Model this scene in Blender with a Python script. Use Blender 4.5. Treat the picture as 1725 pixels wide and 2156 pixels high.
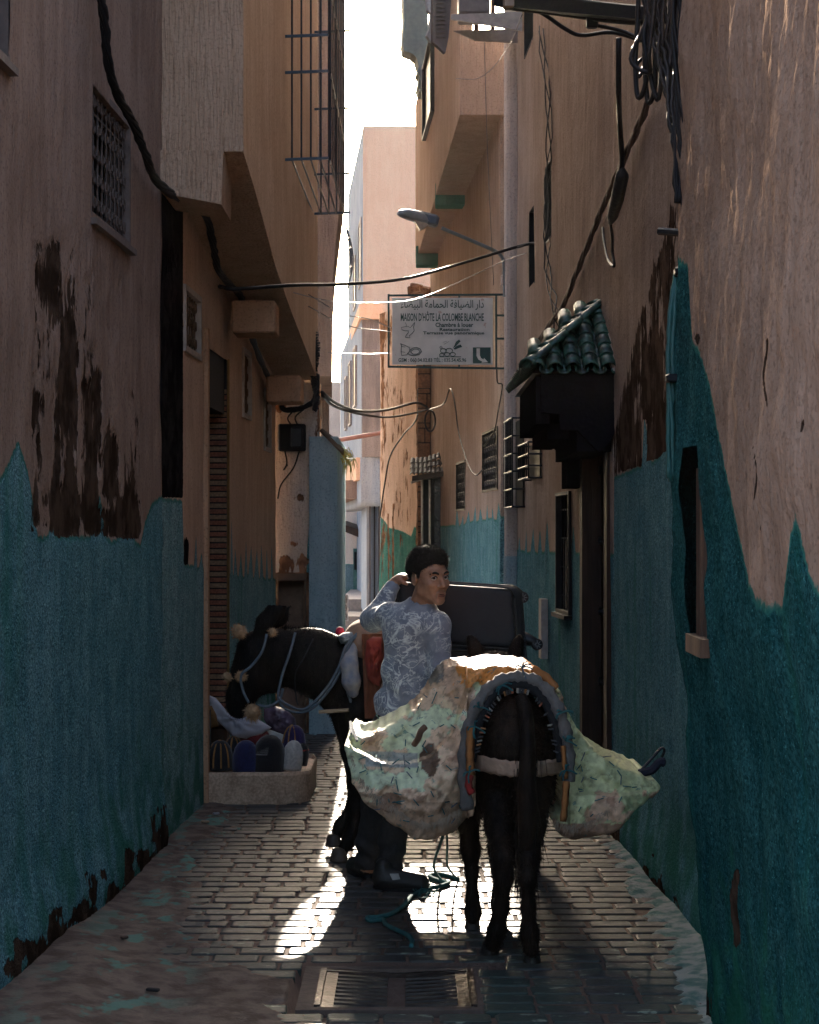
import bpy, math, random
import numpy as np
from mathutils import Vector, Matrix
random.seed(7); rng = np.random.default_rng(7)
S = bpy.context.scene
for o in list(bpy.data.objects): bpy.data.objects.remove(o)
COL = S.collection
# ------------------------------------------------------------ camera, sky, sun, exposure
# measuring frame: 1725 x 2156 units over the picture, focal length 4000 units, eye 1.70 m above the alley floor
FP, CX, HY, CH = 4000.0, 862.5, 1130.0, 1.70
cam = bpy.data.cameras.new('camera'); camo = bpy.data.objects.new('camera', cam); COL.objects.link(camo)
cam.sensor_fit = 'HORIZONTAL'; cam.sensor_width = 36; cam.lens = FP/1725*36
cam.shift_y = (HY-1078)/1725; cam.clip_end = 2000
camo.location = (0, 0, CH); camo.rotation_euler = (math.radians(90), 0, 0)
S.camera = camo
SUN_EL, SUN_AZ = math.radians(18.7), math.radians(1.3)      # ahead of the camera, a little to the left
W = bpy.data.worlds.new('World'); S.world = W; W.use_nodes = True
nt = W.node_tree; bg = nt.nodes['Background']; sky = nt.nodes.new('ShaderNodeTexSky')
sky.sky_type = 'NISHITA'; sky.sun_disc = False; sky.sun_elevation = SUN_EL; sky.sun_rotation = -SUN_AZ
sky.dust_density = 6.0; sky.air_density = 0.7; sky.ozone_density = 0.2
nt.links.new(sky.outputs[0], bg.inputs[0]); bg.inputs[1].default_value = 0.15
sl = bpy.data.lights.new('sun', 'SUN'); so = bpy.data.objects.new('sun', sl); COL.objects.link(so)
sl.energy = 5.0; sl.angle = math.radians(0.6); sl.color = (1.0, 0.87, 0.72)
sd = Vector((-math.sin(SUN_AZ)*math.cos(SUN_EL), math.cos(SUN_AZ)*math.cos(SUN_EL), math.sin(SUN_EL)))
so.rotation_euler = sd.to_track_quat('Z', 'Y').to_euler()
S.view_settings.view_transform = 'Standard'; S.view_settings.look = 'None'
S.view_settings.exposure = 2.25; S.view_settings.gamma = 1.0
S.render.engine = 'CYCLES'
try:
    S.cycles.max_bounces = 6; S.cycles.diffuse_bounces = 4; S.cycles.use_adaptive_sampling = True; S.cycles.adaptive_threshold = 0.02; S.cycles.use_denoising = True
    S.cycles.sample_clamp_indirect = 6
except Exception: pass
# ------------------------------------------------------------ helpers
def P(px, py, d): return Vector(((px-CX)*d/FP, d, CH-(py-HY)*d/FP))
def G(px, py): return P(px, py, CH*FP/(py-HY))
def thing(name, label, cat, loc=(0, 0, 0), group=None):
    o = bpy.data.objects.new(name, None); COL.objects.link(o); o.location = loc
    o.empty_display_size = .1
    return tag(o, label, cat, group)
def tag(o, label=None, cat=None, group=None, kind=None):
    for k, v in (('label', label), ('category', cat), ('group', group), ('kind', kind)):
        if v: o[k] = v
    return o
def world_of(o):
    m = Matrix.LocRotScale(o.location, o.rotation_euler, o.scale)
    return world_of(o.parent) @ o.matrix_parent_inverse @ m if o.parent else m
def adopt(o, parent):
    if parent is not None:
        o.parent = parent; o.matrix_parent_inverse = world_of(parent).inverted()
    return o
def obj_from(name, me, mat, parent=None):
    o = bpy.data.objects.new(name, me); COL.objects.link(o)
    if mat is not None:
        me.materials.clear(); me.materials.append(mat)
    return adopt(o, parent)
def mk_np(name, V, F, mat, parent=None, smooth=True, attrs=None, cols=None):
    """mesh from numpy: V n x 3, F list of (m x k) int arrays (k = 3 or 4)"""
    me = bpy.data.meshes.new(name)
    if not isinstance(F, (list, tuple)): F = [F]
    F = [np.asarray(f, np.int32) for f in F if len(f)]
    nl = sum(f.size for f in F); nf = sum(len(f) for f in F)
    me.vertices.add(len(V)); me.loops.add(nl); me.polygons.add(nf)
    me.vertices.foreach_set('co', np.asarray(V, np.float32).ravel())
    me.loops.foreach_set('vertex_index', np.concatenate([f.ravel() for f in F]))
    tot = np.concatenate([np.full(len(f), f.shape[1], np.int32) for f in F])
    me.polygons.foreach_set('loop_start', np.concatenate([[0], np.cumsum(tot)[:-1]]).astype(np.int32))
    me.polygons.foreach_set('loop_total', tot)
    me.polygons.foreach_set('use_smooth', np.full(nf, smooth, bool))
    me.update(calc_edges=True)
    for k, a in (attrs or {}).items():
        at = me.attributes.new(k, 'FLOAT', 'POINT'); at.data.foreach_set('value', np.asarray(a, np.float32).ravel())
    for k, a in (cols or {}).items():
        at = me.attributes.new(k, 'FLOAT_COLOR', 'POINT')
        c = np.ones((len(V), 4), np.float32); c[:, :3] = a; at.data.foreach_set('color', c.ravel())
    me.validate()
    return obj_from(name, me, mat, parent)
class MB:
    """collects shapes; build() links them as one mesh object"""
    def __init__(s): s.v = []; s.f = []
    def add(s, v, f):
        b = len(s.v); s.v += [tuple(x) for x in v]; s.f += [tuple(i+b for i in q) for q in f]; return s
    def hexa(s, q):   # 8 corners: bottom ring 0-3, top ring 4-7
        return s.add(q, [(3, 2, 1, 0), (4, 5, 6, 7), (0, 1, 5, 4), (1, 2, 6, 5), (2, 3, 7, 6), (3, 0, 4, 7)])
    def box(s, c, d, m=None):
        x, y, z = d[0]/2, d[1]/2, d[2]/2
        q = [Vector(p) for p in ((-x, -y, -z), (x, -y, -z), (x, y, -z), (-x, y, -z), (-x, -y, z), (x, -y, z), (x, y, z), (-x, y, z))]
        if m is not None: q = [m @ p for p in q]
        return s.hexa([p+Vector(c) for p in q])
    def bb(s, lo, hi): return s.box([(a+b)/2 for a, b in zip(lo, hi)], [abs(b-a) for a, b in zip(lo, hi)])
    def bevbox(s, c, d, b, m=None):
        x, y, z = d[0]/2, d[1]/2, d[2]/2; v = []; rings = []
        for zz, i in ((-z, b), (-z+b, 0), (z-b, 0), (z, b)):
            xx, yy = x-i, y-i
            r = [(-xx+b, -yy), (xx-b, -yy), (xx, -yy+b), (xx, yy-b), (xx-b, yy), (-xx+b, yy), (-xx, yy-b), (-xx, -yy+b)]
            rings.append([(p[0], p[1], zz) for p in r])
        for r in rings: v += r
        if m is not None: v = [m @ Vector(p) for p in v]
        f = [tuple(range(7, -1, -1)), tuple(range(24, 32))]
        for k in range(3):
            for i in range(8): f.append((k*8+i, k*8+(i+1) % 8, k*8+8+(i+1) % 8, k*8+8+i))
        return s.add([Vector(p)+Vector(c) for p in v], f)
    def beam(s, a, b, w, h, up=(0, 0, 1)):
        a, b = Vector(a), Vector(b); d = (b-a).normalized(); u = Vector(up)
        if abs(d.dot(u)) > .98: u = Vector((0, 1, 0))
        r = d.cross(u).normalized(); u = r.cross(d)
        q = [p+r*i*w/2+u*j*h/2 for p in (a, b) for i, j in ((-1, -1), (1, -1), (1, 1), (-1, 1))]
        return s.add(q, [(0, 1, 2, 3), (7, 6, 5, 4), (0, 4, 5, 1), (1, 5, 6, 2), (2, 6, 7, 3), (3, 7, 4, 0)])
    def tube(s, pts, r, n=6, cap=True):
        pts = [Vector(p) for p in pts]; m = len(pts); rs = r if isinstance(r, (list, tuple)) else [r]*m
        v = []; f = []; ref = None
        for i, p in enumerate(pts):
            d = (pts[min(i+1, m-1)]-pts[max(i-1, 0)])
            d = d.normalized() if d.length > 1e-9 else Vector((0, 0, 1))
            if ref is None: ref = d.orthogonal().normalized()
            ref = (ref-d*ref.dot(d)); ref = ref.normalized() if ref.length > 1e-6 else d.orthogonal().normalized()
            w = d.cross(ref)
            for k in range(n):
                a = 2*math.pi*k/n; v.append(p+(ref*math.cos(a)+w*math.sin(a))*rs[i])
        for i in range(m-1):
            for k in range(n): f.append((i*n+k, i*n+(k+1) % n, (i+1)*n+(k+1) % n, (i+1)*n+k))
        if cap: f += [tuple(range(n-1, -1, -1)), tuple(range((m-1)*n, m*n))]
        return s.add(v, f)
    def lathe(s, prof, c, axis=(0, 0, 1), n=16, sx=1.0, sy=1.0):
        q = Vector((0, 0, 1)).rotation_difference(Vector(axis)); v = []; f = []
        for r, z in prof:
            for k in range(n):
                a = 2*math.pi*k/n; v.append(Vector(c)+q @ Vector((r*math.cos(a)*sx, r*math.sin(a)*sy, z)))
        m = len(prof)
        for i in range(m-1):
            for k in range(n): f.append((i*n+k, i*n+(k+1) % n, (i+1)*n+(k+1) % n, (i+1)*n+k))
        f += [tuple(range(n-1, -1, -1)), tuple(range((m-1)*n, m*n))]
        return s.add(v, f)
    def prism(s, poly, a, b):   # poly: list of 3D points, swept from offset a to offset b
        n = len(poly); v = [Vector(p)+Vector(a) for p in poly]+[Vector(p)+Vector(b) for p in poly]
        f = [tuple(range(n-1, -1, -1)), tuple(range(n, 2*n))]+[(i, (i+1) % n, n+(i+1) % n, n+i) for i in range(n)]
        return s.add(v, f)
    def build(s, name, mat, parent=None, smooth=False):
        me = bpy.data.meshes.new(name); me.from_pydata([tuple(x) for x in s.v], [], s.f)
        if smooth:
            me.polygons.foreach_set('use_smooth', np.ones(len(me.polygons), bool))
        me.update(); return obj_from(name, me, mat, parent)
def bez(pts, n=8):
    """smooth Catmull-Rom curve through points"""
    pts = [Vector(p) for p in pts]; out = []
    q = [pts[0]*2-pts[1]]+pts+[pts[-1]*2-pts[-2]]
    for i in range(1, len(q)-2):
        a, b, c, d = q[i-1:i+3]
        for k in range(n):
            t = k/n
            out.append(.5*((2*b)+(c-a)*t+(2*a-5*b+4*c-d)*t*t+(3*b-a-3*c+d)*t**3))
    return out+[pts[-1]]
# value noise in numpy
def _h(i, j, k, seed):
    n = (i.astype(np.int64)*374761393+j.astype(np.int64)*668265263+k.astype(np.int64)*2147483647+seed*974711) & 0xffffffff
    n = ((n ^ (n >> 13))*1274126177) & 0xffffffff
    n = ((n ^ (n >> 16))*2246822519) & 0xffffffff
    return ((n ^ (n >> 15)) & 0xffff)/65535.0
def vn(x, y, z=None, seed=0):
    x = np.asarray(x, float); y = np.asarray(y, float); z = np.zeros_like(x) if z is None else np.asarray(z, float)
    xi, yi, zi = np.floor(x), np.floor(y), np.floor(z); u, v, w = x-xi, y-yi, z-zi
    u, v, w = u*u*(3-2*u), v*v*(3-2*v), w*w*(3-2*w); r = 0
    for a in (0, 1):
        for b in (0, 1):
            for c in (0, 1):
                r = r+_h(xi+a, yi+b, zi+c, seed)*(u if a else 1-u)*(v if b else 1-v)*(w if c else 1-w)
    return r*2-1
def fbm(x, y, z=None, seed=0, oct=4):
    r = 0; a = .5; x = np.asarray(x, float); y = np.asarray(y, float)
    for o in range(oct):
        r = r+a*vn(x*2**o, y*2**o, None if z is None else np.asarray(z)*2**o, seed+o*17); a *= .5
    return r
def sstep(a, b, x):
    t = np.clip((x-a)/(b-a), 0, 1); return t*t*(3-2*t)
# ------------------------------------------------------------ materials
def newmat(name):
    m = bpy.data.materials.new(name); m.use_nodes = True
    return m, m.node_tree, m.node_tree.nodes['Principled BSDF']
class N:
    def __init__(s, nt): s.t = nt
    def __call__(s, typ, ins=None, **kw):
        n = s.t.nodes.new('ShaderNode'+typ)
        for k, v in kw.items(): setattr(n, k, v)
        for k, v in (ins or {}).items(): s.put(n.inputs[k], v)
        return n
    def put(s, sock, v):
        if isinstance(v, bpy.types.NodeSocket): s.t.links.new(v, sock)
        elif isinstance(v, bpy.types.Node): s.t.links.new(v.outputs[0], sock)
        else: sock.default_value = v
    def math(s, op, a, b=None, c=None, clamp=False):
        n = s('Math', operation=op, use_clamp=clamp); s.put(n.inputs[0], a)
        if b is not None: s.put(n.inputs[1], b)
        if c is not None: s.put(n.inputs[2], c)
        return n.outputs[0]
    def mix(s, f, a, b, blend='MIX'):
        n = s('Mix', data_type='RGBA', blend_type=blend); s.put(n.inputs[0], f); s.put(n.inputs[6], a); s.put(n.inputs[7], b)
        return n.outputs[2]
    def noise(s, vec, scale, detail=4, rough=.55, dist=0):
        return s('TexNoise', {'Vector': vec, 'Scale': scale, 'Detail': min(detail, 3.5), 'Roughness': rough, 'Distortion': dist}).outputs[0]
    def ramp(s, v, lo, hi):
        return s('MapRange', {0: v, 1: lo, 2: hi, 3: 0., 4: 1.}, interpolation_type='SMOOTHSTEP').outputs[0]
    def obj(s): return s('TexCoord').outputs['Object']
    def pos(s): return s('NewGeometry').outputs['Position']
    def scaled(s, vec, sc):
        n = s('Mapping'); s.put(n.inputs[0], vec); n.inputs['Scale'].default_value = sc; return n.outputs[0]
    def attr(s, name): return s('Attribute', attribute_name=name)
def rgb(*c): return (*c, 1.0) if len(c) == 3 else tuple(c)
def simple(name, c, rough=.6, metal=0., var=.25, scale=20, bump=0., spec=.5, c2=None, bscale=None, stretch=(1, 1, 1), sheen=0, rvar=0):
    m, t, b = newmat(name); n = N(t); v = n.scaled(n.obj(), stretch)
    nz = n.noise(v, scale, 5); big = n.noise(v, scale*.17, 3)
    f = n.ramp(n.math('ADD', n.math('MULTIPLY', nz, .6), n.math('MULTIPLY', big, .4)), .3, .7)
    c2 = c2 or tuple(x*(1-var) for x in c)
    hi = tuple(min(1, x*(1+var*.6)) for x in c)
    b.inputs['Base Color'].default_value = rgb(*c)
    t.links.new(n.mix(f, rgb(*c2), rgb(*hi)), b.inputs['Base Color'])
    b.inputs['Roughness'].default_value = rough; b.inputs['Metallic'].default_value = metal
    b.inputs['Specular IOR Level'].default_value = spec
    if rvar: t.links.new(n.math('ADD', rough-rvar/2, n.math('MULTIPLY', nz, rvar)), b.inputs['Roughness'])
    if sheen: b.inputs['Sheen Weight'].default_value = sheen
    if bump:
        bn = n('Bump', {'Strength': min(1, bump), 'Distance': .01, 'Height': n.noise(v, bscale or scale*2, 6)})
        t.links.new(bn.outputs[0], b.inputs['Normal'])
    return m
def flat(name, c, rough=.5, metal=0., spec=.5):
    return simple(name, c, rough, metal, var=.12, scale=35, spec=spec)
# ------------------------------------------------------------ wall materials
def plaster(name, c1, c2, t1=(.115, .335, .350), t2=(.23, .50, .52), st=(.042, .028, .020), edge=(.05, .22, .18), scr=.35, stuc=.6, rough=.85):
    """plaster with blue-green paint where the 'teal' attribute is above 0 and bare brown patches where 'stain' passes 1/2"""
    m, t, b = newmat(name); n = N(t); p = n.pos()
    ver = n.scaled(p, (1, 1, .12))
    big = n.noise(p, 1.6, 4); mid = n.noise(p, 7, 5); fine = n.noise(p, 60, 5); strk = n.noise(ver, 9, 5)
    base = n.mix(n.ramp(n.math('ADD', n.math('MULTIPLY', big, .5), n.math('MULTIPLY', strk, .5)), .34, .66), rgb(*c1), rgb(*c2))
    base = n.mix(n.math('MULTIPLY', n.ramp(fine, .50, .70), .5), base, rgb(*[x*.5 for x in c1])); base = n.mix(n.math('MULTIPLY', n.ramp(n.noise(n.scaled(p, (1, 1, .08)), 48, 5, .7), .55, .72), .35*min(1, scr+.3)), base, rgb(*[x*.42 for x in c1]))  # fine dark flecks in the colour stand in for shading of the relief
    cells = n.ramp(n.noise(p, 75, 5, .7), .42, .60)  # speckle in the paint colour stands in for light and shade on stucco relief
    tl = n.mix(n.ramp(n.math('ADD', n.math('MULTIPLY', mid, .55), n.math('MULTIPLY', strk, .45)), .36, .64), rgb(*t1), rgb(*t2))
    tl = n.mix(n.math('MULTIPLY', cells, .75), tl, rgb(*[x*.38 for x in t1])); tl = n.mix(n.math('MULTIPLY', n.ramp(n.noise(p, 90, 3, .7), .58, .70), .7), tl, rgb(*[min(1, x*2.2) for x in t2]))
    green = n.ramp(n.noise(ver, 3.1, 4), .56, .72)
    tl = n.mix(n.math('MULTIPLY', green, .42), tl, rgb(.035, .21, .135))
    zz_ = n('SeparateXYZ', {0: p}).outputs[2]; alg = n.math('MULTIPLY', n.ramp(n.math('ADD', n.math('MULTIPLY', zz_, -1.), n.math('MULTIPLY', n.noise(ver, 6, 3), 1.1)), -.25, .45), n.ramp(n.noise(p, 3.7, 3), .40, .60))
    tl = n.mix(n.math('MULTIPLY', alg, .7), tl, rgb(.030, .165, .095))
    ta = n.math('SUBTRACT', n.attr('teal').outputs['Fac'], 5.)
    j = n.math('MULTIPLY', n.math('SUBTRACT', n.noise(p, 38, 5), .5), .05)
    ts = n.math('ADD', ta, j)
    mt = n.ramp(ts, -.006, .006)
    col = n.mix(mt, base, tl)
    e1 = n.math('MULTIPLY', n.ramp(ts, -.014, -.002), n.math('SUBTRACT', 1., n.ramp(ts, .004, .022)))
    col = n.mix(n.math('MULTIPLY', e1, .8), col, rgb(*edge))
    sa = n.attr('stain').outputs['Fac']
    sj = n.math('MULTIPLY', n.math('SUBTRACT', n.noise(n.scaled(p, (1, 1, .22)), 24, 6, .65), .5), .9)
    ms = n.ramp(n.math('ADD', sa, sj), .47, .54)
    stc = n.mix(n.ramp(mid, .4, .62), rgb(*st), rgb(*[x*2.3 for x in st]))
    col = n.mix(ms, col, stc)
    t.links.new(col, b.inputs['Base Color'])
    b.inputs['Roughness'].default_value = rough; b.inputs['Specular IOR Level'].default_value = 0.
    h1 = n.noise(n.scaled(p, (1, 1, .10)), 55, 4)
    h2 = n.noise(p, 80, 3, .6)
    hh = n.math('ADD', n.math('MULTIPLY', n.math('SUBTRACT', 1., mt), n.math('MULTIPLY', h1, scr)), n.math('MULTIPLY', h2, n.math('ADD', .18, n.math('MULTIPLY', mt, stuc))))
    hh = n.math('SUBTRACT', n.math('ADD', hh, n.math('MULTIPLY', mid, .5)), n.math('MULTIPLY', ms, .35))
    bp = n('Bump', {'Strength': 1., 'Distance': .03, 'Height': hh}); t.links.new(bp.outputs[0], b.inputs['Normal'])
    return m
PEACH = ((.31, .235, .188), (.43, .338, .278))
M_pl = plaster('plaster_peach', *PEACH)
M_pl1 = plaster('plaster_greypeach', (.29, .205, .16), (.41, .30, .24), scr=.8, t1=(.115, .30, .345), t2=(.23, .455, .51))
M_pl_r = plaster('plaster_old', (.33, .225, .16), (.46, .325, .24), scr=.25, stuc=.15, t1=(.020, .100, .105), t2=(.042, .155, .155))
M_orange = plaster('plaster_orange', (.43, .245, .145), (.55, .33, .20))
M_white = plaster('plaster_white', (.50, .42, .35), (.62, .53, .45), st=(.16, .08, .045))
M_flake = plaster('plaster_flaking', (.58, .42, .30), (.74, .56, .42), st=(.12, .065, .035), t1=(.06, .22, .18), t2=(.11, .32, .27))
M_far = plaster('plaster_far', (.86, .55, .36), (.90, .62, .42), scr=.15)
M_blue = plaster('plaster_blue', (.27, .39, .42), (.40, .52, .55), stuc=.3, scr=.1)
M_plr = plaster('plaster_peach_blue', *PEACH, t1=(.115, .30, .35), t2=(.22, .44, .49))
M_bgrey = plaster('plaster_bluegrey', (.30, .34, .37), (.40, .44, .47))
M_rgh = plaster('roughcast_grey', (.20, .17, .155), (.34, .29, .26), scr=.8)
M_pale = plaster('plaster_pale', (.52, .44, .38), (.66, .58, .51))
M_tealblk = plaster('teal_block', (.05, .17, .15), (.09, .23, .20))
M_iron = simple('iron_dark', (.018, .022, .028), .45, .6, bump=.2)
M_ironb = simple('iron_blue', (.03, .045, .06), .4, .5, bump=.2)
M_black = simple('black_paint', (.010, .010, .012), .6, bump=.15, spec=.2)
M_glass, _t, _b = newmat('glass_dark'); _b.inputs['Base Color'].default_value = (.010, .012, .014, 1); _b.inputs['Roughness'].default_value = .45; _b.inputs['Specular IOR Level'].default_value = .02
M_frame = simple('frame_grey', (.27, .24, .22), .7, bump=.3)
M_wood = simple('wood_dark', (.045, .022, .013), .5, c2=(.014, .008, .006), stretch=(1, 1, .08), scale=30, bump=.4, spec=.2)
M_cable = simple('cable_black', (.012, .012, .013), .5, bump=.1, spec=.25)
M_grille = simple('grille_grey', (.20, .17, .15), .6, .2)
# ------------------------------------------------------------ wall builder
class Wall:
    def __init__(s, A, B, toward=None):
        s.A, s.B = Vector(A).to_2d() if len(A) > 2 else Vector(A), Vector(B)
        s.L = (s.B-s.A).length; s.d = (s.B-s.A)/s.L
        n = Vector((-s.d.y, s.d.x)); mid = (s.A+s.B)/2; tg = Vector(toward or (0, mid.y-2))-mid
        s.n = n if n.dot(tg) > 0 else -n
    def u(s, px):      # distance along the wall where the sight line of column px meets it
        k = (px-CX)/FP      # X = k*Y
        return (k*s.A.y-s.A.x)/(s.d.x-k*s.d.y)
    def p(s, u, z, off=0.):
        q = s.A+s.d*u+s.n*off; return Vector((q.x, q.y, z))
    def Y(s, u): return (s.A+s.d*u).y
    def z(s, px, py): return CH-(py-HY)*s.Y(s.u(px))/FP
    def pt(s, px, py, off=0.): return s.p(s.u(px), s.z(px, py), off)
def build_wall(name, w, z0, z1, mat, parent=None, du=.03, dz=.03, teal=None, stain=None, disp=None, holes=(), thick=.3, u0=0., u1=None):
    u1 = w.L if u1 is None else u1
    hs = []
    for (a, b, zt, zb) in holes: hs.append((min(a, b), max(a, b), min(zt, zb), max(zt, zb)))
    us = np.linspace(u0, u1, max(2, int((u1-u0)/du)+1)); zs = np.linspace(z0, z1, max(2, int((z1-z0)/dz)+1))
    for (a, b, c, d) in hs:      # snap grid lines onto opening edges
        for e in (a, b):
            if u0 < e < u1: us[np.argmin(abs(us-e))] = e
        for e in (c, d):
            if z0 < e < z1: zs[np.argmin(abs(zs-e))] = e
    U, Z = np.meshgrid(us, zs, indexing='ij')
    X = w.A.x+w.d.x*U; Y = w.A.y+w.d.y*U
    px = CX+FP*X/Y; py = HY+FP*(CH-Z)/Y
    D = np.zeros_like(U) if disp is None else disp(U, Z, px, py, Y)
    px = CX+FP*(X+w.n.x*D)/(Y+w.n.y*D); py = HY+FP*(CH-Z)/(Y+w.n.y*D)
    ta = np.full_like(U, -1.) if teal is None else teal(px, py, Y, U, Z)
    sa = np.zeros_like(U) if stain is None else stain(px, py, Y, U, Z)
    V = np.stack([X+w.n.x*D, Y+w.n.y*D, Z], -1).reshape(-1, 3)
    nu, nz = len(us), len(zs); idx = np.arange(nu*nz).reshape(nu, nz)
    q = np.stack([idx[:-1, :-1], idx[1:, :-1], idx[1:, 1:], idx[:-1, 1:]], -1).reshape(-1, 4)
    uc = ((us[:-1]+us[1:])/2)[:, None]+np.zeros((1, nz-1)); zc = np.zeros((nu-1, 1))+((zs[:-1]+zs[1:])/2)[None, :]
    keep = np.ones(uc.shape, bool)
    for (a, b, c, d) in hs: keep &= ~((uc > a) & (uc < b) & (zc > c) & (zc < d))
    q = q[keep.ravel()]
    loop = np.concatenate([idx[:, 0], idx[-1, 1:], idx[-2::-1, -1], idx[0, -2:0:-1]])
    nb = len(loop); Vb = V[loop].copy(); Vb[:, 0] -= w.n.x*thick; Vb[:, 1] -= w.n.y*thick
    o = len(V); k = np.arange(nb); k2 = (k+1) % nb
    skirt = np.stack([loop[k], o+k, o+k2, loop[k2]], -1)
    cen = Vb.mean(0, keepdims=True); V = np.concatenate([V, Vb, cen]); tri = np.stack([np.full(nb, o+nb), o+k2, o+k], -1)
    flip = w.d.cross(w.n) > 0
    if flip: q = q[:, ::-1]; skirt = skirt[:, ::-1]; tri = tri[:, ::-1]
    ta = np.concatenate([ta.ravel(), ta.ravel()[loop], [-1]]); sa = np.concatenate([sa.ravel(), sa.ravel()[loop], [0]])
    return mk_np(name, V, [q, skirt, tri], mat, parent, True, {'teal': ta+5., 'stain': sa})
def edge_teal(pts):
    xs, ys = np.array(pts, float).T
    return lambda px, py, Y, U, Z: (py-np.interp(px, xs, ys))*Y/FP
def spikes(base, tips, w=5):
    """points of a painted edge at height base (list of px,py) with tall thin drips at tips (px, py)"""
    bx, by = np.array(base, float).T; out = [tuple(p) for p in base]
    for x, y in tips:
        b = float(np.interp(x, bx, by)); q = w*random.uniform(.55, 1.35); y = y+(b-y)*random.uniform(-.25, .35); out += [(x-q, b+random.uniform(-3, 5)), (x+random.uniform(-1.5, 1.5), y), (x+q, b+random.uniform(-3, 5))]
    return sorted(out)
def opening(w, px0, px1, pyt, pyb):
    """rectangle in a wall: (u0, u1, ztop, zbot), pyt / pyb measured at the middle column"""
    m = (px0+px1)/2; return (w.u(px0), w.u(px1), w.z(m, pyt), w.z(m, pyb))
def window(w, hole, parent, depth=.10, fw=.05, mat=None, bars=0, rails=0, proud=.015, scroll=False, barmat=None, sill=True, name='window', pane=M_glass, br=.006):
    a, b, zt, zb = hole; a, b = min(a, b), max(a, b)
    mat = mat or M_frame; m = MB()
    def bx(u0, u1, z0, z1, o0, o1, mm=m): mm.hexa([w.p(u, z, o) for z in (z0, z1) for u, o in ((u0, o0), (u1, o0), (u1, o1), (u0, o1))])
    bx(a-fw, a+.003, zb-fw, zt+fw, -depth-.02, proud); bx(b-.003, b+fw, zb-fw, zt+fw, -depth-.02, proud)
    bx(a+.003, b-.003, zt-.003, zt+fw, -depth-.02, proud); bx(a+.003, b-.003, zb-fw, zb+.003, -depth-.02, proud)
    root = m.build(name, mat, parent)
    g = MB(); bx(a-.01, b+.01, zb-.01, zt+.01, -depth-.015, -depth, g); g.build('pane', pane, root)
    if sill:
        g = MB(); bx(a-fw*1.2, b+fw*1.2, zb-fw-.03, zb-fw-.002, -.02, proud+.03, g); g.build('sill', mat, root)
    bm = barmat or M_iron
    for i in range(bars):
        u = a+(b-a)*(i+.5)/bars; g = MB(); g.tube([w.p(u, zb+.002, -.02), w.p(u, zt-.002, -.02)], br, 5); g.build('bar', bm, root)
    for i in range(rails):
        z = zb+(zt-zb)*(i+.5)/rails; g = MB(); bx(a+.004, b-.004, z-br, z+br, -.03, -.02, g); g.build('rail', bm, root)
    if scroll:
        g = MB(); nsc = max(3, int((zt-zb)/.10)); nuu = max(2, int((b-a)/.09))
        for i in range(nuu):
            for j in range(nsc):
                cu = a+(b-a)*(i+.5)/nuu; cz = zb+(zt-zb)*(j+.5)/nsc; s = 1 if (i+j) % 2 else -1
                pts = [w.p(cu+s*.032*math.cos(t*.9)*(1-t/9), cz+.045*math.sin(t*.9)*(1-t/9), -.012) for t in range(8)]
                g.tube(pts, .0055, 4)
        tag(g.build('scrollwork', bm, root), kind='stuff')
    return root
# ------------------------------------------------------------ ground
def ground_z(x, y): return 0.0
M_dirt = simple('dirt', (.115, .075, .057), .95, var=.35, scale=14, bump=.8, bscale=45, c2=(.10, .062, .046))
gx = np.linspace(-1.75, 1.45, 65); gy = np.concatenate([np.linspace(3., 20, 120), np.linspace(20.5, 60, 40)])
GX, GY = np.meshgrid(gx, gy, indexing='ij')
idx = np.arange(GX.size).reshape(GX.shape)
gq = np.stack([idx[:-1, :-1], idx[1:, :-1], idx[1:, 1:], idx[:-1, 1:]], -1).reshape(-1, 4)
def bank(x, y):
    """earth and mortar swept up against the walls and over the first stones"""
    xl = np.interp(y, [3, 7.2, 8.5, 10, 11.8, 12.6, 20], [-.55, -.55, -.98, -1.12, -1.08, -1.5, -1.8])
    l = np.clip((xl-x)/.45, -1.2, 1.4)
    near = np.minimum(np.clip((7.42-y)/.5, -1.2, 1.), np.clip((-.36-x)/.3, -1.2, 1))
    xr = np.interp(y, [3, 7.2, 9, 11, 14], [.98, 1.00, 1.06, 1.14, 1.4]); r = np.clip((x-xr)/.20, -1.2, 1.2)
    n = fbm(x*4.5, y*4.5, seed=3)*1.0+fbm(x*16, y*16, seed=5)*.5
    f = np.maximum(np.maximum(l*1.0, near*.7), r*.9)
    dr = (x > -.45) & (x < .35) & (y > 6.75) & (y < 7.6); z = -.030+.044*sstep(-.45, .35, f+n*.5)+.07*np.clip(f-.5, 0, 1)**1.5+n*.006; return np.where(dr, -.16, z)
GZ = np.where((GX > -.42) & (GX < .32) & (GY > 6.78) & (GY < 7.56), -.14, .003)+0*GX
ground = tag(mk_np('ground', np.stack([GX, GY, GZ-.004], -1).reshape(-1, 3), gq, M_dirt, None, True), kind='structure')
big = MB(); big.add([(-400, -50, -.35), (400, -50, -.35), (400, 900, -.35), (-400, 900, -.35)], [(0, 1, 2, 3)])
tag(big.build('terrain', M_dirt), kind='structure')
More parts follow.
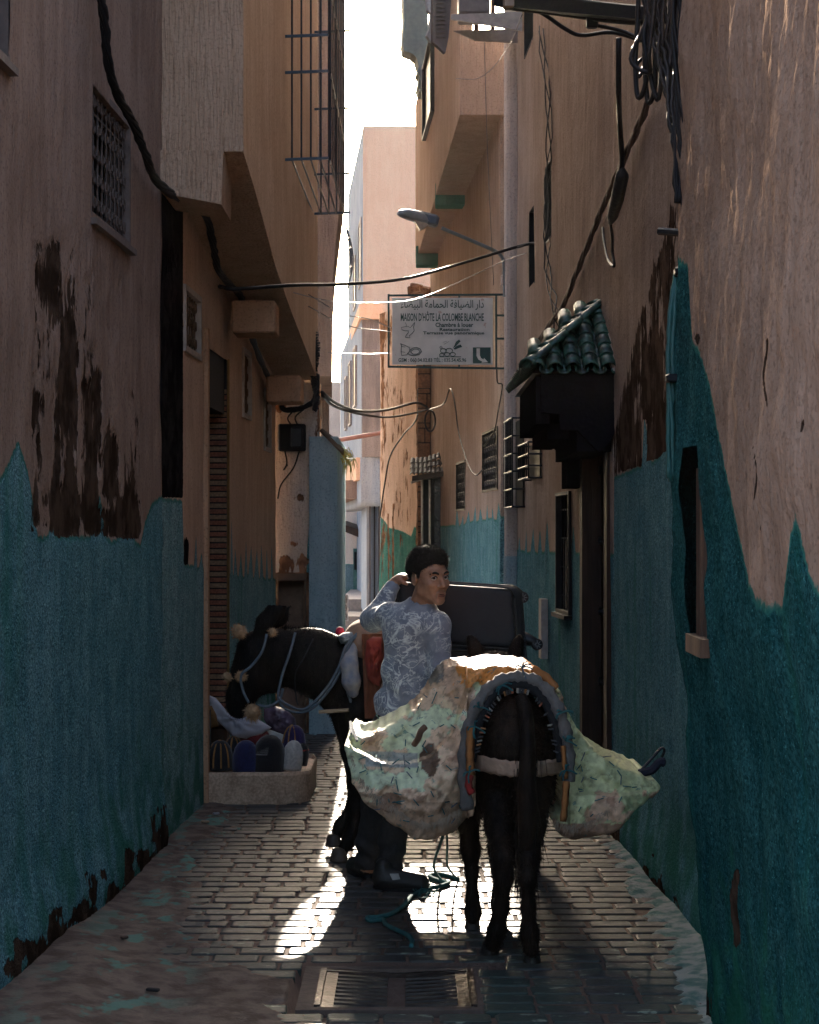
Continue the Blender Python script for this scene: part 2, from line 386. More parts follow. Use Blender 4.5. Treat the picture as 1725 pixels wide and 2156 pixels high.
# earth banks: fine sheet that the stones poke through
bx_ = np.linspace(-1.72, 1.40, 240); by_ = np.linspace(6.2, 15.0, 620); BX, BY = np.meshgrid(bx_, by_, indexing='ij')
BZ = bank(BX, BY)
idx = np.arange(BX.size).reshape(BX.shape)
bq = np.stack([idx[:-1, :-1], idx[1:, :-1], idx[1:, 1:], idx[:-1, 1:]], -1).reshape(-1, 4)
m, t, b = newmat('earth_and_mortar'); n = N(t); p = n.pos()
xx = n('SeparateXYZ', {0: p}); right = n.ramp(xx.outputs[0], .8, .95)
earth = n.mix(n.ramp(n.noise(p, 9, 6), .35, .65), rgb(.085, .060, .048), rgb(.17, .128, .105))
mort = n.mix(n.ramp(n.noise(p, 11, 6), .38, .6), rgb(.07, .16, .15), rgb(.25, .30, .285))
col = n.mix(right, earth, mort)
sp = n.math('MULTIPLY', n.ramp(n.noise(n.scaled(p, (1, .6, 1)), 5.5, 6, .65), .52, .60), n.math('SUBTRACT', 1., n.ramp(xx.outputs[0], -1.02, -.72)))
sp = n.math('MULTIPLY', sp, n.ramp(xx.outputs[0], -1.50, -1.15))
col = n.mix(n.math('MULTIPLY', sp, .85), col, rgb(.085, .22, .19))
t.links.new(col, b.inputs['Base Color']); b.inputs['Roughness'].default_value = .9; b.inputs['Specular IOR Level'].default_value = .25
bp = n('Bump', {'Strength': .8, 'Distance': .01, 'Height': n.noise(p, 55, 6)}); t.links.new(bp.outputs[0], b.inputs['Normal'])
tag(mk_np('dirt_bank', np.stack([BX, BY, BZ], -1).reshape(-1, 3), bq, m, None, True), kind='structure')
# paving stones
m, t, b = newmat('paving_stone'); n = N(t); p = n.pos(); rnd = n('NewGeometry').outputs['Random Per Island']
base = n.mix(rnd, rgb(.038, .040, .040), rgb(.078, .077, .075))
base = n.mix(n.math('MULTIPLY', n.ramp(n.noise(p, 40, 6), .4, .7), .5), base, rgb(.045, .042, .04))
xx = n('SeparateXYZ', {0: p})
tz = n.math('MULTIPLY', n.math('SUBTRACT', 1., n.ramp(xx.outputs[1], 6.9, 8.3)), n.ramp(n.noise(p, 2.2, 4), .34, .55))
base = n.mix(n.math('MULTIPLY', tz, .62), base, rgb(.045, .080, .062))
pale = n.math('MULTIPLY', n.ramp(n.noise(n.scaled(p, (.6, 1.4, 1)), 13, 6, .7), .60, .66), n.math('SUBTRACT', 1., n.ramp(xx.outputs[1], 7.2, 9.)))
base = n.mix(n.math('MULTIPLY', pale, .7), base, rgb(.30, .36, .28))
dust = n.ramp(n.noise(p, 6, 5), .52, .75)
base = n.mix(n.math('MULTIPLY', dust, .35), base, rgb(.12, .088, .07))
t.links.new(base, b.inputs['Base Color'])
t.links.new(n.math('ADD', .36, n.math('MULTIPLY', n.noise(p, 30, 4), .30)), b.inputs['Roughness'])
b.inputs['Specular IOR Level'].default_value = .15
bp = n('Bump', {'Strength': .5, 'Distance': .004, 'Height': n.math('ADD', n.noise(p, 70, 4), n.math('MULTIPLY', n.noise(p, 14, 2), 1.0))}); t.links.new(bp.outputs[0], b.inputs['Normal'])
M_stone = m
pave = bpy.data.objects.new('pavement', None); COL.objects.link(pave); tag(pave, kind='structure'); pave.location = (0, 9, 0)
def stone_mesh(L, D, seed):
    r = random.Random(seed); v = []; f = []
    c = .007+.006*r.random()
    for z, ins in ((-.03, .0), (.000, .0), (.0042, .003), (.0058, .009)):
        for (sx, sy, k) in ((-1, -1, 0), (-1, -1, 1), (1, -1, 0), (1, -1, 1), (1, 1, 0), (1, 1, 1), (-1, 1, 0), (-1, 1, 1)):
            hx, hy = L/2-ins, D/2-ins; cx = c
            a = (sx*(hx), sy*(hy-cx)); e = (sx*(hx-cx), sy*hy)
            q = (a, e) if sx*sy > 0 else (e, a)
            x, y = q[k]; v.append((x+r.uniform(-.002, .002), y+r.uniform(-.002, .002), z+(r.uniform(-.0008, .0008) if ins else 0)))
    for k in range(3):
        for i in range(8): f.append((k*8+i, k*8+(i+1) % 8, k*8+8+(i+1) % 8, k*8+8+i))
    f.append(tuple(range(24, 32)))
    return v, f
protos = []
for i in range(10):
    L = .180+.008*random.random() if i < 7 else .085; v, f = stone_mesh(L, .110+.008*random.random(), i)
    me = bpy.data.meshes.new('paving_stone'); me.from_pydata(v, [], f); me.materials.append(M_stone); me.update(); protos.append((me, v, f))
count = 0; rest = MB(); y = 6.42; row = 0
DR = (-.335, .235, 6.86, 7.46)       # hole for the drain grates
cand = []
while y < 19.5:
    x = -1.5+(.095 if row % 2 else 0)+random.uniform(-.02, .02)
    xr = float(np.interp(y, [6, 7.2, 9, 11, 14, 20], [1.02, 1.05, 1.12, 1.17, 1.15, .9]))
    while x < xr:
        small = random.random() < .07; L = .10 if small else .196
        cx, cy = x+L/2, y
        xl = float(np.interp(y, [6, 12, 16, 20], [-1.5, -1.4, -1.2, -1.1]))
        if cx > xl and not (DR[0]-.09 < cx < DR[1]+.09 and DR[2]-.05 < cy < DR[3]+.05) and float(bank(np.array(cx), np.array(cy))) < .013:
            cand.append((cx, cy, small))
        x += L+random.uniform(-.003, .004)
    y += .1355; row += 1
for k, (cx, cy, small) in enumerate(cand):
    me, v, f = protos[random.choice((7, 8, 9)) if small else random.randrange(7)]
    M4 = Matrix.Translation((cx, cy+random.uniform(-.006, .006), random.uniform(-.002, .002))) @ Matrix.Rotation(random.gauss(0, .012), 4, 'Z') @ Matrix.Rotation(random.gauss(0, .007), 4, 'X') @ Matrix.Rotation(random.gauss(0, .005), 4, 'Y')
    if k < 300:
        o = bpy.data.objects.new('paving_stone', me); COL.objects.link(o); o.matrix_world = M4; o.parent = pave
        o.matrix_parent_inverse = Matrix.Translation(pave.location).inverted()
        o.location = M4.to_translation(); o.rotation_euler = M4.to_euler()
    else: rest.add([M4 @ Vector(q) for q in v], f)
tag(rest.build('farther_paving', M_stone, pave), kind='stuff')
# far flagstones
M_flag = simple('flagstone', (.30, .25, .21), .7, bump=.4)
st = MB(); st.bb((-3, 19.4, -.05), (1.2, 36, .006)); tag(st.build('far_pavement', M_flag), kind='structure')
# ============================================================ LEFT SIDE
# ---- near left house
L1 = Wall((-1.62, 4.0), (-1.36, 10.4))
h1 = thing('house', 'grey-peach house with teal lower wall at the left edge, small grilled window high up', 'house', (-1.6, 8, 0))
te = edge_teal([(-900, 1010), (0, 1010), (15, 985), (38, 930), (60, 1000), (80, 1135), (102, 1130), (108, 1095), (116, 1130), (190, 1132), (203, 1090), (210, 1038), (222, 1130), (236, 1143), (262, 1125), (275, 1060), (283, 1140), (296, 1150), (306, 1100), (320, 1062), (340, 1046), (420, 1046)])
def st_l1(px, py, Y, U, Z):
    reg = sstep(50, 75, px)*(1-sstep(300, 322, px))*sstep(440, 520, py)*(1-sstep(1120, 1145, py))
    low = sstep(1015, 1080, py)*sstep(70, 95, px)*(1-sstep(285, 300, px))*(1-sstep(1125, 1145, py))
    s = fbm(px/17., py/120., seed=11)
    c = .0
    for x0, y0, y1, wd in ((145, 560, 1120, 24), (78, 780, 1090, 16), (185, 700, 1080, 20), (240, 860, 1130, 17), (112, 470, 700, 13), (120, 900, 1110, 13), (268, 1000, 1130, 16)):
        c = np.maximum(c, np.exp(-((px-x0)/wd)**2)*sstep(y0, y0+120, py)*(1-sstep(y1, y1+60, py)))
    base = sstep(.02, .30, (py-np.interp(px, [-300, 0, 200, 420, 560], [2110, 2075, 1905, 1675, 1640]))*Y/FP+.20+.30*fbm(px/18., py/40., seed=31))
    ln = np.interp(px, [50, 60, 100, 125, 150, 180, 200, 240, 300, 330, 345], [470, 458, 456, 450, 520, 570, 640, 700, 780, 850, 900]); ck = 1.35*np.exp(-((py-ln-6*fbm(px/7., py/200., seed=33))/(2.3))**2)*(px > 55)*(px < 335)
    inn = .10*(py > ln)*sstep(50, 70, px)*(1-sstep(310, 330, px))*(py < 1140)
    return ck*.0+np.maximum(np.maximum(ck*0, inn+reg*(.22+s*.50)+reg*c*.36+low*(.20+.35*fbm(px/20., py/35., seed=13))), base*.85)
def dp_l1(U, Z, px, py, Y):
    d = .022*fbm(U*1.3, Z*1.1, seed=21)+.006*fbm(U*9, Z*4, seed=22)
    d -= .010*sstep(.38, .55, st_l1(px, py, Y, U, Z)+.3*fbm(px/5., py/22., seed=28))*(Z > .4)
    return d+.05*np.exp(-((Z-.1)/.25)**2)+.006*fbm(U*30, Z*30, seed=27)*(Z < 1.7)
hw = opening(L1, 190, 268, 225, 475)
hw = (L1.u(190), L1.u(270), L1.z(230, 222), L1.z(230, 478))
hw2 = (L1.u(-60), L1.u(12), L1.z(10, -80), L1.z(10, 120))
build_wall('wall', L1, -.3, 8.2, M_pl1, h1, .022, .022, te, st_l1, dp_l1, [hw, hw2], thick=.35)
window(L1, hw, h1, depth=.12, fw=.03, mat=simple('frame_dim', (.17, .13, .11), .85, bump=.4), bars=9, rails=3, scroll=True, barmat=simple('grille_rust', (.10, .072, .058), .7), proud=.008)
window(L1, hw2, h1, depth=.12, fw=.03, mat=bpy.data.materials['frame_dim'], bars=5, proud=.01)
# ---- second left house: wall under the overhang
L2 = Wall((-1.36, 10.401), (-1.15, 16.3))
h2 = thing('house', 'orange plastered house with overhanging upper floor and teal skirting, left of the alley', 'house', (-1.5, 13, 0))
te2 = edge_teal(spikes([(330, 1048), (384, 1056), (388, 1190), (484, 1210), (580, 1222)], [(412, 1118), (424, 1165), (488, 1108), (496, 1128), (507, 1165), (518, 1135), (528, 1150), (540, 1142), (551, 1155), (562, 1165), (573, 1145)], 4.5))
def st_l2(px, py, Y, U, Z):
    a = (1-sstep(383, 387, px))*(1-sstep(1040, 1052, py))*1.6       # tarred black strip by the corner
    b_ = np.exp(-((px-392)/7)**2)*sstep(1110, 1150, py)*(1-sstep(1185, 1196, py))*.9
    return np.maximum(a, b_)
dr = (L2.u(432), L2.u(480), 2.92, -.3)
wa = (L2.u(388), L2.u(419), L2.z(403, 622), L2.z(403, 738)); wb = (L2.u(511), L2.u(526), L2.z(518, 745), L2.z(518, 873)); wc = (L2.u(556), L2.u(568), L2.z(562, 828), L2.z(562, 943))
M_o2 = plaster('plaster_orange_tarred', (.58, .385, .27), (.70, .49, .35), st=(.010, .009, .009), t1=(.20, .40, .42), t2=(.34, .55, .57))
build_wall('wall', L2, -.3, 4.1, M_o2, h2, .018, .018, te2, st_l2, lambda U, Z, px, py, Y: .006*fbm(U*3, Z*2, seed=4)+.012*(px < 386)*fbm(U*22, Z*22, seed=6), [dr, wa, wb, wc], thick=.7)
M_wfr = simple('frame_cream', (.46, .38, .31), .7, bump=.2)
for hh in (wa, wb, wc): window(L2, hh, h2, depth=.07, fw=.03, mat=M_wfr, bars=6, rails=2, scroll=True, barmat=simple('grille_brass', (.16, .095, .05), .5, .3), sill=False)
# door with tiled brick jamb
door = MB(); 
u0, u1 = dr[0], dr[1]
def bxw(mb, w, a, b, z0, z1, o0, o1): mb.hexa([w.p(u, z, o) for z in (z0, z1) for u, o in ((a, o0), (b, o0), (b, o1), (a, o1))]); return mb
bxw(door, L2, u0+.02, u1-.05, -.02, 2.86, -.46, -.42)
dob = door.build('door', M_wood, h2)
k = MB(); bxw(k, L2, u0-.004, u0+.03, -.02, 2.95, -.42, .022); bxw(k, L2, u0+.03, u1-.04, 2.55, 2.93, -.42, -.02); k.build('door_frame', M_black, dob)
k = MB(); bxw(k, L2, u0-.075, u0-.006, -.02, 3.02, -.02, .03); k.build('door_architrave', M_orange, dob)
M_b1 = simple('brick_tan', (.30, .185, .105), .85, var=.4, scale=70, bump=.6); M_b2 = simple('brick_red', (.27, .10, .055), .85, var=.45, scale=70, bump=.6)
M_jt = simple('joint_dark', (.02, .017, .016), .9)
jam = MB(); bxw(jam, L2, u1-.02, u1+.05, -.02, 2.93, -.42, -.004); jo = jam.build('brick_jamb', M_jt, h2)
jw, jh, jd = .205, .0395, .018
def jp(o, z, e=0.): return L2.p(u1-.02-e, z, -o)
bm_full = None
z = .0; r = 0
while z < 2.72:
    for (a, b_, mm) in (((.006, .205, M_b1),) if r % 2 == 0 else ((.006, .125, M_b2), (.138, .175, M_b1), (.186, .205, M_b2))):
        q = MB(); q.hexa([jp(o, zz, e) for zz in (z+.004, z+jh-.006) for o, e in ((a, 0), (a, jd*random.uniform(.6, 1)), (b_, jd*random.uniform(.6, 1)), (b_, 0))])
        q.build('brick', mm, jo)
    z += jh*1.0; r += 1
k = MB(); k.tube([L2.p(u1-.016, -.02, .004), L2.p(u1-.016, 2.93, .004)], .011, 6); k.build('edge_trim', simple('brass_trim', (.45, .27, .11), .35, .8), jo)
k = MB(); k.tube([L2.p(u0-.01, .35, .03), L2.p(u0-.01, .60, .03)], .009, 6); k.build('door_latch', simple('chrome', (.55, .52, .5), .25, .9), dob)
# dark inside of the doorway
k = MB(); bxw(k, L2, u0-.1, u1+.1, -.05, 3.0, -.62, -.60); k.build('door_back', M_black, h2)
# overhanging upper floor
YS = [10.4, 11.34, 12.35, 13.67, 15.33, 16.4]; ZB = [3.81, 3.66, 3.46, 3.31, 3.16, 3.05]
def ox(y): return -.91+.01935*(y-10.4)
mb = MB(); TOP = 9.6; nY = len(YS); v = []
for y, zb in zip(YS, ZB): v += [(-1.75, y, zb), (ox(y), y, zb), (ox(y), y, TOP), (-1.75, y, TOP)]
f = [(3, 2, 1, 0)]
for i in range(nY-1):
    for k_ in range(4): f.append((i*4+k_, i*4+(k_+1) % 4, (i+1)*4+(k_+1) % 4, (i+1)*4+k_))
f.append(tuple(range((nY-1)*4, nY*4)))
mb.add(v, f)
M_ov = plaster('plaster_combed', (.53, .355, .235), (.64, .445, .31), scr=1.1)
ov = mb.build('overhang', M_ov, h2)
k = MB(); k.prism([(-1.37, 10.34, 3.60), (-1.34, 10.34, 3.57), (-1.025, 10.34, 3.51), (-1.015, 10.34, 3.805), (-1.37, 10.34, 3.805)], (0, 0, 0), (0, .55, 0)); k.build('lintel', M_ov, ov)
fr = Wall((-1.36, 10.385), (-.91, 10.385)); 
for (px0, px1, py0, py1, y) in ((512, 580, 632, 700, 12.9), (582, 634, 790, 846, 15.1)):
    a, b_ = P(px0, py1, y), P(px1, py0, y); k = MB(); k.bevbox(((a.x+b_.x)/2-.04, y+.2, (a.z+b_.z)/2), (b_.x-a.x+.08, .4, b_.z-a.z), .012); k.build('beam_end', M_orange, ov)
# window cage on the overhang
cg = thing('window_cage', 'dark blue iron window cage of bars high on the left overhang', 'window grille', (ox(14), 14, 4.4))
for (y, rows) in ((13.1, (4.30, 4.90, 5.15, 5.62)), (16.0, (4.42, 4.75, 5.30, 5.95, 6.3))):
    for zz in rows:
        k = MB(); k.beam((ox(y)-.02, y, zz), (ox(y)+.30, y, zz+.012), .018, .018); k.build('rail', M_ironb, cg)
for i in range(5):
    X = ox(14)+.03+i*.065
    k = MB(); k.tube([(X, 13.1, 4.30), (X, 13.1, 6.6)], .007, 5); k.build('bar', M_ironb, cg)
    k = MB(); k.tube([(X, 16, 4.42), (X, 16, 6.8)], .007, 5); k.build('bar', M_ironb, cg)
    k = MB(); k.tube([(X, 13.1, 4.30), (X, 16, 4.42)], .007, 5); k.build('bar', M_ironb, cg)
for i in range(8):
    y = 13.3+i*.36; k = MB(); k.tube([(ox(14)+.29, y, 4.30+.04*i/2), (ox(14)+.29, y, 6.7)], .006, 5); k.build('bar', M_ironb, cg)
for zz in (4.9, 5.5, 6.1):
    k = MB(); k.tube([(ox(14)+.295, 13.1, zz), (ox(14)+.295, 16, zz+.1)], .007, 5); k.build('rail', M_ironb, cg)
# ---- third left house: white stub wall, dark upper block, pipe
h3 = thing('house', 'narrow house with stained white wall stub and dark upper block beside the sky gap', 'house', (-1.2, 17, 0))
L3 = Wall((-1.2, 16.42), (-.786, 16.42), toward=(0, 0))
def st_w(px, py, Y, U, Z):
    s = .16+.32*fbm(px/30., py/50., seed=41)
    for x0, y0, r in ((628, 1048, 9), (622, 1145, 9), (600, 1180, 12), (640, 1180, 14), (655, 980, 8), (590, 860, 16), (655, 850, 8)): s = s+.42*np.exp(-((px-x0)**2+(py-y0)**2)/r**2)
    s = s+.30*sstep(1165, 1205, py)+.35*sstep(655, 664, px)*(py < 1060)
    return np.where(py > 1205, .9, s)
nich = (L3.u(586), L3.u(640), L3.z(610, 1222), .0)
build_wall('wall', L3, -.3, 3.05, M_white, h3, .012, .012, edge_teal([(560, 1600), (640, 1600), (645, 1180), (652, 1100), (656, 1052), (668, 1045)]), st_w, lambda U, Z, px, py, Y: .01*fbm(U*8, Z*8, seed=8), [nich], thick=.5)
k = MB(); bxw(k, L3, nich[0]-.02, nich[1]+.02, -.02, nich[2]+.02, -.40, -.36); k.build('niche_back', simple('niche_brown', (.27, .16, .11), .9, bump=.5), h3)
k = MB(); bxw(k, L3, nich[0]-.02, L3.u(645), nich[2], nich[2]+.06, -.05, .02); bxw(k, L3, nich[1]+.005, L3.u(645), -.02, nich[2]-.002, -.05, .018); k.build('niche_frame', simple('old_plaster_brown', (.14, .085, .055), .9, bump=.6), h3)
pl = [(640, -300), (727, -300), (727, 343), (716, 430), (706, 520), (701, 600), (699, 792), (640, 792)]
k = MB(); k.prism([P(x, y, 18.) for x, y in pl], (0, 0, 0), (-.13, 3.2, 0)); k.build('upper_block', plaster('plaster_dark', (.16, .12, .10), (.24, .18, .15)), h3)
pp = MB(); pp.tube([P(661, 450, 16.9), P(661, 620, 16.9), P(660, 800, 16.9)], .034, 10); pp.tube([P(661, 548, 16.9), P(661, 556, 16.9)], .042, 10)
tag(pp.build('downpipe', simple('pipe_blue', (.12, .17, .20), .45, bump=.1)), 'blue-grey downpipe under the window cage, left of the sky gap', 'pipe')
# ---- blue walled shed
h4 = thing('shed', 'pale blue painted wall with a lean-to roof edge, behind the left donkey', 'shed', (-.75, 16.3, 0))
L4 = Wall((-1.2, 16.20), (-.62, 16.20), toward=(0, 0))
def d4(U, Z, px, py, Y): return .012*fbm(U*5, Z*2, seed=9)+.01*fbm(U*30, Z*30, seed=19)*(abs(px-680) < 10)
L4b = Wall((-.863, 16.30), (-.617, 16.30), toward=(0, 0))
build_wall('wall', L4b, -.3, 2.56, M_blue, h4, .012, .012, None, None, d4, thick=2.0)
k = MB()
for i in range(6): k.tube([P(676+i*4, 905+i*3, 16.25+.12*i), P(722+i*2.2, 952+i*2, 16.2+.12*i)], .02, 6)
k.build('roof_edge', simple('reed', (.12, .075, .045), .8, stretch=(1, 1, 1), bump=.4), h4)
k = MB()
r5 = random.Random(5)
for i in range(46):
    a = P(722+r5.uniform(-6, 8), 945+r5.uniform(-4, 22), 16.3+r5.uniform(-.05, .3)); q = Vector((r5.uniform(.0, .11), r5.uniform(-.05, .05), r5.uniform(-.24, -.02)))
    b_ = a+q*.5+Vector((.02, 0, .04)); e = a+q; s_ = Vector((.004, .003, 0))
    k.add([a-s_, a+s_, b_+s_, b_-s_, e], [(0, 1, 2, 3), (3, 2, 4)])
pm, t_, b_ = newmat('dry_grass'); b_.inputs['Base Color'].default_value = (.32, .30, .07, 1); b_.inputs['Roughness'].default_value = .6
b_.inputs['Transmission Weight'].default_value = .0; b_.inputs['Subsurface Weight'].default_value = .3
tag(k.build('hanging_grass', pm), 'tuft of yellow-green grass hanging from the blue shed roof', 'plant')
hL5 = thing('house', 'unseen tall house behind the left overhang, added to block sky light', 'house', (-1.5, 30, 0))
L5 = Wall((-.90, 21.3), (-1.22, 28.5))  # hidden house, added to cut the sky light reaching the middle of the alley
build_wall('wall', L5, -.3, 9.5, M_pl1, hL5, .12, .12, thick=1.2)
# ============================================================ FAR HOUSES
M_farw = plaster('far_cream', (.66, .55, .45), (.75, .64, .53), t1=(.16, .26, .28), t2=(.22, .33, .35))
hF1 = thing('tall_house', 'tall plain peach house closing the alley under the bright sky', 'house', (-.3, 41, 0))
F1 = Wall((-.98, 40.), (.7, 40.), toward=(0, 0)); F1b = Wall((-1.55, 48.), (-.98, 40.02), toward=(-5, 40))
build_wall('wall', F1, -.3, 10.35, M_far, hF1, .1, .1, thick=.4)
build_wall('wall', F1b, -.3, 10.33, M_bgrey, hF1, .1, .1, thick=.35)
for (px0, px1, py0, py1) in ((757, 762, 480, 590), (746, 750, 555, 640)):
    hh = (F1b.u(px0), F1b.u(px1), F1b.z(px0, py0), F1b.z(px1, py1)); window(F1b, hh, hF1, depth=-.01, fw=.05, mat=M_frame, bars=0, sill=False, proud=.03)
bc = thing('balcony_grille', 'bulging iron balcony grille beside the bright sky gap', 'window grille', P(730, 540, 42))
for i in range(9):
    k = MB(); Y0 = 42+i*.3; k.tube(bez([P(729, 470, Y0)+Vector((-.02, 0, 0)), P(738-i*.6, 505, Y0), P(744-i*.8, 545, Y0), P(737, 590, Y0), P(728, 618, Y0)], 4), .02, 4); k.build('bar', M_iron, bc)
for yy in (480, 500, 520, 540, 560, 580):
    k = MB(); xx = 733+11*math.exp(-((yy-545)/40)**2); k.tube([P(xx, yy, 42), P(xx-5, yy+2, 44.4)], .015, 4); k.build('rail', M_iron, bc)
hF2 = thing('house', 'grey roughcast house with stepped overhang and slit windows far down the alley', 'house', (-.8, 33, 0))
def boxpx(mb, px0, px1, py0, py1, y0, y1, skew=0.):
    a, b_ = P(px0, py1, y0), P(px1, py0, y0)
    return mb.hexa([(a.x, y0, a.z), (b_.x, y0, a.z), (b_.x+skew, y1, a.z), (a.x+skew, y1, a.z), (a.x, y0, b_.z), (b_.x, y0, b_.z), (b_.x+skew, y1, b_.z), (a.x+skew, y1, b_.z)])
k = MB(); boxpx(k, 763, 806, 672, 962, 31, 38, -.5); k.build('upper_floor', M_rgh, hF2)
k = MB(); boxpx(k, 757, 808, 640, 671, 30.9, 38, -.5); k.build('parapet', M_far, hF2)
k = MB(); boxpx(k, 750, 806, 963, 1010, 31.4, 38, -.5); k.build('corbel', M_far, hF2)
k = MB(); boxpx(k, 728, 806, 1011, 1050, 32.4, 39, -.4); k.build('slab', M_pl1, hF2)
F2b = Wall((-1.40, 38.5), (-.785, 31.02), toward=(-5, 35))
build_wall('side_wall', F2b, 2.2, 5.4, M_bgrey, hF2, .1, .1, thick=.3)
for (px0, px1, py0, py1) in ((729, 732, 800, 900), (737, 741, 770, 890), (747, 752, 740, 850)):
    hh = (F2b.u(px0), F2b.u(px1), F2b.z(px0, py0), F2b.z(px1, py1)); window(F2b, hh, hF2, depth=-.02, fw=.03, bars=0, sill=False, proud=.04)
k = MB(); boxpx(k, 772, 806, 1051, 1300, 31.6, 36, -.2); k.build('ground_floor', M_bgrey, hF2)
for i, (a, b_) in enumerate(((787, 790), (797, 800), (778, 780))):
    k = MB(); boxpx(k, a, b_, 985, 1300, 31.35, 31.55); k.build('door_post', M_black if i == 0 else M_wood, hF2)
k = MB(); k.tube([P(716, 926, 30), P(806, 911, 29.6)], .035, 8); tag(k.build('pipe_beam', simple('rust_beam', (.22, .10, .08), .6, bump=.3)), 'rusty horizontal beam spanning the far end of the alley', 'beam')
hF3 = thing('house', 'cream house end with a green door above the far steps', 'house', (-1.3, 43, 0))
F3 = Wall((-2.6, 43), (-.6, 43), toward=(0, 0))
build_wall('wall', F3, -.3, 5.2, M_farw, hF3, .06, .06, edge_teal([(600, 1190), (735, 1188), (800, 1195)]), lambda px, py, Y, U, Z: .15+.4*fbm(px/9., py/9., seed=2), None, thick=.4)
k = MB(); boxpx(k, 744, 760, 1155, 1248, 42.9, 42.97); dd = k.build('door', simple('door_green', (.03, .12, .10), .6, bump=.4), hF3)
k = MB(); boxpx(k, 746, 751, 1162, 1200, 42.86, 42.89); k.build('door_panel', M_glass, dd)
k = MB(); boxpx(k, 752, 757, 1162, 1200, 42.86, 42.89); k.build('door_panel', M_glass, dd)
k = MB(); k.prism([P(726, 1105, 42.2), P(765, 1118, 42.2), P(765, 1135, 42.2), P(727, 1120, 42.2)], (0, 0, 0), (0, .75, .1)); k.build('porch_roof', M_wood, hF3)
k = MB(); boxpx(k, 764, 772, 1040, 1260, 40.5, 42.9); k.build('corner_pier', M_flake, hF3)
stp = MB(); boxpx(stp, 715, 812, 1262, 1300, 36, 43); so_ = stp.build('step', M_flag); tag(so_, 'upper stone step far down the alley', 'step')
stp = MB(); boxpx(stp, 705, 815, 1298, 1330, 33.5, 36); so_ = stp.build('step', M_flag); tag(so_, 'lower stone step far down the alley', 'step')
bb = thing('breeze_block', 'pale concrete block with triangle pattern by the far steps', 'block', P(722, 1306, 31))
k = MB(); boxpx(k, 709, 733, 1252, 1308, 31, 31.25); k.build('block_body', simple('concrete_grey', (.32, .30, .28), .9, bump=.4), bb)
kk = simple('concrete_dark', (.09, .085, .08), .9)
for j in range(3):
    for i in range(2):
        x0, y0 = 710.5+i*11, 1254.5+j*18
        for s in (0, 1, 2, 3):
            c = [(x0, y0), (x0+10, y0), (x0+10, y0+16), (x0, y0+16)]; m_ = (x0+5, y0+8); a, b_ = c[s], c[(s+1) % 4]
            tri = [(m_[0]*.7+a[0]*.15+b_[0]*.15, m_[1]*.7+a[1]*.15+b_[1]*.15), (a[0]*.8+m_[0]*.2, a[1]*.8+m_[1]*.2), (b_[0]*.8+m_[0]*.2, b_[1]*.8+m_[1]*.2)]
            q = MB(); q.prism([P(x, y, 30.99) for x, y in tri], (0, 0, 0), (0, .008, 0)); q.build('block_hole', kk, bb)
# ============================================================ RIGHT SIDE
# ---- flaking golden wall
R5 = Wall((.30, 26.2), (-.455, 29.0), toward=(-5, 20))
h5 = thing('old_wall', 'tall flaking golden plaster wall with green base behind the sign', 'wall', (-.1, 27.5, 0))
def st5(px, py, Y, U, Z):
    s = .30+.42*fbm(px/6., py/70., seed=51)+.16*fbm(px/20., py/30., seed=52)
    s += .5*sstep(874, 880, px)+.25*np.exp(-((px-806)/4)**2)+.2*(1-sstep(690, 760, py))
    s += .55*np.exp(-((px-828)/2.5)**2)*(py > 1060)+.4*np.exp(-((px-818)/1.5)**2)*(py > 1080)
    return s
build_wall('wall', R5, -.3, 5.1, M_flake, h5, .025, .025, edge_teal([(790, 1075), (812, 1100), (820, 1112), (845, 1118), (858, 1125), (866, 1130), (872, 1110), (905, 1120)]), st5, lambda U, Z, px, py, Y: .04*fbm(U*2, Z*1, seed=6), thick=.6)
# brick pillar
bpil = MB(); a, b_ = P(880, 1250, 25.9), P(907, 690, 25.9); bpil.bb((a.x, 25.9, -.1), (b_.x, 26.3, 4.75)); bpo = bpil.build('rubble_pillar', M_jt, h5)
M_bo = simple('old_brick', (.25, .13, .07), .9, var=.5, scale=30, bump=.7)
z = .1
while z < 4.7:
    hh = random.choice((.07, .08, .12, .2)); x = a.x
    while x < b_.x-.02:
        ww = min(random.uniform(.07, .2), b_.x-x); q = MB(); q.bevbox((x+ww/2, 25.9, z+hh/2), (ww-.012, .07*random.uniform(.5, 1.2), hh-.014), .006); q.build('brick', M_bo, bpo); x += ww
    z += hh
rub = MB()
for i in range(46): rub.bevbox(P(866+random.uniform(0, 40), random.uniform(604, 690), 25.85+random.uniform(0, .25)), (random.uniform(.08, .2), .16, random.uniform(.06, .13)), .014, Matrix.Rotation(random.uniform(-.5, .5), 3, 'Y'))
tag(rub.build('rubble_top', M_bo, h5), kind='stuff')
# ---- fourth right house (with the shop door, windows, overhang)
R4 = Wall((.865, 18.06), (.285, 26.0))
h6 = thing('house', 'peach house with overhanging balcony on green beam ends, right behind the sign', 'house', (.9, 21, 0))
te4 = edge_teal(spikes([(940, 1108), (955, 1106), (1056, 1090)], [(963, 1075), (974, 1078), (986, 1070), (1000, 1066), (1012, 1072), (1026, 1062), (1038, 1068), (1050, 1058)], 3.5))
w1 = (R4.u(1017), R4.u(1048), R4.z(1032, 909), R4.z(1032, 1030)); w2 = (R4.u(962), R4.u(980), R4.z(971, 975), R4.z(971, 1072))
build_wall('wall', R4, -.3, 6.0, M_plr, h6, .025, .025, te4, None, lambda U, Z, px, py, Y: .008*fbm(U*3, Z*2, seed=61), [w1, w2], thick=.5)
for hh in (w1, w2): window(R4, hh, h6, depth=.06, fw=.02, mat=M_black, bars=7, rails=5, scroll=True, sill=False, proud=.01)
mb = MB(); pts = [(18.0, .477, 5.70), (25.5, .08, 5.37)]; v = []
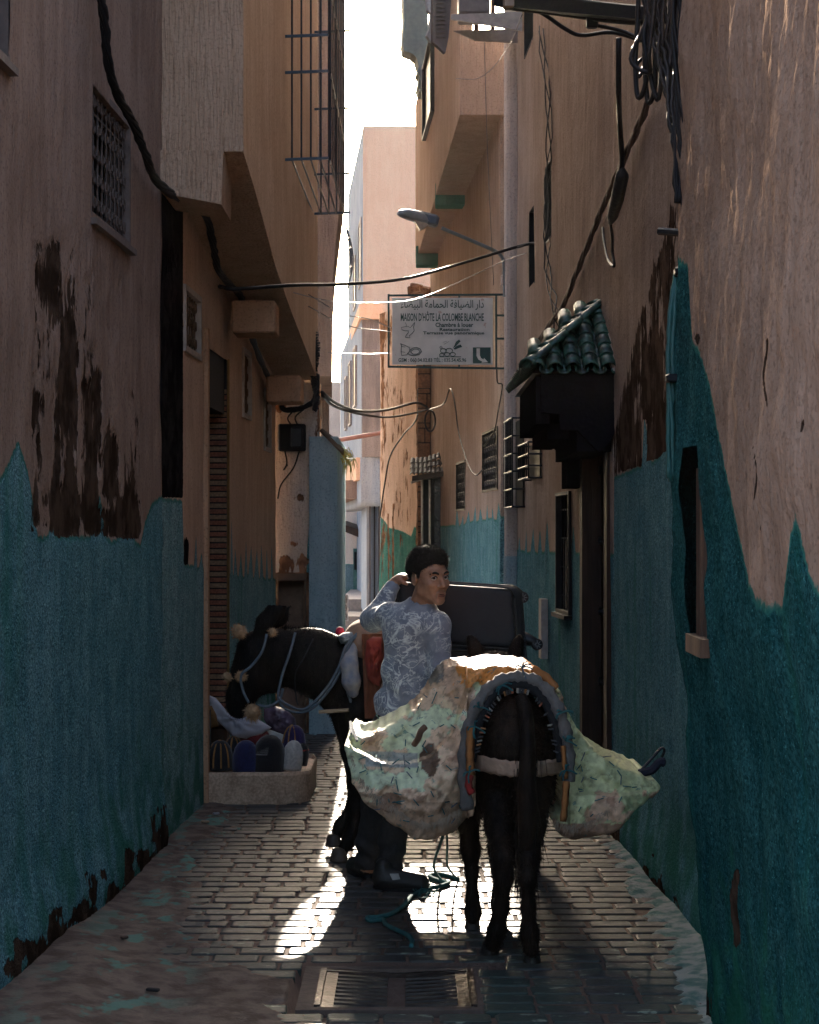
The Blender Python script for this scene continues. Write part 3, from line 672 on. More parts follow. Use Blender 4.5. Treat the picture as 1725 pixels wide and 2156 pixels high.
for y, x, zb in pts: v += [(x, y, zb), (1.3, y, zb), (1.3, y, 6.42), (x, y, 6.42)]
mb.add(v, [(0, 1, 2, 3), (7, 6, 5, 4), (0, 4, 5, 1), (1, 5, 6, 2), (2, 6, 7, 3), (3, 7, 4, 0)]); M_ov2 = plaster('plaster_combed_grey', (.42, .315, .245), (.52, .40, .32), scr=1.); ov4 = mb.build('overhang', M_ov2, h6)
mb = MB(); v = []
for y, x, zb in pts: v += [(x, y, 6.421), (x+.12, y, 6.421), (x+.12, y, 7.5), (x, y, 7.5)]
mb.add(v, [(0, 1, 2, 3), (7, 6, 5, 4), (0, 4, 5, 1), (1, 5, 6, 2), (2, 6, 7, 3), (3, 7, 4, 0)]); mb.build('parapet', M_ov2, ov4)
xb = .62; rf = random.Random(4)  # slats added above the view to break sunlight into streaks on the near wall
while xb < 1.1:
    wb_ = rf.uniform(.03, .10); mb = MB(); mb.bb((xb, 18.3, 6.421), (xb+wb_, 18.33, rf.uniform(6.9, 7.7))); mb.build('dapple_slat', M_wood, ov4); xb += wb_+rf.uniform(.08, .17)
for (px0, px1, py0, py1, y) in ((968, 1050, 243, 266, 18.6), (917, 992, 384, 431, 21.4), (876, 936, 517, 558, 24.8)):
    a, b_ = P(px0, py1, y), P(px1, py0, y); k = MB(); k.bevbox(((a.x+b_.x)/2, y+.14, (a.z+b_.z)/2), (b_.x-a.x, .28, b_.z-a.z), .01); k.build('beam_end', M_tealblk, ov4)
RO = Wall((.477, 18.02), (.08, 25.5), toward=(-3, 20)); 
hh = (RO.u(915), RO.u(897), RO.z(906, 110), RO.z(906, 262)); window(RO, hh, h6, depth=-.01, fw=.02, mat=M_black, bars=6, rails=4, sill=False, proud=.05)
# black shop porch with tiled awning
shp = thing('shop_doorway', 'black tiled doorway with small slate awning behind the young man', 'doorway', P(920, 1300, 24.4))
a, b_ = P(888, 1300, 24.45), P(953, 1000, 24.45)
k = MB(); k.bb((a.x, 24.45, -.02), (b_.x+.12, 25.2, b_.z)); k.build('doorway_body', M_black, shp)
M_tile = simple('black_tile', (.012, .013, .016), .25)
for i in range(3):
    for j in range(4):
        x0 = a.x+.16+i*.135; z0 = .05+j*.62
        k = MB(); k.bevbox((x0+.066, 24.44, z0+.305), (.130, .02, .612), .003); k.build('wall_tile', M_tile, shp)
M_alu = simple('aluminium', (.55, .52, .47), .4, .6)
for px in (889, 905): k = MB(); k.tube([P(px, 1010, 24.4), P(px, 1290, 24.4)], .016, 6); k.build('door_post', M_alu, shp)
k = MB(); k.tube([P(866, 1016, 24.2), P(905, 1003, 24.3)], .016, 6); k.build('awning_rail', M_alu, shp)
k = MB(); k.prism([P(868, 1012, 24), P(950, 1000, 24), P(950, 990, 24), P(868, 1002, 24)], (0, 0, 0), (0, .6, 0)); k.build('awning_base', M_wood, shp)
M_slate = simple('awning_tile_dark', (.03, .032, .034), .7, bump=.3, spec=.2)
for i in range(9):
    for j in range(3):
        pa = P(868+i*9.2, 1000-i*.5-j*11-max(0, i-3)*j*1.3, 24+j*.2); pb = pa+Vector((.01, .22, .075))
        k = MB(); v = []; 
        for q_, s_ in ((pa, 1), (pb, .9)):
            for c in range(5): an = math.pi*c/4; v.append(q_+Vector((-math.cos(an)*.032*s_, 0, math.sin(an)*.030*s_)))
            for c in range(5): an = math.pi*(4-c)/4; v.append(q_+Vector((-math.cos(an)*.022*s_, 0, math.sin(an)*.020*s_)))
        k.add(v, [tuple(range(9, -1, -1)), tuple(range(10, 20))]+[(c, (c+1) % 10, 10+(c+1) % 10, 10+c) for c in range(10)]); k.build('roof_tile', M_slate, shp)
# ---- third right house
R3 = Wall((1.19, 11.1), (.88, 17.7))
h7 = thing('house', 'tall peach house with slit windows and teal skirting between sign and green tiled canopy', 'house', (1.3, 14.5, 0))
te3 = edge_teal(spikes([(1050, 1152), (1062, 1150), (1075, 1158), (1100, 1160), (1130, 1164), (1300, 1168)], [(1068, 1105), (1079, 1092), (1094, 1118), (1108, 1095), (1122, 1120), (1137, 1112), (1152, 1100), (1226, 1090), (1208, 1110)], 4))
drR = (R3.u(1284), R3.u(1231), 2.32, -.3)
wR = [(R3.u(1202), R3.u(1176), R3.z(1189, 1042), R3.z(1189, 1286)), (R3.u(1162), R3.u(1149), R3.z(1155, 345), R3.z(1155, 505)), (R3.u(1127), R3.u(1116), R3.z(1121, 440), R3.z(1121, 600)), (R3.u(1124), R3.u(1105), R3.z(1114, -60), R3.z(1114, 100))]
def st7(px, py, Y, U, Z): return .12+.30*fbm(px/10., py/150., seed=71)*(py < 1000)
build_wall('wall', R3, -.3, 8.6, M_plr, h7, .022, .022, te3, st7, lambda U, Z, px, py, Y: .02*fbm(U*1.5, Z*.6, seed=72)+.006*fbm(U*12, Z*2, seed=73), [drR]+wR, thick=.4)
for hh in wR[1:]: window(R3, hh, h7, depth=.10, fw=.01, mat=M_black, bars=0, sill=False, proud=.004)
wn = window(R3, wR[0], h7, depth=.06, fw=.02, mat=M_black, bars=5, rails=4, sill=True, proud=.02)
hz = wR[0]; k = MB(); bxw(k, R3, min(hz[:2])+.01, max(hz[:2])-.01, hz[3]+.01, hz[3]+.50, -.045, -.035); k.build('lower_sash', simple('curtain', (.34, .30, .27), .5), wn)
# corner pilaster and pipe
k = MB(); k.tube([(.905, 16.6, 1.52), (.900, 16.62, 7.35)], .075, 14); k.build('corner_pilaster', M_pale, h7)
k = MB(); k.tube([(.905, 16.6, -.1), (.905, 16.6, 1.53)], .082, 14); k.build('pilaster_base', M_blue, h7)
pp = MB(); pp.tube([(1.015, 16.9, 1.9), (1.01, 16.9, 7.2)], .035, 10); tag(pp.build('downpipe', M_pale), 'pale vertical pipe at the house corner right of the hanging sign', 'pipe')
# projecting window cages on this house
def cage(label, px0, px1, py0, py1, out, nb, nr):
    u0_, u1_ = R3.u(px1), R3.u(px0); m_ = (px0+px1)/2; zt, zb = R3.z(m_, py0), R3.z(m_, py1)
    c = thing('window_cage', label, 'window grille', R3.p((u0_+u1_)/2, zb, .05))
    for i in range(nb):
        u = u0_+(u1_-u0_)*i/(nb-1); k = MB(); k.tube([R3.p(u, zb, out), R3.p(u, zt, out)], .007, 5); k.build('bar', M_iron, c)
    for j in range(nr):
        z_ = zb+(zt-zb)*j/(nr-1); k = MB(); k.tube([R3.p(u0_, z_, -.02), R3.p(u0_, z_, out), R3.p(u1_, z_, out), R3.p(u1_, z_, -.02)], .008, 5); k.build('rail', M_iron, c)
    g = MB(); bxw(g, R3, u0_, u1_, zb, zt, .002, .012); g.build('pane', M_glass, c)
cage('black iron window cage on the peach wall behind the canopy, the taller one', 1086, 1104, 885, 1068, .10, 6, 6)
cage('small black iron window cage on the peach wall under the canopy', 1118, 1140, 935, 1008, .10, 6, 4)
# door under the canopy
dn = thing('door', 'dark studded wooden door in the right wall under the green canopy', 'door', R3.p(drR[1], 0))
k = MB(); ua, ub = min(drR[:2]), max(drR[:2])
npl = 6
for i in range(npl):
    q = MB(); bxw(q, R3, ua+.1+(ub-ua-.2)*i/npl+.003, ua+.1+(ub-ua-.2)*(i+1)/npl-.003, -.01, 2.24, -.14, -.10+.006*random.random()); q.build('plank', M_wood, dn)
q = MB(); bxw(q, R3, ua-.02, ua+.1, -.02, 2.36, -.2, .02); bxw(q, R3, ub-.1, ub+.01, -.02, 2.36, -.2, .03); bxw(q, R3, ua+.1, ub-.1, 2.25, 2.36, -.2, .02); q.build('door_frame', M_wood, dn)
for j in range(5):
    q = MB(); z_ = .3+j*.45; bxw(q, R3, ua+.11, ub-.11, z_, z_+.05, -.10, -.075); q.build('strap', M_iron, dn)
for j in range(4):
    for i in range(9): 
        q = MB(); c = R3.p(ua+.16+i*(ub-ua-.32)/8, .325+j*.45, -.075); q.lathe([(.016, 0), (.012, .008), (.001, .012)], c, (R3.n.x, R3.n.y, 0), 8); q.build('stud', M_iron, dn)
q = MB(); bxw(q, R3, ua-.1, ub+.1, -.1, 2.4, -.30, -.28); q.build('door_back', M_black, dn)
k = MB(); u_ = R3.u(1150); bxw(k, R3, u_-.12, u_+.05, .78, 1.23, .0, .05); tag(k.build('meter_strip', simple('box_cream', (.42, .38, .34), .6)), 'tall narrow cream pipe cover on the teal wall right of the suitcase', 'pipe cover')
# ---- second right house: teal stucco with bare brown patch
R2 = Wall((1.31, 6.6), (1.19, 11.1))
h8 = thing('house', 'house wall with speckled dark teal stucco below a bare brown patch, right of the door', 'house', (1.4, 9, 0))
te8 = edge_teal([(1270, 1016), (1290, 1008), (1345, 985), (1352, 985), (1357, 880), (1366, 930), (1372, 975), (1390, 962), (1396, 880), (1410, 900), (1700, 900)])
def st8(px, py, Y, U, Z):
    e = np.interp(py, [400, 500, 560, 700, 850, 920, 1010], [1420, 1392, 1375, 1335, 1302, 1290, 1286])
    lo = np.interp(px, [1270, 1290, 1345, 1400], [1016, 1008, 985, 958])
    s = sstep(-14, 14, px-e)*(1-sstep(-6, 2, py-lo))*(.62+.62*fbm(px/9., py/110., seed=81)+.25*sstep(860, 960, py))
    g = np.exp(-((px-1357)/5)**2)*sstep(870, 900, py)
    base = sstep(.02, .22, (py-np.interp(px, [1285, 1330, 1400, 1480, 1560], [1735, 1800, 1890, 2060, 2200]))*Y/FP+.14+.24*fbm(px/16., py/30., seed=32))
    return np.maximum(np.where(g > .35, .1, s), .8*base)
build_wall('wall', R2, -.3, 7.4, M_plr, h8, .022, .022, te8, st8, lambda U, Z, px, py, Y: .015*fbm(U*1.5, Z*1.2, seed=82)+.05*np.exp(-((Z-.05)/.2)**2)+.004*fbm(U*35, Z*35, seed=83), thick=.4)
# ---- near right wall, hand-plastered, leaning out
R1 = Wall((.985, 3.2), (1.065, 6.85))
h9 = thing('old_wall', 'bulging hand-plastered wall end in the right foreground, peach over wavy teal paint', 'wall', (1.2, 5.5, 0))
te9 = edge_teal([(1380, 540), (1425, 545), (1449, 560), (1453, 640), (1458, 720), (1470, 735), (1492, 800), (1510, 900), (1530, 1000), (1548, 1090), (1565, 1170), (1578, 1235), (1592, 1265), (1615, 1278), (1648, 1280), (1655, 1220), (1664, 1140), (1676, 1088), (1690, 1150), (1706, 1215), (1720, 1245), (1760, 1290), (1800, 1180), (1830, 1300), (2600, 1300)])
def st9(px, py, Y, U, Z):
    s = np.zeros_like(px)
    for x0, y0, y1, wd in ((1548, 1820, 2000, 11), (1590, 930, 1060, 3), (1612, 700, 860, 3.5), (1690, 870, 920, 5), (1600, 1060, 1120, 2.5)):
        s = np.maximum(s, .75*np.exp(-((px-x0-4*np.sin(py/22.))/wd)**2)*sstep(y0-15, y0+25, py)*(1-sstep(y1-20, y1+20, py)))
    s = np.maximum(s, .6*np.exp(-((px-1470)/14)**2-((py-715)/22)**2))
    return np.maximum(s, .85*sstep(2020, 2130, py+fbm(px/9., py/30., seed=91)*60)*(1-sstep(1480, 1520, px)))
def dp9(U, Z, px, py, Y):
    e = np.interp(Z, [-.2, 0., .3, .75, 1.1, 1.45, 1.9, 2.2, 2.65, 3.0, 3.4, 4.5], [1.055, 1.05, 1.03, .995, .975, .935, .922, .922, .94, .95, .958, .97])
    t = sstep(3.3, 4.6, Y); d = (1.055-e)*t
    d = d+.036*fbm(U*1.8, Z*1.2, seed=92)+.026*fbm(U*6, Z*2.6, seed=93)+.009*fbm(U*17, Z*6, seed=94)+.005*fbm(U*40, Z*15, seed=95)
    d = d-.02*np.exp(-((px-1590)/3.)**2)*(abs(py-985) < 70)
    return d-.09*sstep(6.70, 6.85, Y)**2
slot = (2.84, 3.14, 1.995, 1.347)
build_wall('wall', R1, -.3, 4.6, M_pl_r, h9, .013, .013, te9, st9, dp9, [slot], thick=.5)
k = MB(); bxw(k, R1, min(slot[:2])-.04, max(slot[:2])+.04, slot[3]-.05, slot[2]+.05, .03, .05); k.build('slot_back', M_black, h9)
k = MB(); ws = simple('wood_old', (.17, .095, .055), .8, c2=(.05, .03, .02), stretch=(1, 1, .1), scale=30, bump=.5)
for off, uu in ((.095, .30), (.105, .62)):
    q = MB(); u_ = min(slot[:2])+(max(slot[:2])-min(slot[:2]))*uu; bxw(q, R1, u_-.06, u_+.05, slot[3]+.02, slot[2]-.07, .045, off); q.build('wooden_post', ws, h9)
q = MB(); bxw(q, R1, min(slot[:2])-.06, max(slot[:2])+.02, slot[3]-.03, slot[3]+.03, .04, .13); q.build('post_foot', ws, h9)
# ============================================================ canopy over the right door
can = thing('door_canopy', 'green glazed tile canopy on dark wooden brackets over the right door', 'canopy', (1.19, 11.9, 2.6))
M_gt, t, b = newmat('green_glaze'); n = N(t); p = n.obj()
t.links.new(n.mix(n.ramp(n.noise(p, 14, 5), .38, .62), rgb(.006, .026, .021), rgb(.020, .100, .070)), b.inputs['Base Color'])
t.links.new(n.math('ADD', .26, n.math('MULTIPLY', n.noise(p, 25, 5), .45)), b.inputs['Roughness']); b.inputs['Specular IOR Level'].default_value = .7
M_clay = simple('clay_edge', (.16, .085, .05), .9)
def half_tile(a, b_, up, r, parent, cover=True):
    a, b_, up = Vector(a), Vector(b_), Vector(up).normalized(); d = (b_-a).normalized(); up = (up-d*up.dot(d)).normalized(); s = d.cross(up)
    v = []; m_ = 7
    for q, k_ in ((a, 1.06), (b_, .9)):
        for rr in (r*k_, r*k_-.011):
            for c in range(m_):
                an = math.pi*c/(m_-1); v.append(q+s*math.cos(an)*rr+up*(math.sin(an)*rr*(.95 if cover else -.75)))
    f = []
    for c in range(m_-1): f += [(c, c+1, 2*m_+c+1, 2*m_+c), (m_+c+1, m_+c, 3*m_+c, 3*m_+c+1), (c+1, c, m_+c, m_+c+1), (2*m_+c, 2*m_+c+1, 3*m_+c+1, 3*m_+c)]
    f += [(0, 2*m_, 3*m_, m_), (m_-1, 2*m_-1, 4*m_-1, 3*m_-1)]
    k = MB(); k.add(v, f); return k.build('roof_tile', M_gt, parent, True)
EX0, EX1, EY0, EY1, EZ = .685, 1.185, 11.0, 12.95, 2.66; apex = Vector((1.185, 11.72, 3.12))
# near slope: tiles run from the near eave up towards the wall
nf = Vector((0, -(apex.z-EZ), apex.y-EY0)).normalized()
def roof_near(x, t_):      # t_ 0 at eave .. 1 at apex height
    return Vector((x, EY0+(apex.y-EY0)*t_, EZ+(apex.z-EZ)*t_))
cols = 5
for i in range(cols):
    x = EX0+.055+i*.104; lim = (x-EX0+.05)/(EX1-EX0)
    tt = 0.
    while tt < min(lim, .93):
        half_tile(roof_near(x, tt)-nf*-.015*(1+tt*0), roof_near(x, min(tt+.25, 1.0))+nf*.002, nf, .046, can); tt += .155
    if i < cols-1 or True:
        tt = 0.
        while tt < min(lim, .8) and i < cols: half_tile(roof_near(x+.052, tt)+nf*.01, roof_near(x+.052, tt+.25)+nf*.0, nf, .04, can, False); tt += .25
# side slope towards the alley
ns = Vector((-(apex.z-EZ), 0, apex.x-EX0)).normalized()
for i in range(18):
    y = EY0+.06+i*.106; lim = min(1., (y-EY0+.05)/(apex.y-EY0), (EY1-y+.1)/(EY1-apex.y)); tt = 0.
    while tt < min(lim, .9):
        a_ = Vector((EX0+(EX1-EX0)*tt, y, EZ+(apex.z-EZ)*tt)); b_ = Vector((EX0+(EX1-EX0)*min(1, tt+.3), y, EZ+(apex.z-EZ)*min(1, tt+.3)))
        half_tile(a_+ns*.016, b_, ns, .045, can); tt += .2
# hip ridge
for i in range(9):
    a_ = Vector((EX0, EY0, EZ)).lerp(apex, i/9.); b_ = Vector((EX0, EY0, EZ)).lerp(apex, min(1, (i+1.25)/9.)); half_tile(a_+Vector((-.005, -.01, .022)), b_+Vector((0, 0, .012)), (-.4, -.3, 1), .054, can)
# white mortar fillet where the roof meets the wall
k = MB(); k.prism([(1.10, 11.70, 3.10), (1.19, 11.72, 3.21), (1.19, 11.0, 2.70), (1.17, 11.0, 2.66)], (0, 0, 0), (.05, .0, .0)); k.build('mortar_fillet', M_pale, can)
k = MB(); k.add([(EX0+.03, EY0+.03, EZ-.01), (EX1, EY0+.03, EZ-.01), (EX1, EY1-.03, EZ-.01), (EX0+.03, EY1-.03, EZ-.01), (apex.x, apex.y, apex.z-.04), (apex.x-.05, apex.y, apex.z-.04)], [(0, 3, 2, 1), (0, 1, 4, 5), (1, 2, 4), (2, 3, 5, 4), (3, 0, 5)]); k.build('roof_deck', M_wood, can)
M_dk = simple('timber_black', (.008, .008, .011), .9, bump=.3, spec=.0)
for y in (11.05, 12.75):
    pol = [(1140, 780), (1300, 778), (1302, 900), (1282, 935), (1262, 952), (1240, 930), (1216, 905), (1180, 905), (1178, 872), (1140, 868)]
    c0 = [P(x, y_, 11.05) for x, y_ in pol]
    k = MB(); k.prism([(q.x, 0, q.z-(.03 if y > 12 else 0)) for q in c0], (0, y, 0), (0, y+.07, 0)); k.build('bracket', M_dk, can)
for (x0, x1, z0, z1, y0, y1) in ((.74, .82, 2.36, 2.64, 11.12, 12.75), (.82, .95, 2.28, 2.37, 11.3, 12.7), (.98, 1.18, 2.2, 2.62, 11.12, 12.75), (1.02, 1.17, 2.02, 2.2, 12.3, 12.74)):
    k = MB(); k.bb((x0, y0, z0), (x1, y1, z1)); k.build('beam', M_dk, can)
for i in range(9):
    k = MB(); y = 11.2+i*.18; k.bb((.82, y, 2.46), (.98, y+.06, 2.58)); k.build('rafter', M_dk, can)
# ============================================================ hanging sign
SY = 17.2
sg = thing('hanging_sign', 'white guest house sign with green lettering hung from a green iron bracket', 'sign', P(1080, 700, SY))
M_gi = simple('iron_green', (.012, .045, .045), .45, .3, bump=.15)
m, t, b = newmat('sign_white'); n = N(t); p = n.obj()
rust = n.ramp(n.noise(p, 9, 6, .7), .66, .72)
t.links.new(n.mix(n.math('MULTIPLY', rust, .5), n.mix(n.ramp(n.noise(p, 5, 5), .35, .7), rgb(.52, .56, .55), rgb(.66, .69, .67)), rgb(.28, .12, .06)), b.inputs['Base Color']); b.inputs['Roughness'].default_value = .45
k = MB(); a, b_ = P(826, 768, SY), P(1038, 627, SY); k.bevbox(((a.x+b_.x)/2, SY, (a.z+b_.z)/2), (b_.x-a.x, .02, b_.z-a.z), .003); k.build('sign_panel', m, sg)
for (x0, y0, x1, y1) in ((818, 622, 1082, 620), (818, 772, 1078, 776), (818.5, 619, 818.5, 774), (1045, 621, 1045, 775), (1045, 664, 1080, 664), (1045, 713, 1080, 713), (1079, 618, 1077, 778)):
    k = MB(); k.beam(P(x0, y0, SY), P(x1, y1, SY), .018, .018, (0, 1, 0)); k.build('frame_bar', M_gi, sg)
for (x, y0, y1) in ((893, 622, 628), (967, 622, 628), (893, 767, 772), (967, 767, 772)):
    k = MB(); k.beam(P(x, y0, SY), P(x, y1, SY), .014, .014, (0, 1, 0)); k.build('fixing_tab', M_gi, sg)
M_ink = simple('ink_green', (.010, .060, .050), .5)
def lettering(body, x0, x1, y0, y1, mat=M_ink, d=SY-.0145, parent=sg, name='lettering', bold=0.):
    c = bpy.data.curves.new('txt', 'FONT'); c.body = body; c.resolution_u = 2; c.offset = bold
    o = bpy.data.objects.new('txt', c); COL.objects.link(o)
    dg = bpy.context.evaluated_depsgraph_get(); me = bpy.data.meshes.new_from_object(o.evaluated_get(dg)); bpy.data.objects.remove(o)
    co = np.empty(len(me.vertices)*3, np.float32); me.vertices.foreach_get('co', co); co = co.reshape(-1, 3)
    if len(co) == 0: return
    lo, hi = co.min(0), co.max(0); A, B = P(x0, y1, d), P(x1, y0, d)
    q = np.empty_like(co); q[:, 0] = A.x+(co[:, 0]-lo[0])/(hi[0]-lo[0])*(B.x-A.x); q[:, 1] = d; q[:, 2] = A.z+(co[:, 1]-lo[1])/(hi[1]-lo[1])*(B.z-A.z)
    me.vertices.foreach_set('co', q.ravel()); me.update(); me.name = name
    return obj_from(name, me, mat, parent)
ar = '\uFEA9\uFE8D\uFEAD \uFE8D\uFEDF\uFEC0\uFEF4\uFE8E\uFED3\uFE94 \uFE8D\uFEDF\uFEA4\uFEE4\uFE8E\uFEE3\uFE94 \uFE8D\uFEDF\uFE92\uFEF4\uFEC0\uFE8E\uFE80'
lettering(ar[::-1], 844, 1019, 631, 653, bold=.012)
lettering("MAISON D'H\u00D4TE LA COLOMBE BLANCHE", 844, 1019, 655, 676, bold=.018)
lettering('Chambre \u00e0 louer', 917, 997, 679, 688.5, bold=.03)
lettering('Restauration', 926, 989, 690, 697, bold=.03)
lettering('Terrasse vue panoramique', 891, 1020, 697.5, 706, bold=.03)
lettering('GSM : 060.04.02.83 T\u00c9L : 035.54.45.96', 839, 982, 752, 762, bold=.02)
def SP(cx, cy): return P(759+.22*cx, 586.5+.22*cy, SY-.0145)
def stroke(pts, w=1.3, name='drawing'):
    k = MB(); k.tube([SP(*q) for q in pts], w*SY/FP/2, 4); return k.build(name, M_ink, sg)
stroke([(520, 418), (495, 450), (478, 470), (455, 455), (435, 458), (392, 468), (398, 490), (430, 500), (462, 500), (458, 520), (440, 540), (430, 560), (452, 566), (475, 566), (470, 545), (495, 525), (515, 500), (510, 465), (520, 418)])
stroke([(430, 420), (440, 440), (438, 456)])
stroke([(385, 620), (400, 630), (420, 635), (470, 660), (475, 690), (445, 730), (395, 735), (390, 700), (393, 640), (385, 620)], 1.6)
stroke([(470, 690), (500, 665), (540, 658), (575, 675), (585, 700), (560, 728), (510, 738), (470, 730), (450, 712)], 1.8)
stroke([(480, 700), (510, 675), (550, 675), (572, 700), (545, 722), (505, 724), (480, 700)], 1.6)
stroke([(395, 650), (430, 655)]); stroke([(392, 700), (430, 705)])
stroke([(755, 748), (965, 748)], 2.0)
for cx_, cy_, r_ in ((795, 690, 30), (850, 690, 34), (780, 730, 22), (830, 725, 26), (885, 725, 26)):
    stroke([(cx_+r_*math.cos(i*.7), cy_+r_*.7*math.sin(i*.7)) for i in range(10)], 1.8)
stroke([(760, 655), (775, 645), (785, 660), (765, 668), (760, 655)], 1.5)
for pts in ([(885, 665), (900, 640), (915, 605), (945, 582), (960, 600), (930, 630), (905, 655)], [(890, 670), (920, 645), (960, 630), (975, 655), (940, 665), (905, 680)]):
    k = MB(); q_ = [SP(*q) for q in pts]; k.prism(q_, (0, 0, 0), (0, .002, 0)); k.build('drawing', M_ink, sg)
stroke([(790, 610), (830, 598)], .9); stroke([(800, 630), (850, 600)], .9)
k = MB(); k.prism([SP(1077, 658), SP(1247, 658), SP(1247, 810), SP(1077, 810)], (0, 0, 0), (0, .003, 0)); k.build('arrow_field', M_ink, sg)
k = MB(); k.prism([SP(*q)+Vector((0, -.003, 0)) for q in ((1112, 668), (1145, 668), (1145, 735), (1155, 760), (1180, 775), (1183, 758), (1222, 800), (1160, 806), (1165, 793), (1130, 775), (1112, 740))], (0, 0, 0), (0, .002, 0)); k.build('arrow', simple('arrow_white', (.62, .65, .63), .5), sg)
# ============================================================ street lamp
lp = thing('street_lamp', 'grey street lamp head on a bent arm above the sign', 'street lamp', P(1062, 600, 16.6))
k = MB(); a, b_ = P(842, 455, 16.2), P(930, 478, 16.5); d = (b_-a).normalized()
sec = [(-.03, .01, .012), (0, .03, .045), (.08, .055, .07), (.2, .062, .08), (.34, .06, .075), (.40, .03, .045)]
v = []; 
for s_, w_, h_ in sec:
    c = a+d*s_
    for i in range(12):
        an = 2*math.pi*i/12; v.append(c+Vector((0, math.cos(an)*w_*1.3, (math.sin(an)*h_ if math.sin(an) > 0 else math.sin(an)*h_*.35)+.01)))
f = [tuple(range(11, -1, -1)), tuple(range(60, 72))]+[(j*12+i, j*12+(i+1) % 12, j*12+12+(i+1) % 12, j*12+12+i) for j in range(5) for i in range(12)]
k.add(v, f); k.build('lamp_head', simple('lamp_grey', (.22, .25, .26), .4, .2), lp, True)
k = MB(); c = a+d*.31; k.bevbox(c+Vector((0, 0, .035)), (.20, .14, .10), .02, Matrix.Rotation(.25, 3, 'Y')); k.build('lamp_housing', simple('lamp_blue', (.04, .055, .085), .4), lp)
k = MB(); k.prism([a+d*.16+Vector((0, -.06, -.01)), a+d*.33+Vector((0, -.06, -.01)), a+d*.27+Vector((0, -.03, -.05)), a+d*.22+Vector((0, -.03, -.075))], (0, 0, 0), (0, .1, 0)); k.build('lamp_lens', simple('lens', (.5, .42, .36), .2), lp)
k = MB(); k.tube(bez([P(930, 480, 16.5), P(985, 503, 16.55), P(1040, 527, 16.6), P(1056, 540, 16.6), P(1062, 560, 16.6), P(1063, 625, 16.6)], 5), .016, 8); k.build('lamp_arm', simple('lamp_arm', (.16, .20, .22), .4, .4), lp)
k = MB(); k.bevbox(P(1061, 590, 16.62), (.05, .05, .10), .01); k.build('lamp_bracket', M_pale, lp)
# ============================================================ cables
def cable(label, pts, r, n=6, group='cables strung along and across the alley', mat=None, name='cable', steps=6):
    k = MB(); k.tube(bez(pts, steps), r, n); return tag(k.build(name, mat or M_cable, None, True), label, 'cable', group)
def bundle(label, pts, strands, r, spread, name='cable_bundle', steps=8, mat=None, tw=.5):
    c = bez(pts, steps); root = thing(name, label, 'cable', c[0], 'cables strung along and across the alley')
    for s_ in range(strands):
        q = [p_+Vector((math.cos(tw*i+s_*6.28/strands)*spread*(.5+.5*random.random()), math.sin(i*.3+s_)*spread*.5, math.sin(tw*i+s_*6.28/strands)*spread*(.6+.4*random.random()))) for i, p_ in enumerate(c)]
        k = MB(); k.tube(q, r*random.uniform(.8, 1.2), 6); k.build('strand', mat or M_cable, root, True)
    return root
big_l = [L1.pt(x, y, .07) for x, y in ((176, -40), (186, 40), (196, 130), (216, 200), (252, 262), (275, 320), (296, 372), (335, 408))]
big_l += [L2.pt(x, y, .10) for x, y in ((378, 436), (402, 462), (416, 520), (428, 570), (452, 600), (478, 626))]
big_l += [L2.pt(x, y, .06) for x, y in ((492, 668), (512, 706), (534, 762), (556, 806), (574, 838))]+[P(600, 862, 16.2), P(640, 857, 16.25), P(664, 838, 16.3), P(668, 790, 16.3)]
bundle('thick black cable bundle drooping along the left wall from the top edge', big_l, 5, .011, .017, steps=6)
cable('black cable spanning from the left overhang up to the right wall above the sign', [P(462, 603, 11.7), P(500, 608, 11.6), P(620, 600, 12.0), P(720, 598, 13), P(850, 587, 14.2), P(980, 552, 15.1), P(1080, 522, 15.5), P(1120, 512, 15.5), P(1140, 510, 15.4), P(1165, 530, 15), P(1190, 585, 14.5), P(1200, 640, 14.3)], .013, steps=8)
cable('thinner black cable hooked beside the long span on the right wall', [P(1090, 521, 15.4), P(1125, 512, 15.3), P(1150, 535, 15), P(1175, 575, 14.7), P(1186, 610, 14.5)], .009)
bundle('tangle of black cables on the downpipe under the left overhang', [P(662, 700, 16.2), P(668, 745, 16.15), P(662, 790, 16.2), P(668, 835, 16.2), P(664, 860, 16.2)], 5, .009, .03, tw=1.3)
cable('black cable sagging from the left wall stub to the old golden wall, upper one', [P(678, 826, 16.4), P(710, 850, 17.5), P(760, 866, 20), P(820, 862, 23), P(875, 848, 25), P(900, 857, 25.3)], .016)
cable('black cable sagging from the left wall stub to the old golden wall, lower one', [P(678, 832, 16.4), P(706, 856, 17.5), P(760, 872, 20), P(820, 878, 23), P(880, 868, 25), P(905, 860, 25.3)], .013)
cable('coil of black cable hanging by the brick pillar', [P(906+11*math.cos(i*.75), 886+22*math.sin(i*.75), 24.6) for i in range(18)], .012)
cable('thin cable zigzagging down the golden wall', [P(880, 820, 26), P(878, 880, 26.2), P(850, 915, 27), P(822, 960, 27.6), P(810, 1020, 28), P(800, 1090, 28.3)], .012)
cable('thin cable dipping to the grilled window on the right', [P(905, 862, 23.6), P(935, 850, 22.5), P(948, 818, 22), P(958, 850, 21.5), P(966, 910, 21), P(985, 975, 20), P(1002, 1000, 19.4), P(1020, 985, 19)], .009)
cable('thin cable dropping from the sign bracket to the right window', [P(1046, 775, 17.5), P(1048, 805, 17.5), P(1058, 812, 17.5), P(1050, 860, 17.8), P(1040, 910, 18.2), P(1020, 940, 18.6)], .007)
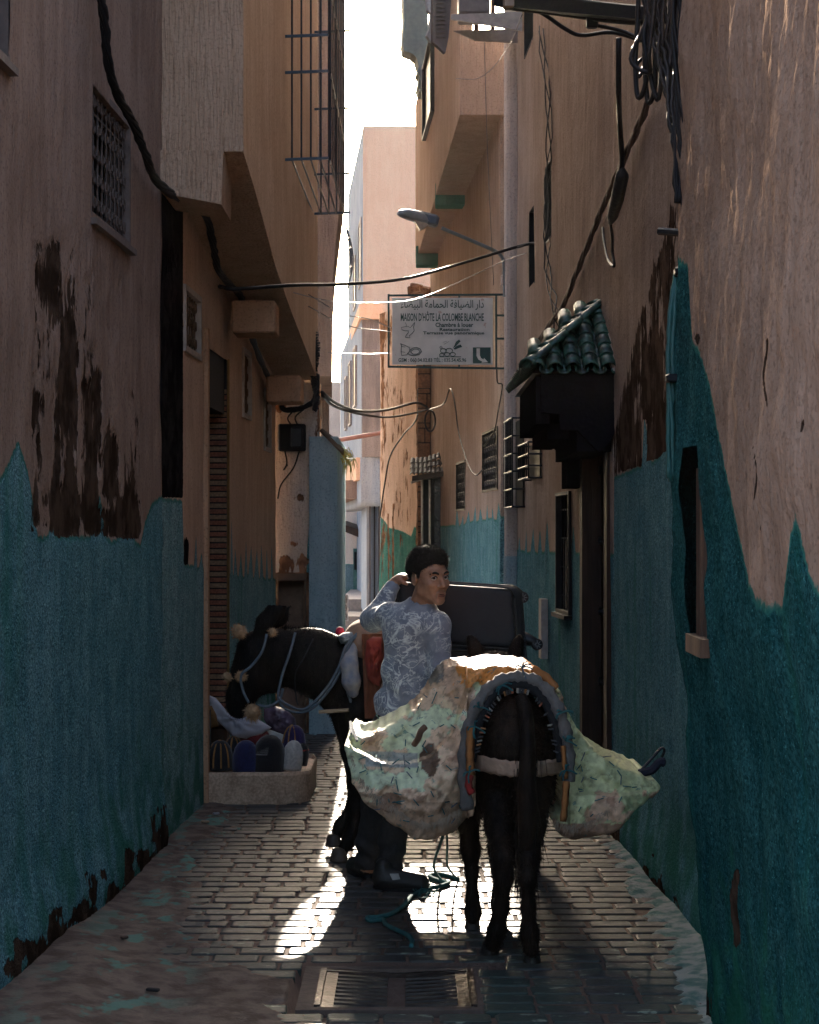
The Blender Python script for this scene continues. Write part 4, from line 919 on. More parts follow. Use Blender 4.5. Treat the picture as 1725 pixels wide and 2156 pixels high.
for lab, q in (('pale thin wire crossing just above the sign', [(560, 600, 13), (700, 634, 15), (830, 636, 16), (900, 622, 16.3), (985, 585, 16.5), (1060, 550, 16.4), (1115, 530, 15.6)]), ('thin wire slanting down to the left end of the sign', [(650, 620, 14), (720, 660, 15), (780, 672, 16), (822, 690, 17)]), ('second thin wire slanting down to the sign frame', [(650, 645, 14), (730, 685, 15.5), (822, 698, 17)]), ('bright taut wire reaching the sign frame at mid height', [(690, 742, 16.5), (760, 745, 17), (822, 744, 17.1)]), ('thin curved wire at the top right by the bracket', [(1100, 30, 14), (1075, 90, 15), (1040, 140, 16.5), (1005, 165, 17.5), (960, 165, 18)]), ('long thin plumb wire hanging down the right overhang', [(1020, 88, 16.4), (1026, 300, 16.4), (1034, 480, 16.4), (1040, 600, 16.5)])):
    cable(lab, [P(*w_) for w_ in q], .004, 5, mat=simple('wire', (.16, .14, .13), .35, .5))
# right wall cables
bundle('brown painted cable pair running diagonally down the right wall', [R2.pt(1385, 210, .04), R2.pt(1350, 290, .04), R2.pt(1300, 400, .04)]+[R3.pt(x, y, .04) for x, y in ((1270, 470), (1235, 555), (1200, 640), (1165, 690), (1135, 735), (1110, 765))], 3, .009, .014, mat=simple('cable_brown', (.085, .05, .036), .7))
bundle('black cables hanging down the right wall above the canopy', [R3.pt(1150, 60, .04), R3.pt(1166, 250, .03), R3.pt(1160, 420, .03), R3.pt(1162, 560, .03), R3.pt(1178, 650, .03), R3.pt(1190, 730, .03)], 3, .005, .03)
sp = thing('cable_splice', 'long black cable splice slung against the right wall, upper half of the photo', 'cable splice', R2.pt(1340, 400, .1))
k = MB(); pts = [R2.pt(1398, 80, .22), R2.pt(1388, 200, .2), R2.pt(1362, 260, .14), R2.pt(1350, 330, .1), R2.pt(1345, 365, .09)]; k.tube(bez(pts, 4), .014, 8); k.build('feed_cable', M_cable, sp, True)
k = MB(); k.tube([R2.pt(1348, 355, .09), R2.pt(1346, 370, .09), R2.pt(1335, 420, .09), R2.pt(1325, 455, .09), R2.pt(1320, 470, .09)], [.012, .036, .036, .03, .012], 10); k.build('splice_body', simple('splice', (.02, .018, .018), .7, bump=.6), sp, True)
k = MB(); k.tube(bez([R2.pt(1320, 468, .09), R2.pt(1316, 500, .07), R2.pt(1312, 530, .06), R2.pt(1316, 560, .06), R2.pt(1302, 545, .06), R2.pt(1290, 505, .05), R2.pt(1284, 480, .04)], 5), .009, 6); k.build('tail_cable', M_cable, sp, True)
for i, (x0, q) in enumerate(((0, 'leftmost'), (1, 'second'), (2, 'third'), (3, 'rightmost'))):
    px = (1352, 1368, 1400, 1425)[i]; yb = (205, 215, 195, 160)[i]
    cable('%s black cable hanging in a loop at the top right corner' % q, [P(px-6, -30, 7.4), P(px-10+i*2, 60, 7.4), P(px-14+i*4, 140, 7.4), P(px-8+i*5, yb, 7.35), P(px+8+i*3, yb-30, 7.3), P(px+12, 90, 7.3), P(px+20, -30, 7.3)], .010)
cable('small knotted cable loop below the tray at top right', [P(1240, 50, 8), P(1310, 65, 8), P(1356, 88, 7.9), P(1366, 110, 7.9), P(1342, 135, 7.9), P(1346, 162, 7.9), P(1362, 120, 7.9), P(1356, 92, 7.9)], .008)
cable('black cable running from the tray end towards the right wall', [P(1064, 14, 8.2), P(1130, 22, 8.2), P(1190, 60, 8.2), P(1225, 74, 8.2), P(1290, 68, 8.1), P(1360, 88, 8)], .009)
rc = random.Random(9)
for i in range(3):
    bundle(('innermost', 'middle', 'outermost')[i]+' drooping tangle of black cables at the top right corner', [P(1372+i*26, -30, 7.2), P(1378+i*24+rc.uniform(-8, 8), 50, 7.15), P(1392+i*20+rc.uniform(-8, 8), 110, 7.05), P(1410+i*10, 190, 6.9), P(1424+i*6, 290, 6.75), P(1434+i*4, 420, 6.62)], 3, .009, .022, tw=.25)
for i in range(5):
    x0 = 1350+i*22; cable(('thin', 'slack', 'twisted', 'short', 'doubled')[i]+' black cable coiling below the tray at the top right', [P(x0, -20, 7.3), P(x0+rc.uniform(-15, 15), 40, 7.25), P(x0+rc.uniform(-25, 20), rc.uniform(90, 150), 7.2), P(x0+rc.uniform(-5, 30), rc.uniform(150, 215), 7.15), P(x0+rc.uniform(5, 35), rc.uniform(80, 130), 7.1), P(x0+rc.uniform(10, 45), 30, 7.1), P(x0+30, -20, 7.1)], rc.uniform(.006, .011))
tr = thing('cable_tray', 'black tray and cable bundle across the top right corner of the view', 'cable tray', P(1200, 10, 8))
k = MB(); k.beam(P(1058, 4, 8.3), P(1400, 34, 7.6), .10, .05); k.build('tray', M_iron, tr)
for i in range(4):
    k = MB(); k.tube(bez([P(1070, -4+i*6, 8.25), P(1180, 0+i*9, 8.1), P(1290, 12+i*10, 7.9), P(1395, 22+i*9, 7.6)], 5), .014, 6); k.build('strand', M_cable, tr, True)
k = MB(); k.bevbox(P(1072, 6, 8.2), (.05, .06, .05), .006); k.build('tray_end', simple('tray_end', (.25, .16, .12), .5), tr)
k = MB(); k.bevbox(P(1247, 44, 8.0), (.05, .04, .06), .006); k.build('clip', M_iron, tr)
bundle('black cables clipped down the upper edge of the right foreground wall', [Vector((R1.B.x-.115+.02*math.sin(z*5), 6.6, z)) for z in (3.8, 3.5, 3.2, 2.9, 2.62)], 4, .008, .022, tw=.3)
bundle('painted cables clipped down the edge of the right foreground wall', [Vector((R1.B.x-.13, 6.62, 2.62))]+[Vector((R1.B.x-.155, 6.62, z)) for z in (2.35, 2.1, 1.9)], 3, .008, .012, mat=simple('cable_green', (.03, .13, .12), .5), tw=.2)
for i, (zz, xo) in enumerate(((2.62, -.12), (2.25, -.15))):
    k = MB(); k.bevbox((R1.B.x+xo, 6.60, zz), (.05, .06, .03), .006); tag(k.build('cable_clip', M_iron), '%s black clip holding cables on the right foreground wall edge' % ('upper', 'lower')[i], 'clip')
k = MB(); k.tube([R1.pt(1488, 498, .0), R1.pt(1484, 490, .08), R1.pt(1480, 486, .16)], .014, 6); tag(k.build('wall_peg', M_iron), 'dark metal peg stub sticking out of the right foreground wall', 'peg')
# ============================================================ AC bracket, shutter, scalloped awning on the right overhang
ac = thing('air_conditioner', 'air conditioner casing on a pale steel bracket at top right of the sky gap', 'air conditioner', P(1010, 40, 16.))
k = MB(); a, b_ = P(966, 26, 16.), P(1032, -80, 16.); k.bevbox(((a.x+b_.x)/2, 16.2, (a.z+b_.z)/2), (b_.x-a.x, .4, b_.z-a.z), .012); k.build('casing', simple('ac_grey', (.17, .16, .16), .5), ac)
k = MB(); k.prism([P(950, 30, 15.98), P(1100, 24, 15.98), P(1100, 64, 15.98), P(950, 40, 15.98)], (0, 0, 0), (0, .03, 0)); k.build('bracket', simple('ac_bracket', (.42, .40, .38), .5), ac)
k = MB(); k.prism([P(955, 64, 16.4), P(1098, 60, 16.4), P(1098, 90, 16.4), P(1000, 84, 16.4)], (0, 0, 0), (0, .03, 0)); k.build('bracket', simple('ac_bracket2', (.2, .17, .16), .5), ac)
sh = thing('window_shutter', 'dark louvred shutter hanging open at the top of the right overhang', 'shutter', P(930, 100, 19))
pol = [P(912, -60, 19), P(952, -60, 19), P(950, 10, 19), P(945, 78, 19), P(938, 112, 19), P(912, 88, 19)]
k = MB(); k.prism(pol, (0, 0, 0), (-.02, .05, 0)); k.build('shutter_frame', simple('shutter_grey', (.045, .045, .06), .5), sh)
for i in range(14):
    k = MB(); k.beam(P(918, -40+i*9, 18.98), P(938, -41+i*9, 18.98), .02, .014); k.build('louvre', simple('louvre', (.03, .03, .045), .5), sh)
aw = thing('scalloped_awning', 'grey-green scalloped awning edge silhouetted against the sky', 'awning', P(880, 100, 23))
k = MB(); pol = [(849, -60), (851, 40), (848, 88), (851, 106), (868, 112), (877, 120), (882, 140), (878, 150), (884, 158), (880, 182), (884, 194), (898, 196), (902, 150), (902, -60)]
k.prism([P(x, y, 23.5) for x, y in pol], (0, 0, 0), (-.03, .35, 0)); k.build('valance', simple('awning_green', (.10, .13, .12), .8, bump=.3), aw)
pol = [(897, -60), (900, 20), (908, 28), (905, 60), (899, 74), (906, 86), (925, 94), (940, 108), (948, 60), (948, -60)]
k = MB(); k.prism([P(x, y, 20.5) for x, y in pol], (0, 0, 0), (-.02, .06, 0)); k.build('valance', simple('awning_grey', (.22, .24, .26), .8, bump=.3), aw)
# ============================================================ electrical box
eb = thing('electrical_box', 'dark electrical box with loose wires on the white wall stub at left', 'electrical box', P(615, 950, 16.38))
k = MB(); a, b_ = P(587, 950, 16.36), P(644, 893, 16.36); k.bevbox(((a.x+b_.x)/2, 16.36, (a.z+b_.z)/2), (b_.x-a.x, .1, b_.z-a.z), .01); k.build('box_body', M_black, eb)
k = MB(); k.bevbox(((a.x+b_.x)/2+.04, 16.30, (a.z+b_.z)/2), (.10, .03, .17), .01); k.build('box_lid', M_iron, eb)
for q in ([(600, 950), (604, 975), (597, 990), (606, 978)], [(630, 950), (618, 985), (592, 1020), (585, 1050)], [(612, 893), (606, 880), (618, 865)], [(626, 893), (622, 878), (640, 862)]):
    k = MB(); k.tube(bez([P(x, y, 16.34) for x, y in q], 4), .007, 5); k.build('wire', M_cable, eb)
# ============================================================ drain grates
dgr = thing('drain_grate', 'pair of rusty cast iron drain grates set in the paving at the bottom', 'drain', (-.05, 7.15, 0))
M_ci = simple('cast_iron', (.028, .022, .020), .35, .5, c2=(.07, .045, .035), scale=16, bump=.5, rvar=.3)
M_rust = simple('cast_iron_dirty', (.075, .058, .042), .6, .2, c2=(.02, .016, .014), scale=11, bump=.5)
k = MB(); k.bb((-.36, 6.82, -.10), (.26, 7.50, -.075)); k.build('drain_pit', M_black, dgr)
XA = -.335; XM = -.05; XB = .235; YA, YB = 6.87, 7.45
def gz(x): return -.004-.016*max(0, 1-abs(x-XM)/.28)
fr_ = MB()
for (x0, y0, x1, y1, w_) in ((XA, YA, XA, YB, .022), (XB, YA, XB, YB, .022)): fr_.beam((x0, y0, -.012), (x1, y1, -.012), w_, .04)
for yy in (YA, YB):
    fr_.beam((XA, yy, -.014), (XM, yy, -.028), .022, .03); fr_.beam((XM, yy, -.028), (XB, yy, -.014), .022, .03)
fr_.build('grate_frame', M_ci, dgr)
for s_, (x0, x1) in enumerate(((XA+.012, XM-.035), (XM+.035, XB-.012))):
    k = MB(); e0, e1 = (x0, x0+.045) if s_ == 0 else (x1-.045, x1); k.hexa([(e0, YA+.012, -.03), (e1, YA+.012, -.03), (e1, YB-.012, -.03), (e0, YB-.012, -.03), (e0, YA+.012, gz(e0)), (e1, YA+.012, gz(e1)), (e1, YB-.012, gz(e1)), (e0, YB-.012, gz(e0))]); k.build('grate_plate', M_ci, dgr)
    xs0, xs1 = (e1, x1) if s_ == 0 else (x0, e0)
    for i in range(9):
        y = YA+.045+i*.0605; k = MB(); c_ = [(xs0, y-.018, -.034), (xs1, y-.018, -.034), (xs1, y+.016, -.034), (xs0, y+.016, -.034), (xs0, y-.015, gz(xs0)), (xs1, y-.015, gz(xs1)), (xs1, y+.013, gz(xs1)), (xs0, y+.013, gz(xs0))]
        k.hexa(c_); k.build('grate_bar', M_rust, dgr)
k = MB(); k.bb((XM-.034, YA+.012, -.05), (XM+.034, YB-.012, -.028)); k.build('grate_hinge', M_dirt, dgr)
# mortar bed round the grates
k = MB()
for (x0, x1, y0, y1) in ((XA-.075, XA-.012, YA-.06, YB+.06), (XB+.012, XB+.075, YA-.06, YB+.06), (XA-.012, XB+.012, YA-.06, YA-.012), (XA-.012, XB+.012, YB+.012, YB+.06)):
    k.bb((x0, y0, -.05), (x1, y1, .0022))
tag(k.build('mortar_bed', simple('mortar', (.125, .09, .07), .9, bump=.6)), kind='structure')
# ============================================================ stone bench end with hats
plo = MB(); zt = .205; poly = [(-1.36, 12.03)]+[(-.82+.19*math.sin(i*math.pi/16), 12.22-.19*math.cos(i*math.pi/16)) for i in range(9)]+[(-.63, 12.9), (-.66, 13.1), (-1.36, 13.1)]
rings = []
def ring(ins, z):
    c = np.mean(poly, 0); out = []
    for x, y in poly: v_ = Vector((x-c[0], y-c[1])); L_ = v_.length; v_ = v_*(L_-ins)/L_; out.append((c[0]+v_.x, c[1]+v_.y, z))
    return out
rs = [ring(.02, -.03), ring(.012, .02), ring(0, zt-.02), ring(.006, zt-.004), ring(.014, zt), ring(.035, zt), ring(.04, zt-.03)]
np_ = len(poly); v = [q for r_ in rs for q in r_]
f = [(j*np_+i, j*np_+(i+1) % np_, (j+1)*np_+(i+1) % np_, (j+1)*np_+i) for j in range(len(rs)-1) for i in range(np_)]+[tuple(range((len(rs)-1)*np_, len(rs)*np_))]
plo.add(v, f); M_terr = simple('terrazzo', (.60, .43, .30), .6, var=.3, scale=60, bump=.3, c2=(.34, .22, .14))
tag(plo.build('stone_planter', M_terr, None, False), 'rounded terrazzo planter against the left wall, holding hats and cloth', 'planter')
def fab(name, c, **k_): return simple(name, c, .9, scale=60, bump=.5, var=.3, sheen=.3, **k_)
def hat(label, px, pyb, w_px, h_px, d, mat, tilt=0., tip=False):
    base = P(px, pyb, d); r_ = w_px*d/FP/2; h_ = h_px*d/FP
    o = thing('knitted_hat', label, 'hat', base, 'hats in the planter')
    pr = [(r_*.97, 0), (r_, h_*.12), (r_*.99, h_*.35), (r_*.93, h_*.55), (r_*.80, h_*.75), (r_*.58, h_*.90), (r_*.30, h_*.98), (r_*.03, h_)]
    k = MB(); k.lathe(pr, base, (math.sin(tilt), -.05, math.cos(tilt)), 20, 1, .85); k.build('hat_crown', mat, o, True)
    return o, base, r_, h_
M_hb = fab('felt_black', (.012, .012, .014)); M_ochre = fab('felt_ochre', (.34, .16, .035))
def stripes(o, base, r_, h_, angs, mat=M_ochre, w_=.006, tilt=0., lo=.1):
    q_ = Vector((0, 0, 1)).rotation_difference(Vector((math.sin(tilt), -.05, math.cos(tilt))))
    for a_ in angs:
        pts = []
        for i in range(8):
            t_ = lo+(1-lo)*i/7; rr = r_*math.sqrt(max(0, 1-t_**2.6))*1.02+.001
            pts.append(base+q_ @ Vector((math.sin(a_)*rr, -math.cos(a_)*rr*.87, t_*h_*1.0)))
        k = MB(); k.tube(pts, w_, 5); k.build('stripe', mat, o)
o, b0, r_, h_ = hat('black knitted hat with ochre stripes at the left end of the planter', 464, 1620, 56, 62, 12.25, M_hb); stripes(o, b0, r_, h_, (-1.1, -.45, .15, .75))
hat('plain navy blue hat in the front row of the planter', 518, 1624, 58, 66, 12.22, fab('felt_blue', (.012, .018, .085)))
o, b0, r_, h_ = hat('black hat with a white dotted patch in the planter front row', 562, 1626, 72, 80, 12.24, M_hb, .12)
for i in range(7):
    for j in range(9):
        u_ = -.95+i*.14+.02*j; t_ = .50+.055*j
        if t_ > .96 or u_ > .05: continue
        rr = r_*math.sqrt(max(0, 1-t_**2.6))*1.01; q_ = b0+Vector((math.sin(u_)*rr+t_*h_*.12, -math.cos(u_)*rr*.87-.006, t_*h_)); k = MB(); k.lathe([(.0035, 0), (.0028, .002), (.0005, .003)], q_, (math.sin(u_), -math.cos(u_), .5), 6); k.build('dot', simple('dot_white', (.75, .75, .75), .8) if (i, j) == (0, 0) else bpy.data.materials['dot_white'], o) if 'dot_white' in bpy.data.materials or (i, j) == (0, 0) else None
hat('off-white knitted hat near the right end of the planter', 612, 1620, 46, 62, 12.26, fab('felt_white', (.56, .54, .50)), .15)
o, b0, r_, h_ = hat('purple hat with ochre cords behind the off-white hat', 616, 1592, 52, 66, 12.5, fab('felt_purple', (.035, .022, .10)), .1); stripes(o, b0, r_, h_, (-.9, -.3, .3), w_=.005, lo=.45)
hat('dark red hat behind the dotted hat', 540, 1580, 74, 56, 12.5, fab('felt_red', (.14, .012, .014)))
o, b0, r_, h_ = hat('multicoloured patterned hat at the right end of the planter', 632, 1610, 30, 46, 12.35, M_hb, .2)
for j, cc in enumerate(((.45, .05, .03), (.55, .35, .03), (.7, .7, .7), (.45, .04, .03))):
    k = MB(); k.lathe([(r_*1.02, .0), (r_*1.02, .009)], b0+Vector((.004*j, 0, .02+j*.024)), (0, -.05, 1), 16, 1, .85); k.build('band', fab('band%d' % j, cc), o)
o, b0, r_, h_ = hat('black hat with an ochre top knot between the front hats', 492, 1600, 44, 50, 12.42, M_hb); stripes(o, b0, r_, h_, (-1.0, -.2, .6, 1.2), lo=.3)
# crumpled cloths and bags
def cloth(name, label, cat, pts, y0, y1, mat, amp=.03, seed=1, nn=26, dome=.06):
    """a crumpled cover: outline given in the measuring frame, bulging towards the viewer, closed at the back"""
    cpx = np.array(pts, float); c = cpx.mean(0); V = []; m_ = len(pts); rr = 9
    fine = []
    for i in range(m_):
        for k_ in range(3): fine.append(cpx[i]*(1-k_/3)+cpx[(i+1) % m_]*k_/3)
    m2 = len(fine)
    for side in (0, 1):
        for j in range(rr):
            t_ = j/(rr-1)
            for q in fine:
                x, y = c+(q-c)*t_; bul = dome*math.sqrt(max(0, 1-t_*t_)); nz = float(fbm(x/16., y/12., seed=seed)+.5*fbm(x/6., y/5., seed=seed+3))*amp
                yy = (y0-bul+nz*(1-t_**4)) if side == 0 else (y1+bul*.3); V.append(P(x, y, yy))
    F = []
    for s_ in (0, 1):
        o_ = s_*rr*m2
        for j in range(rr-1):
            for i in range(m2):
                q = (o_+j*m2+i, o_+j*m2+(i+1) % m2, o_+(j+1)*m2+(i+1) % m2, o_+(j+1)*m2+i); F.append(q if s_ else q[::-1])
    for i in range(m2):
        a_ = (rr-1)*m2+i; b2 = (rr-1)*m2+(i+1) % m2; F.append((b2, a_, a_+rr*m2, b2+rr*m2))
    k = MB(); k.add(V, F); return tag(k.build(name, mat, None, True), label, cat)
M_wc = simple('cloth_white', (.58, .58, .62), .85, scale=10, var=.2, bump=.4, c2=(.38, .38, .44))
cloth('white_cloth', 'crumpled white cloth draped over the planter under the donkey muzzle', 'cloth', [(437, 1462), (455, 1470), (478, 1500), (510, 1506), (545, 1515), (572, 1532), (548, 1548), (520, 1556), (490, 1552), (470, 1530), (452, 1512), (438, 1500)], 12.42, 12.7, M_wc, .06, 3)
cloth('plastic_bag', 'clear and purple plastic bag of caps at the back of the planter', 'bag', [(556, 1492), (580, 1486), (606, 1494), (622, 1512), (626, 1545), (600, 1552), (570, 1540), (556, 1515)], 12.6, 12.8, simple('bag_purple', (.16, .12, .17), .25, scale=12, c2=(.04, .02, .03), bump=.4), .05, 9)
cloth('paper_packet', 'pale flat packet wedged behind the red hat', 'packet', [(552, 1530), (600, 1548), (592, 1574), (560, 1566)], 12.46, 12.5, simple('packet', (.45, .46, .43), .6), .01, 5, dome=.01)
cloth('sack', 'ochre brown sack leaning on the wall at the left end of the planter', 'sack', [(433, 1488), (446, 1486), (456, 1505), (460, 1530), (434, 1536)], 12.35, 12.6, simple('sack_ochre', (.22, .11, .03), .9, bump=.5), .02, 6)
k = MB(); a, b_ = P(436, 1625, 12.6), P(476, 1530, 12.6); k.bevbox(((a.x+b_.x)/2, 12.75, (a.z+b_.z)/2), (b_.x-a.x, .2, b_.z-a.z), .02); tag(k.build('crate', simple('crate_brown', (.13, .085, .065), .7, bump=.4)), 'small brown box standing behind the striped hat', 'box')
# scraps on the ground
for i, (px, py, L_, c) in enumerate(((432, 1740, .05, (.3, .2, .12)), (598, 1724, .05, (.35, .16, .08)), (525, 1728, .025, (.3, .2, .15)), (455, 1722, .04, (.4, .4, .42)), (322, 2108, .05, (.015, .012, .012)), (262, 1995, .03, (.10, .06, .04)))):
    g_ = G(px, py); k = MB(); k.bevbox((g_.x, g_.y, float(bank(np.array(g_.x), np.array(g_.y)))+.012), (L_, .02, .012), .003, Matrix.Rotation(random.uniform(-.6, .6), 3, 'Z'))
    tag(k.build('litter', simple('litter%d' % i, c, .8)), ('tan scrap lying by the left wall near the planter', 'reddish scrap in front of the planter', 'tiny tan chip in front of the planter', 'pale paper scrap beside the planter corner', 'black scrap on the dirt at bottom left', 'brown pebble on the dirt at lower left')[i], 'litter')
# ============================================================ organic shapes: distance field + surface nets
class Field:
    def __init__(s, xs, ys, zs):
        s.ax = [np.asarray(a, np.float32) for a in (xs, ys, zs)]; s.f = np.full([len(a) for a in s.ax], 1.0, np.float32); s.rs = 1.0
    def sub(s, lo, hi):
        return tuple(slice(max(0, int(np.searchsorted(a, l))-1), min(len(a), int(np.searchsorted(a, h))+1)) for a, l, h in zip(s.ax, lo, hi))
    def grid(s, sl): return s.ax[0][sl[0]][:, None, None], s.ax[1][sl[1]][None, :, None], s.ax[2][sl[2]][None, None, :]
    def put(s, fn, lo, hi, k, op='add'):
        m = k+.03; sl = s.sub([a-m for a in lo], [a+m for a in hi]); X, Y, Z = s.grid(sl); d = fn(X, Y, Z).astype(np.float32); f = s.f[sl]
        if op == 'add': h = np.clip(.5+.5*(f-d)/k, 0, 1); s.f[sl] = f*(1-h)+d*h-k*h*(1-h)
        else: h = np.clip(.5-.5*(f+d)/k, 0, 1); s.f[sl] = f*(1-h)-d*h+k*h*(1-h)
        return s
    def cap(s, a, b, r1, r2=None, k=.03, sc=(1, 1, 1), op='add'):
        """tapered capsule; sc scales space so that limbs can be flattened"""
        r2 = r1 if r2 is None else r2; r1 *= s.rs; r2 *= s.rs; k *= s.rs; a = np.array(a, float); b = np.array(b, float); sc = np.array(sc, float)
        R = max(r1, r2)/sc; lo = np.minimum(a, b)-R; hi = np.maximum(a, b)+R; A = a*sc; D = (b-a)*sc; L2 = max(1e-9, float(D @ D))
        def fn(X, Y, Z):
            x, y, z = X*sc[0]-A[0], Y*sc[1]-A[1], Z*sc[2]-A[2]; t = np.clip((x*D[0]+y*D[1]+z*D[2])/L2, 0, 1)
            return (np.sqrt((x-t*D[0])**2+(y-t*D[1])**2+(z-t*D[2])**2)-(r1+(r2-r1)*t))/max(sc)
        return s.put(fn, lo, hi, k, op)
    def ell(s, c, r, k=.03, M=None, op='add'):
        c = np.array(c, float); r = np.array(r, float)*s.rs; k *= s.rs; M = np.eye(3) if M is None else np.array(M, float); R = max(r)
        def fn(X, Y, Z):
            x, y, z = X-c[0], Y-c[1], Z-c[2]; q = [M[i][0]*x+M[i][1]*y+M[i][2]*z for i in range(3)]
            k0 = np.sqrt(sum((q[i]/r[i])**2 for i in range(3)))+1e-6; k1 = np.sqrt(sum((q[i]/r[i]**2)**2 for i in range(3)))+1e-6
            return k0*(k0-1)/k1
        return s.put(fn, c-R, c+R, k, op)
    def chain(s, pts, rs, k=.03, sc=(1, 1, 1)):
        for i in range(len(pts)-1): s.cap(pts[i], pts[i+1], rs[i], rs[i+1], k, sc)
        return s
    def mesh(s):
        f = s.f; ins = f < 0; nx, ny, nz = f.shape
        c = np.zeros((nx-1, ny-1, nz-1), np.uint8)
        for i in (0, 1):
            for j in (0, 1):
                for k in (0, 1): c += ins[i:nx-1+i, j:ny-1+j, k:nz-1+k]
        I, J, K = np.nonzero((c > 0) & (c < 8)); n = len(I); acc = np.zeros((n, 3), np.float64); cnt = np.zeros(n)
        vid = np.full(c.shape, -1, np.int32); vid[I, J, K] = np.arange(n)
        offs = [(i, j, k) for i in (0, 1) for j in (0, 1) for k in (0, 1)]
        for a in offs:
            for ax in range(3):
                if a[ax]: continue
                b = list(a); b[ax] = 1
                fa = f[I+a[0], J+a[1], K+a[2]]; fb = f[I+b[0], J+b[1], K+b[2]]; m = (fa < 0) != (fb < 0)
                t = np.where(m, fa/np.where(fa == fb, 1, fa-fb), 0)
                for d in range(3):
                    q = (I, J, K)[d]; ca = s.ax[d][q+a[d]]; cb = s.ax[d][q+b[d]]; acc[:, d] += np.where(m, ca+(cb-ca)*t, 0)
                cnt += m
        V = acc/cnt[:, None]; F = []
        for ax in range(3):
            sl0 = [slice(None)]*3; sl1 = [slice(None)]*3; sl0[ax] = slice(0, -1); sl1[ax] = slice(1, None)
            a = ins[tuple(sl0)]; b = ins[tuple(sl1)]; e = np.argwhere(a != b)
            o1, o2 = [d for d in range(3) if d != ax]
            ok = (e[:, o1] > 0) & (e[:, o2] > 0) & (e[:, o1] < f.shape[o1]-1) & (e[:, o2] < f.shape[o2]-1); e = e[ok]
            def cell(d1, d2):
                q = e.copy(); q[:, o1] -= d1; q[:, o2] -= d2; return vid[q[:, 0], q[:, 1], q[:, 2]]
            q = np.stack([cell(1, 1), cell(0, 1), cell(0, 0), cell(1, 0)], -1)
            pos = a[e[:, 0], e[:, 1], e[:, 2]]; fl = pos if ax != 1 else ~pos
            q[~fl] = q[~fl][:, ::-1]; F.append(q)
        F = np.concatenate(F); F = F[(F >= 0).all(1)]
        return V, F
def ax_(a, b, h): return np.arange(a, b+h, h)
def relax(V, F, it=2, lam=.5):
    e = np.concatenate([F[:, [0, 1]], F[:, [1, 2]], F[:, [2, 3]], F[:, [3, 0]]]); n = len(V)
    for _ in range(it):
        s = np.zeros_like(V); c = np.zeros(n)
        for d in range(3): s[:, d] = np.bincount(e[:, 0], V[e[:, 1], d], n)+np.bincount(e[:, 1], V[e[:, 0], d], n)
        c = np.bincount(e[:, 0], minlength=n)+np.bincount(e[:, 1], minlength=n); V = V+(s/c[:, None]-V)*lam
    return V
def organic(name, fld, mat, parent=None, it=1, attrs=None, disp=None):
    V, F = fld.mesh(); V = relax(V, F, it)
    if disp is not None: V = disp(V)
    return mk_np(name, V, F, mat, parent, True, attrs(V) if attrs else None)
# ============================================================ donkey coats
def coat(name, c1, c2, c3):
    m, t, b = newmat(name); n = N(t); p = n.pos(); st = n.scaled(p, (1, 1, .25))
    col = n.mix(n.ramp(n.noise(st, 28, 6, .65), .38, .68), rgb(*c1), rgb(*c2)); col = n.mix(n.math('MULTIPLY', n.ramp(n.noise(p, 5, 3), .5, .7), .6), col, rgb(*c3))
    t.links.new(col, b.inputs['Base Color']); b.inputs['Roughness'].default_value = .6; b.inputs['Specular IOR Level'].default_value = .12
    b.inputs['Sheen Weight'].default_value = .02; b.inputs['Sheen Roughness'].default_value = .4; b.inputs['Sheen Tint'].default_value = (.5, .35, .25, 1)
    bp = n('Bump', {'Strength': .6, 'Distance': .008, 'Height': n.noise(n.scaled(p, (1, 1, .18)), 120, 4)}); t.links.new(bp.outputs[0], b.inputs['Normal']); return m
M_coat = coat('coat_brown', (.006, .004, .003), (.017, .0105, .007), (.034, .018, .010)); M_coat2 = coat('coat_black', (.005, .0045, .004), (.012, .009, .0075), (.010, .007, .005))
M_hoof = simple('hoof', (.10, .07, .05), .6, c2=(.03, .02, .015), bump=.4); M_hoofd = simple('hoof_dark', (.02, .016, .013), .6, bump=.4)
M_rope = simple('rope_blue', (.12, .15, .18), .9, bump=.7, bscale=150); M_ropeg = simple('rope_green', (.03, .15, .15), .9, bump=.7, bscale=150, c2=(.015, .08, .09))
M_wool = simple('wool_tan', (.42, .26, .14), .95, var=.4, scale=40, bump=.8)
def tufts(V, F, frac, L, seed, grav=.5, w=.0016):
    """short hairs standing off a surface, as thin triangles"""
    r = np.random.default_rng(seed); fi = r.choice(len(F), int(len(F)*frac), replace=False); q = F[fi]; a = V[q].mean(1)
    nrm = np.cross(V[q[:, 1]]-V[q[:, 0]], V[q[:, 2]]-V[q[:, 0]]); nrm /= np.linalg.norm(nrm, axis=1, keepdims=True)+1e-9
    d = nrm*.6+np.array([0, 0, -grav])+r.normal(0, .25, (len(a), 3)); d /= np.linalg.norm(d, axis=1, keepdims=True); s = np.cross(d, r.normal(0, 1, (len(a), 3))); s /= np.linalg.norm(s, axis=1, keepdims=True)+1e-9
    l = L*r.uniform(.5, 1.2, (len(a), 1)); v = np.concatenate([a-s*w, a+s*w, a+d*l]); k = len(a); i = np.arange(k); return v, np.stack([i, i+k, i+2*k], -1)
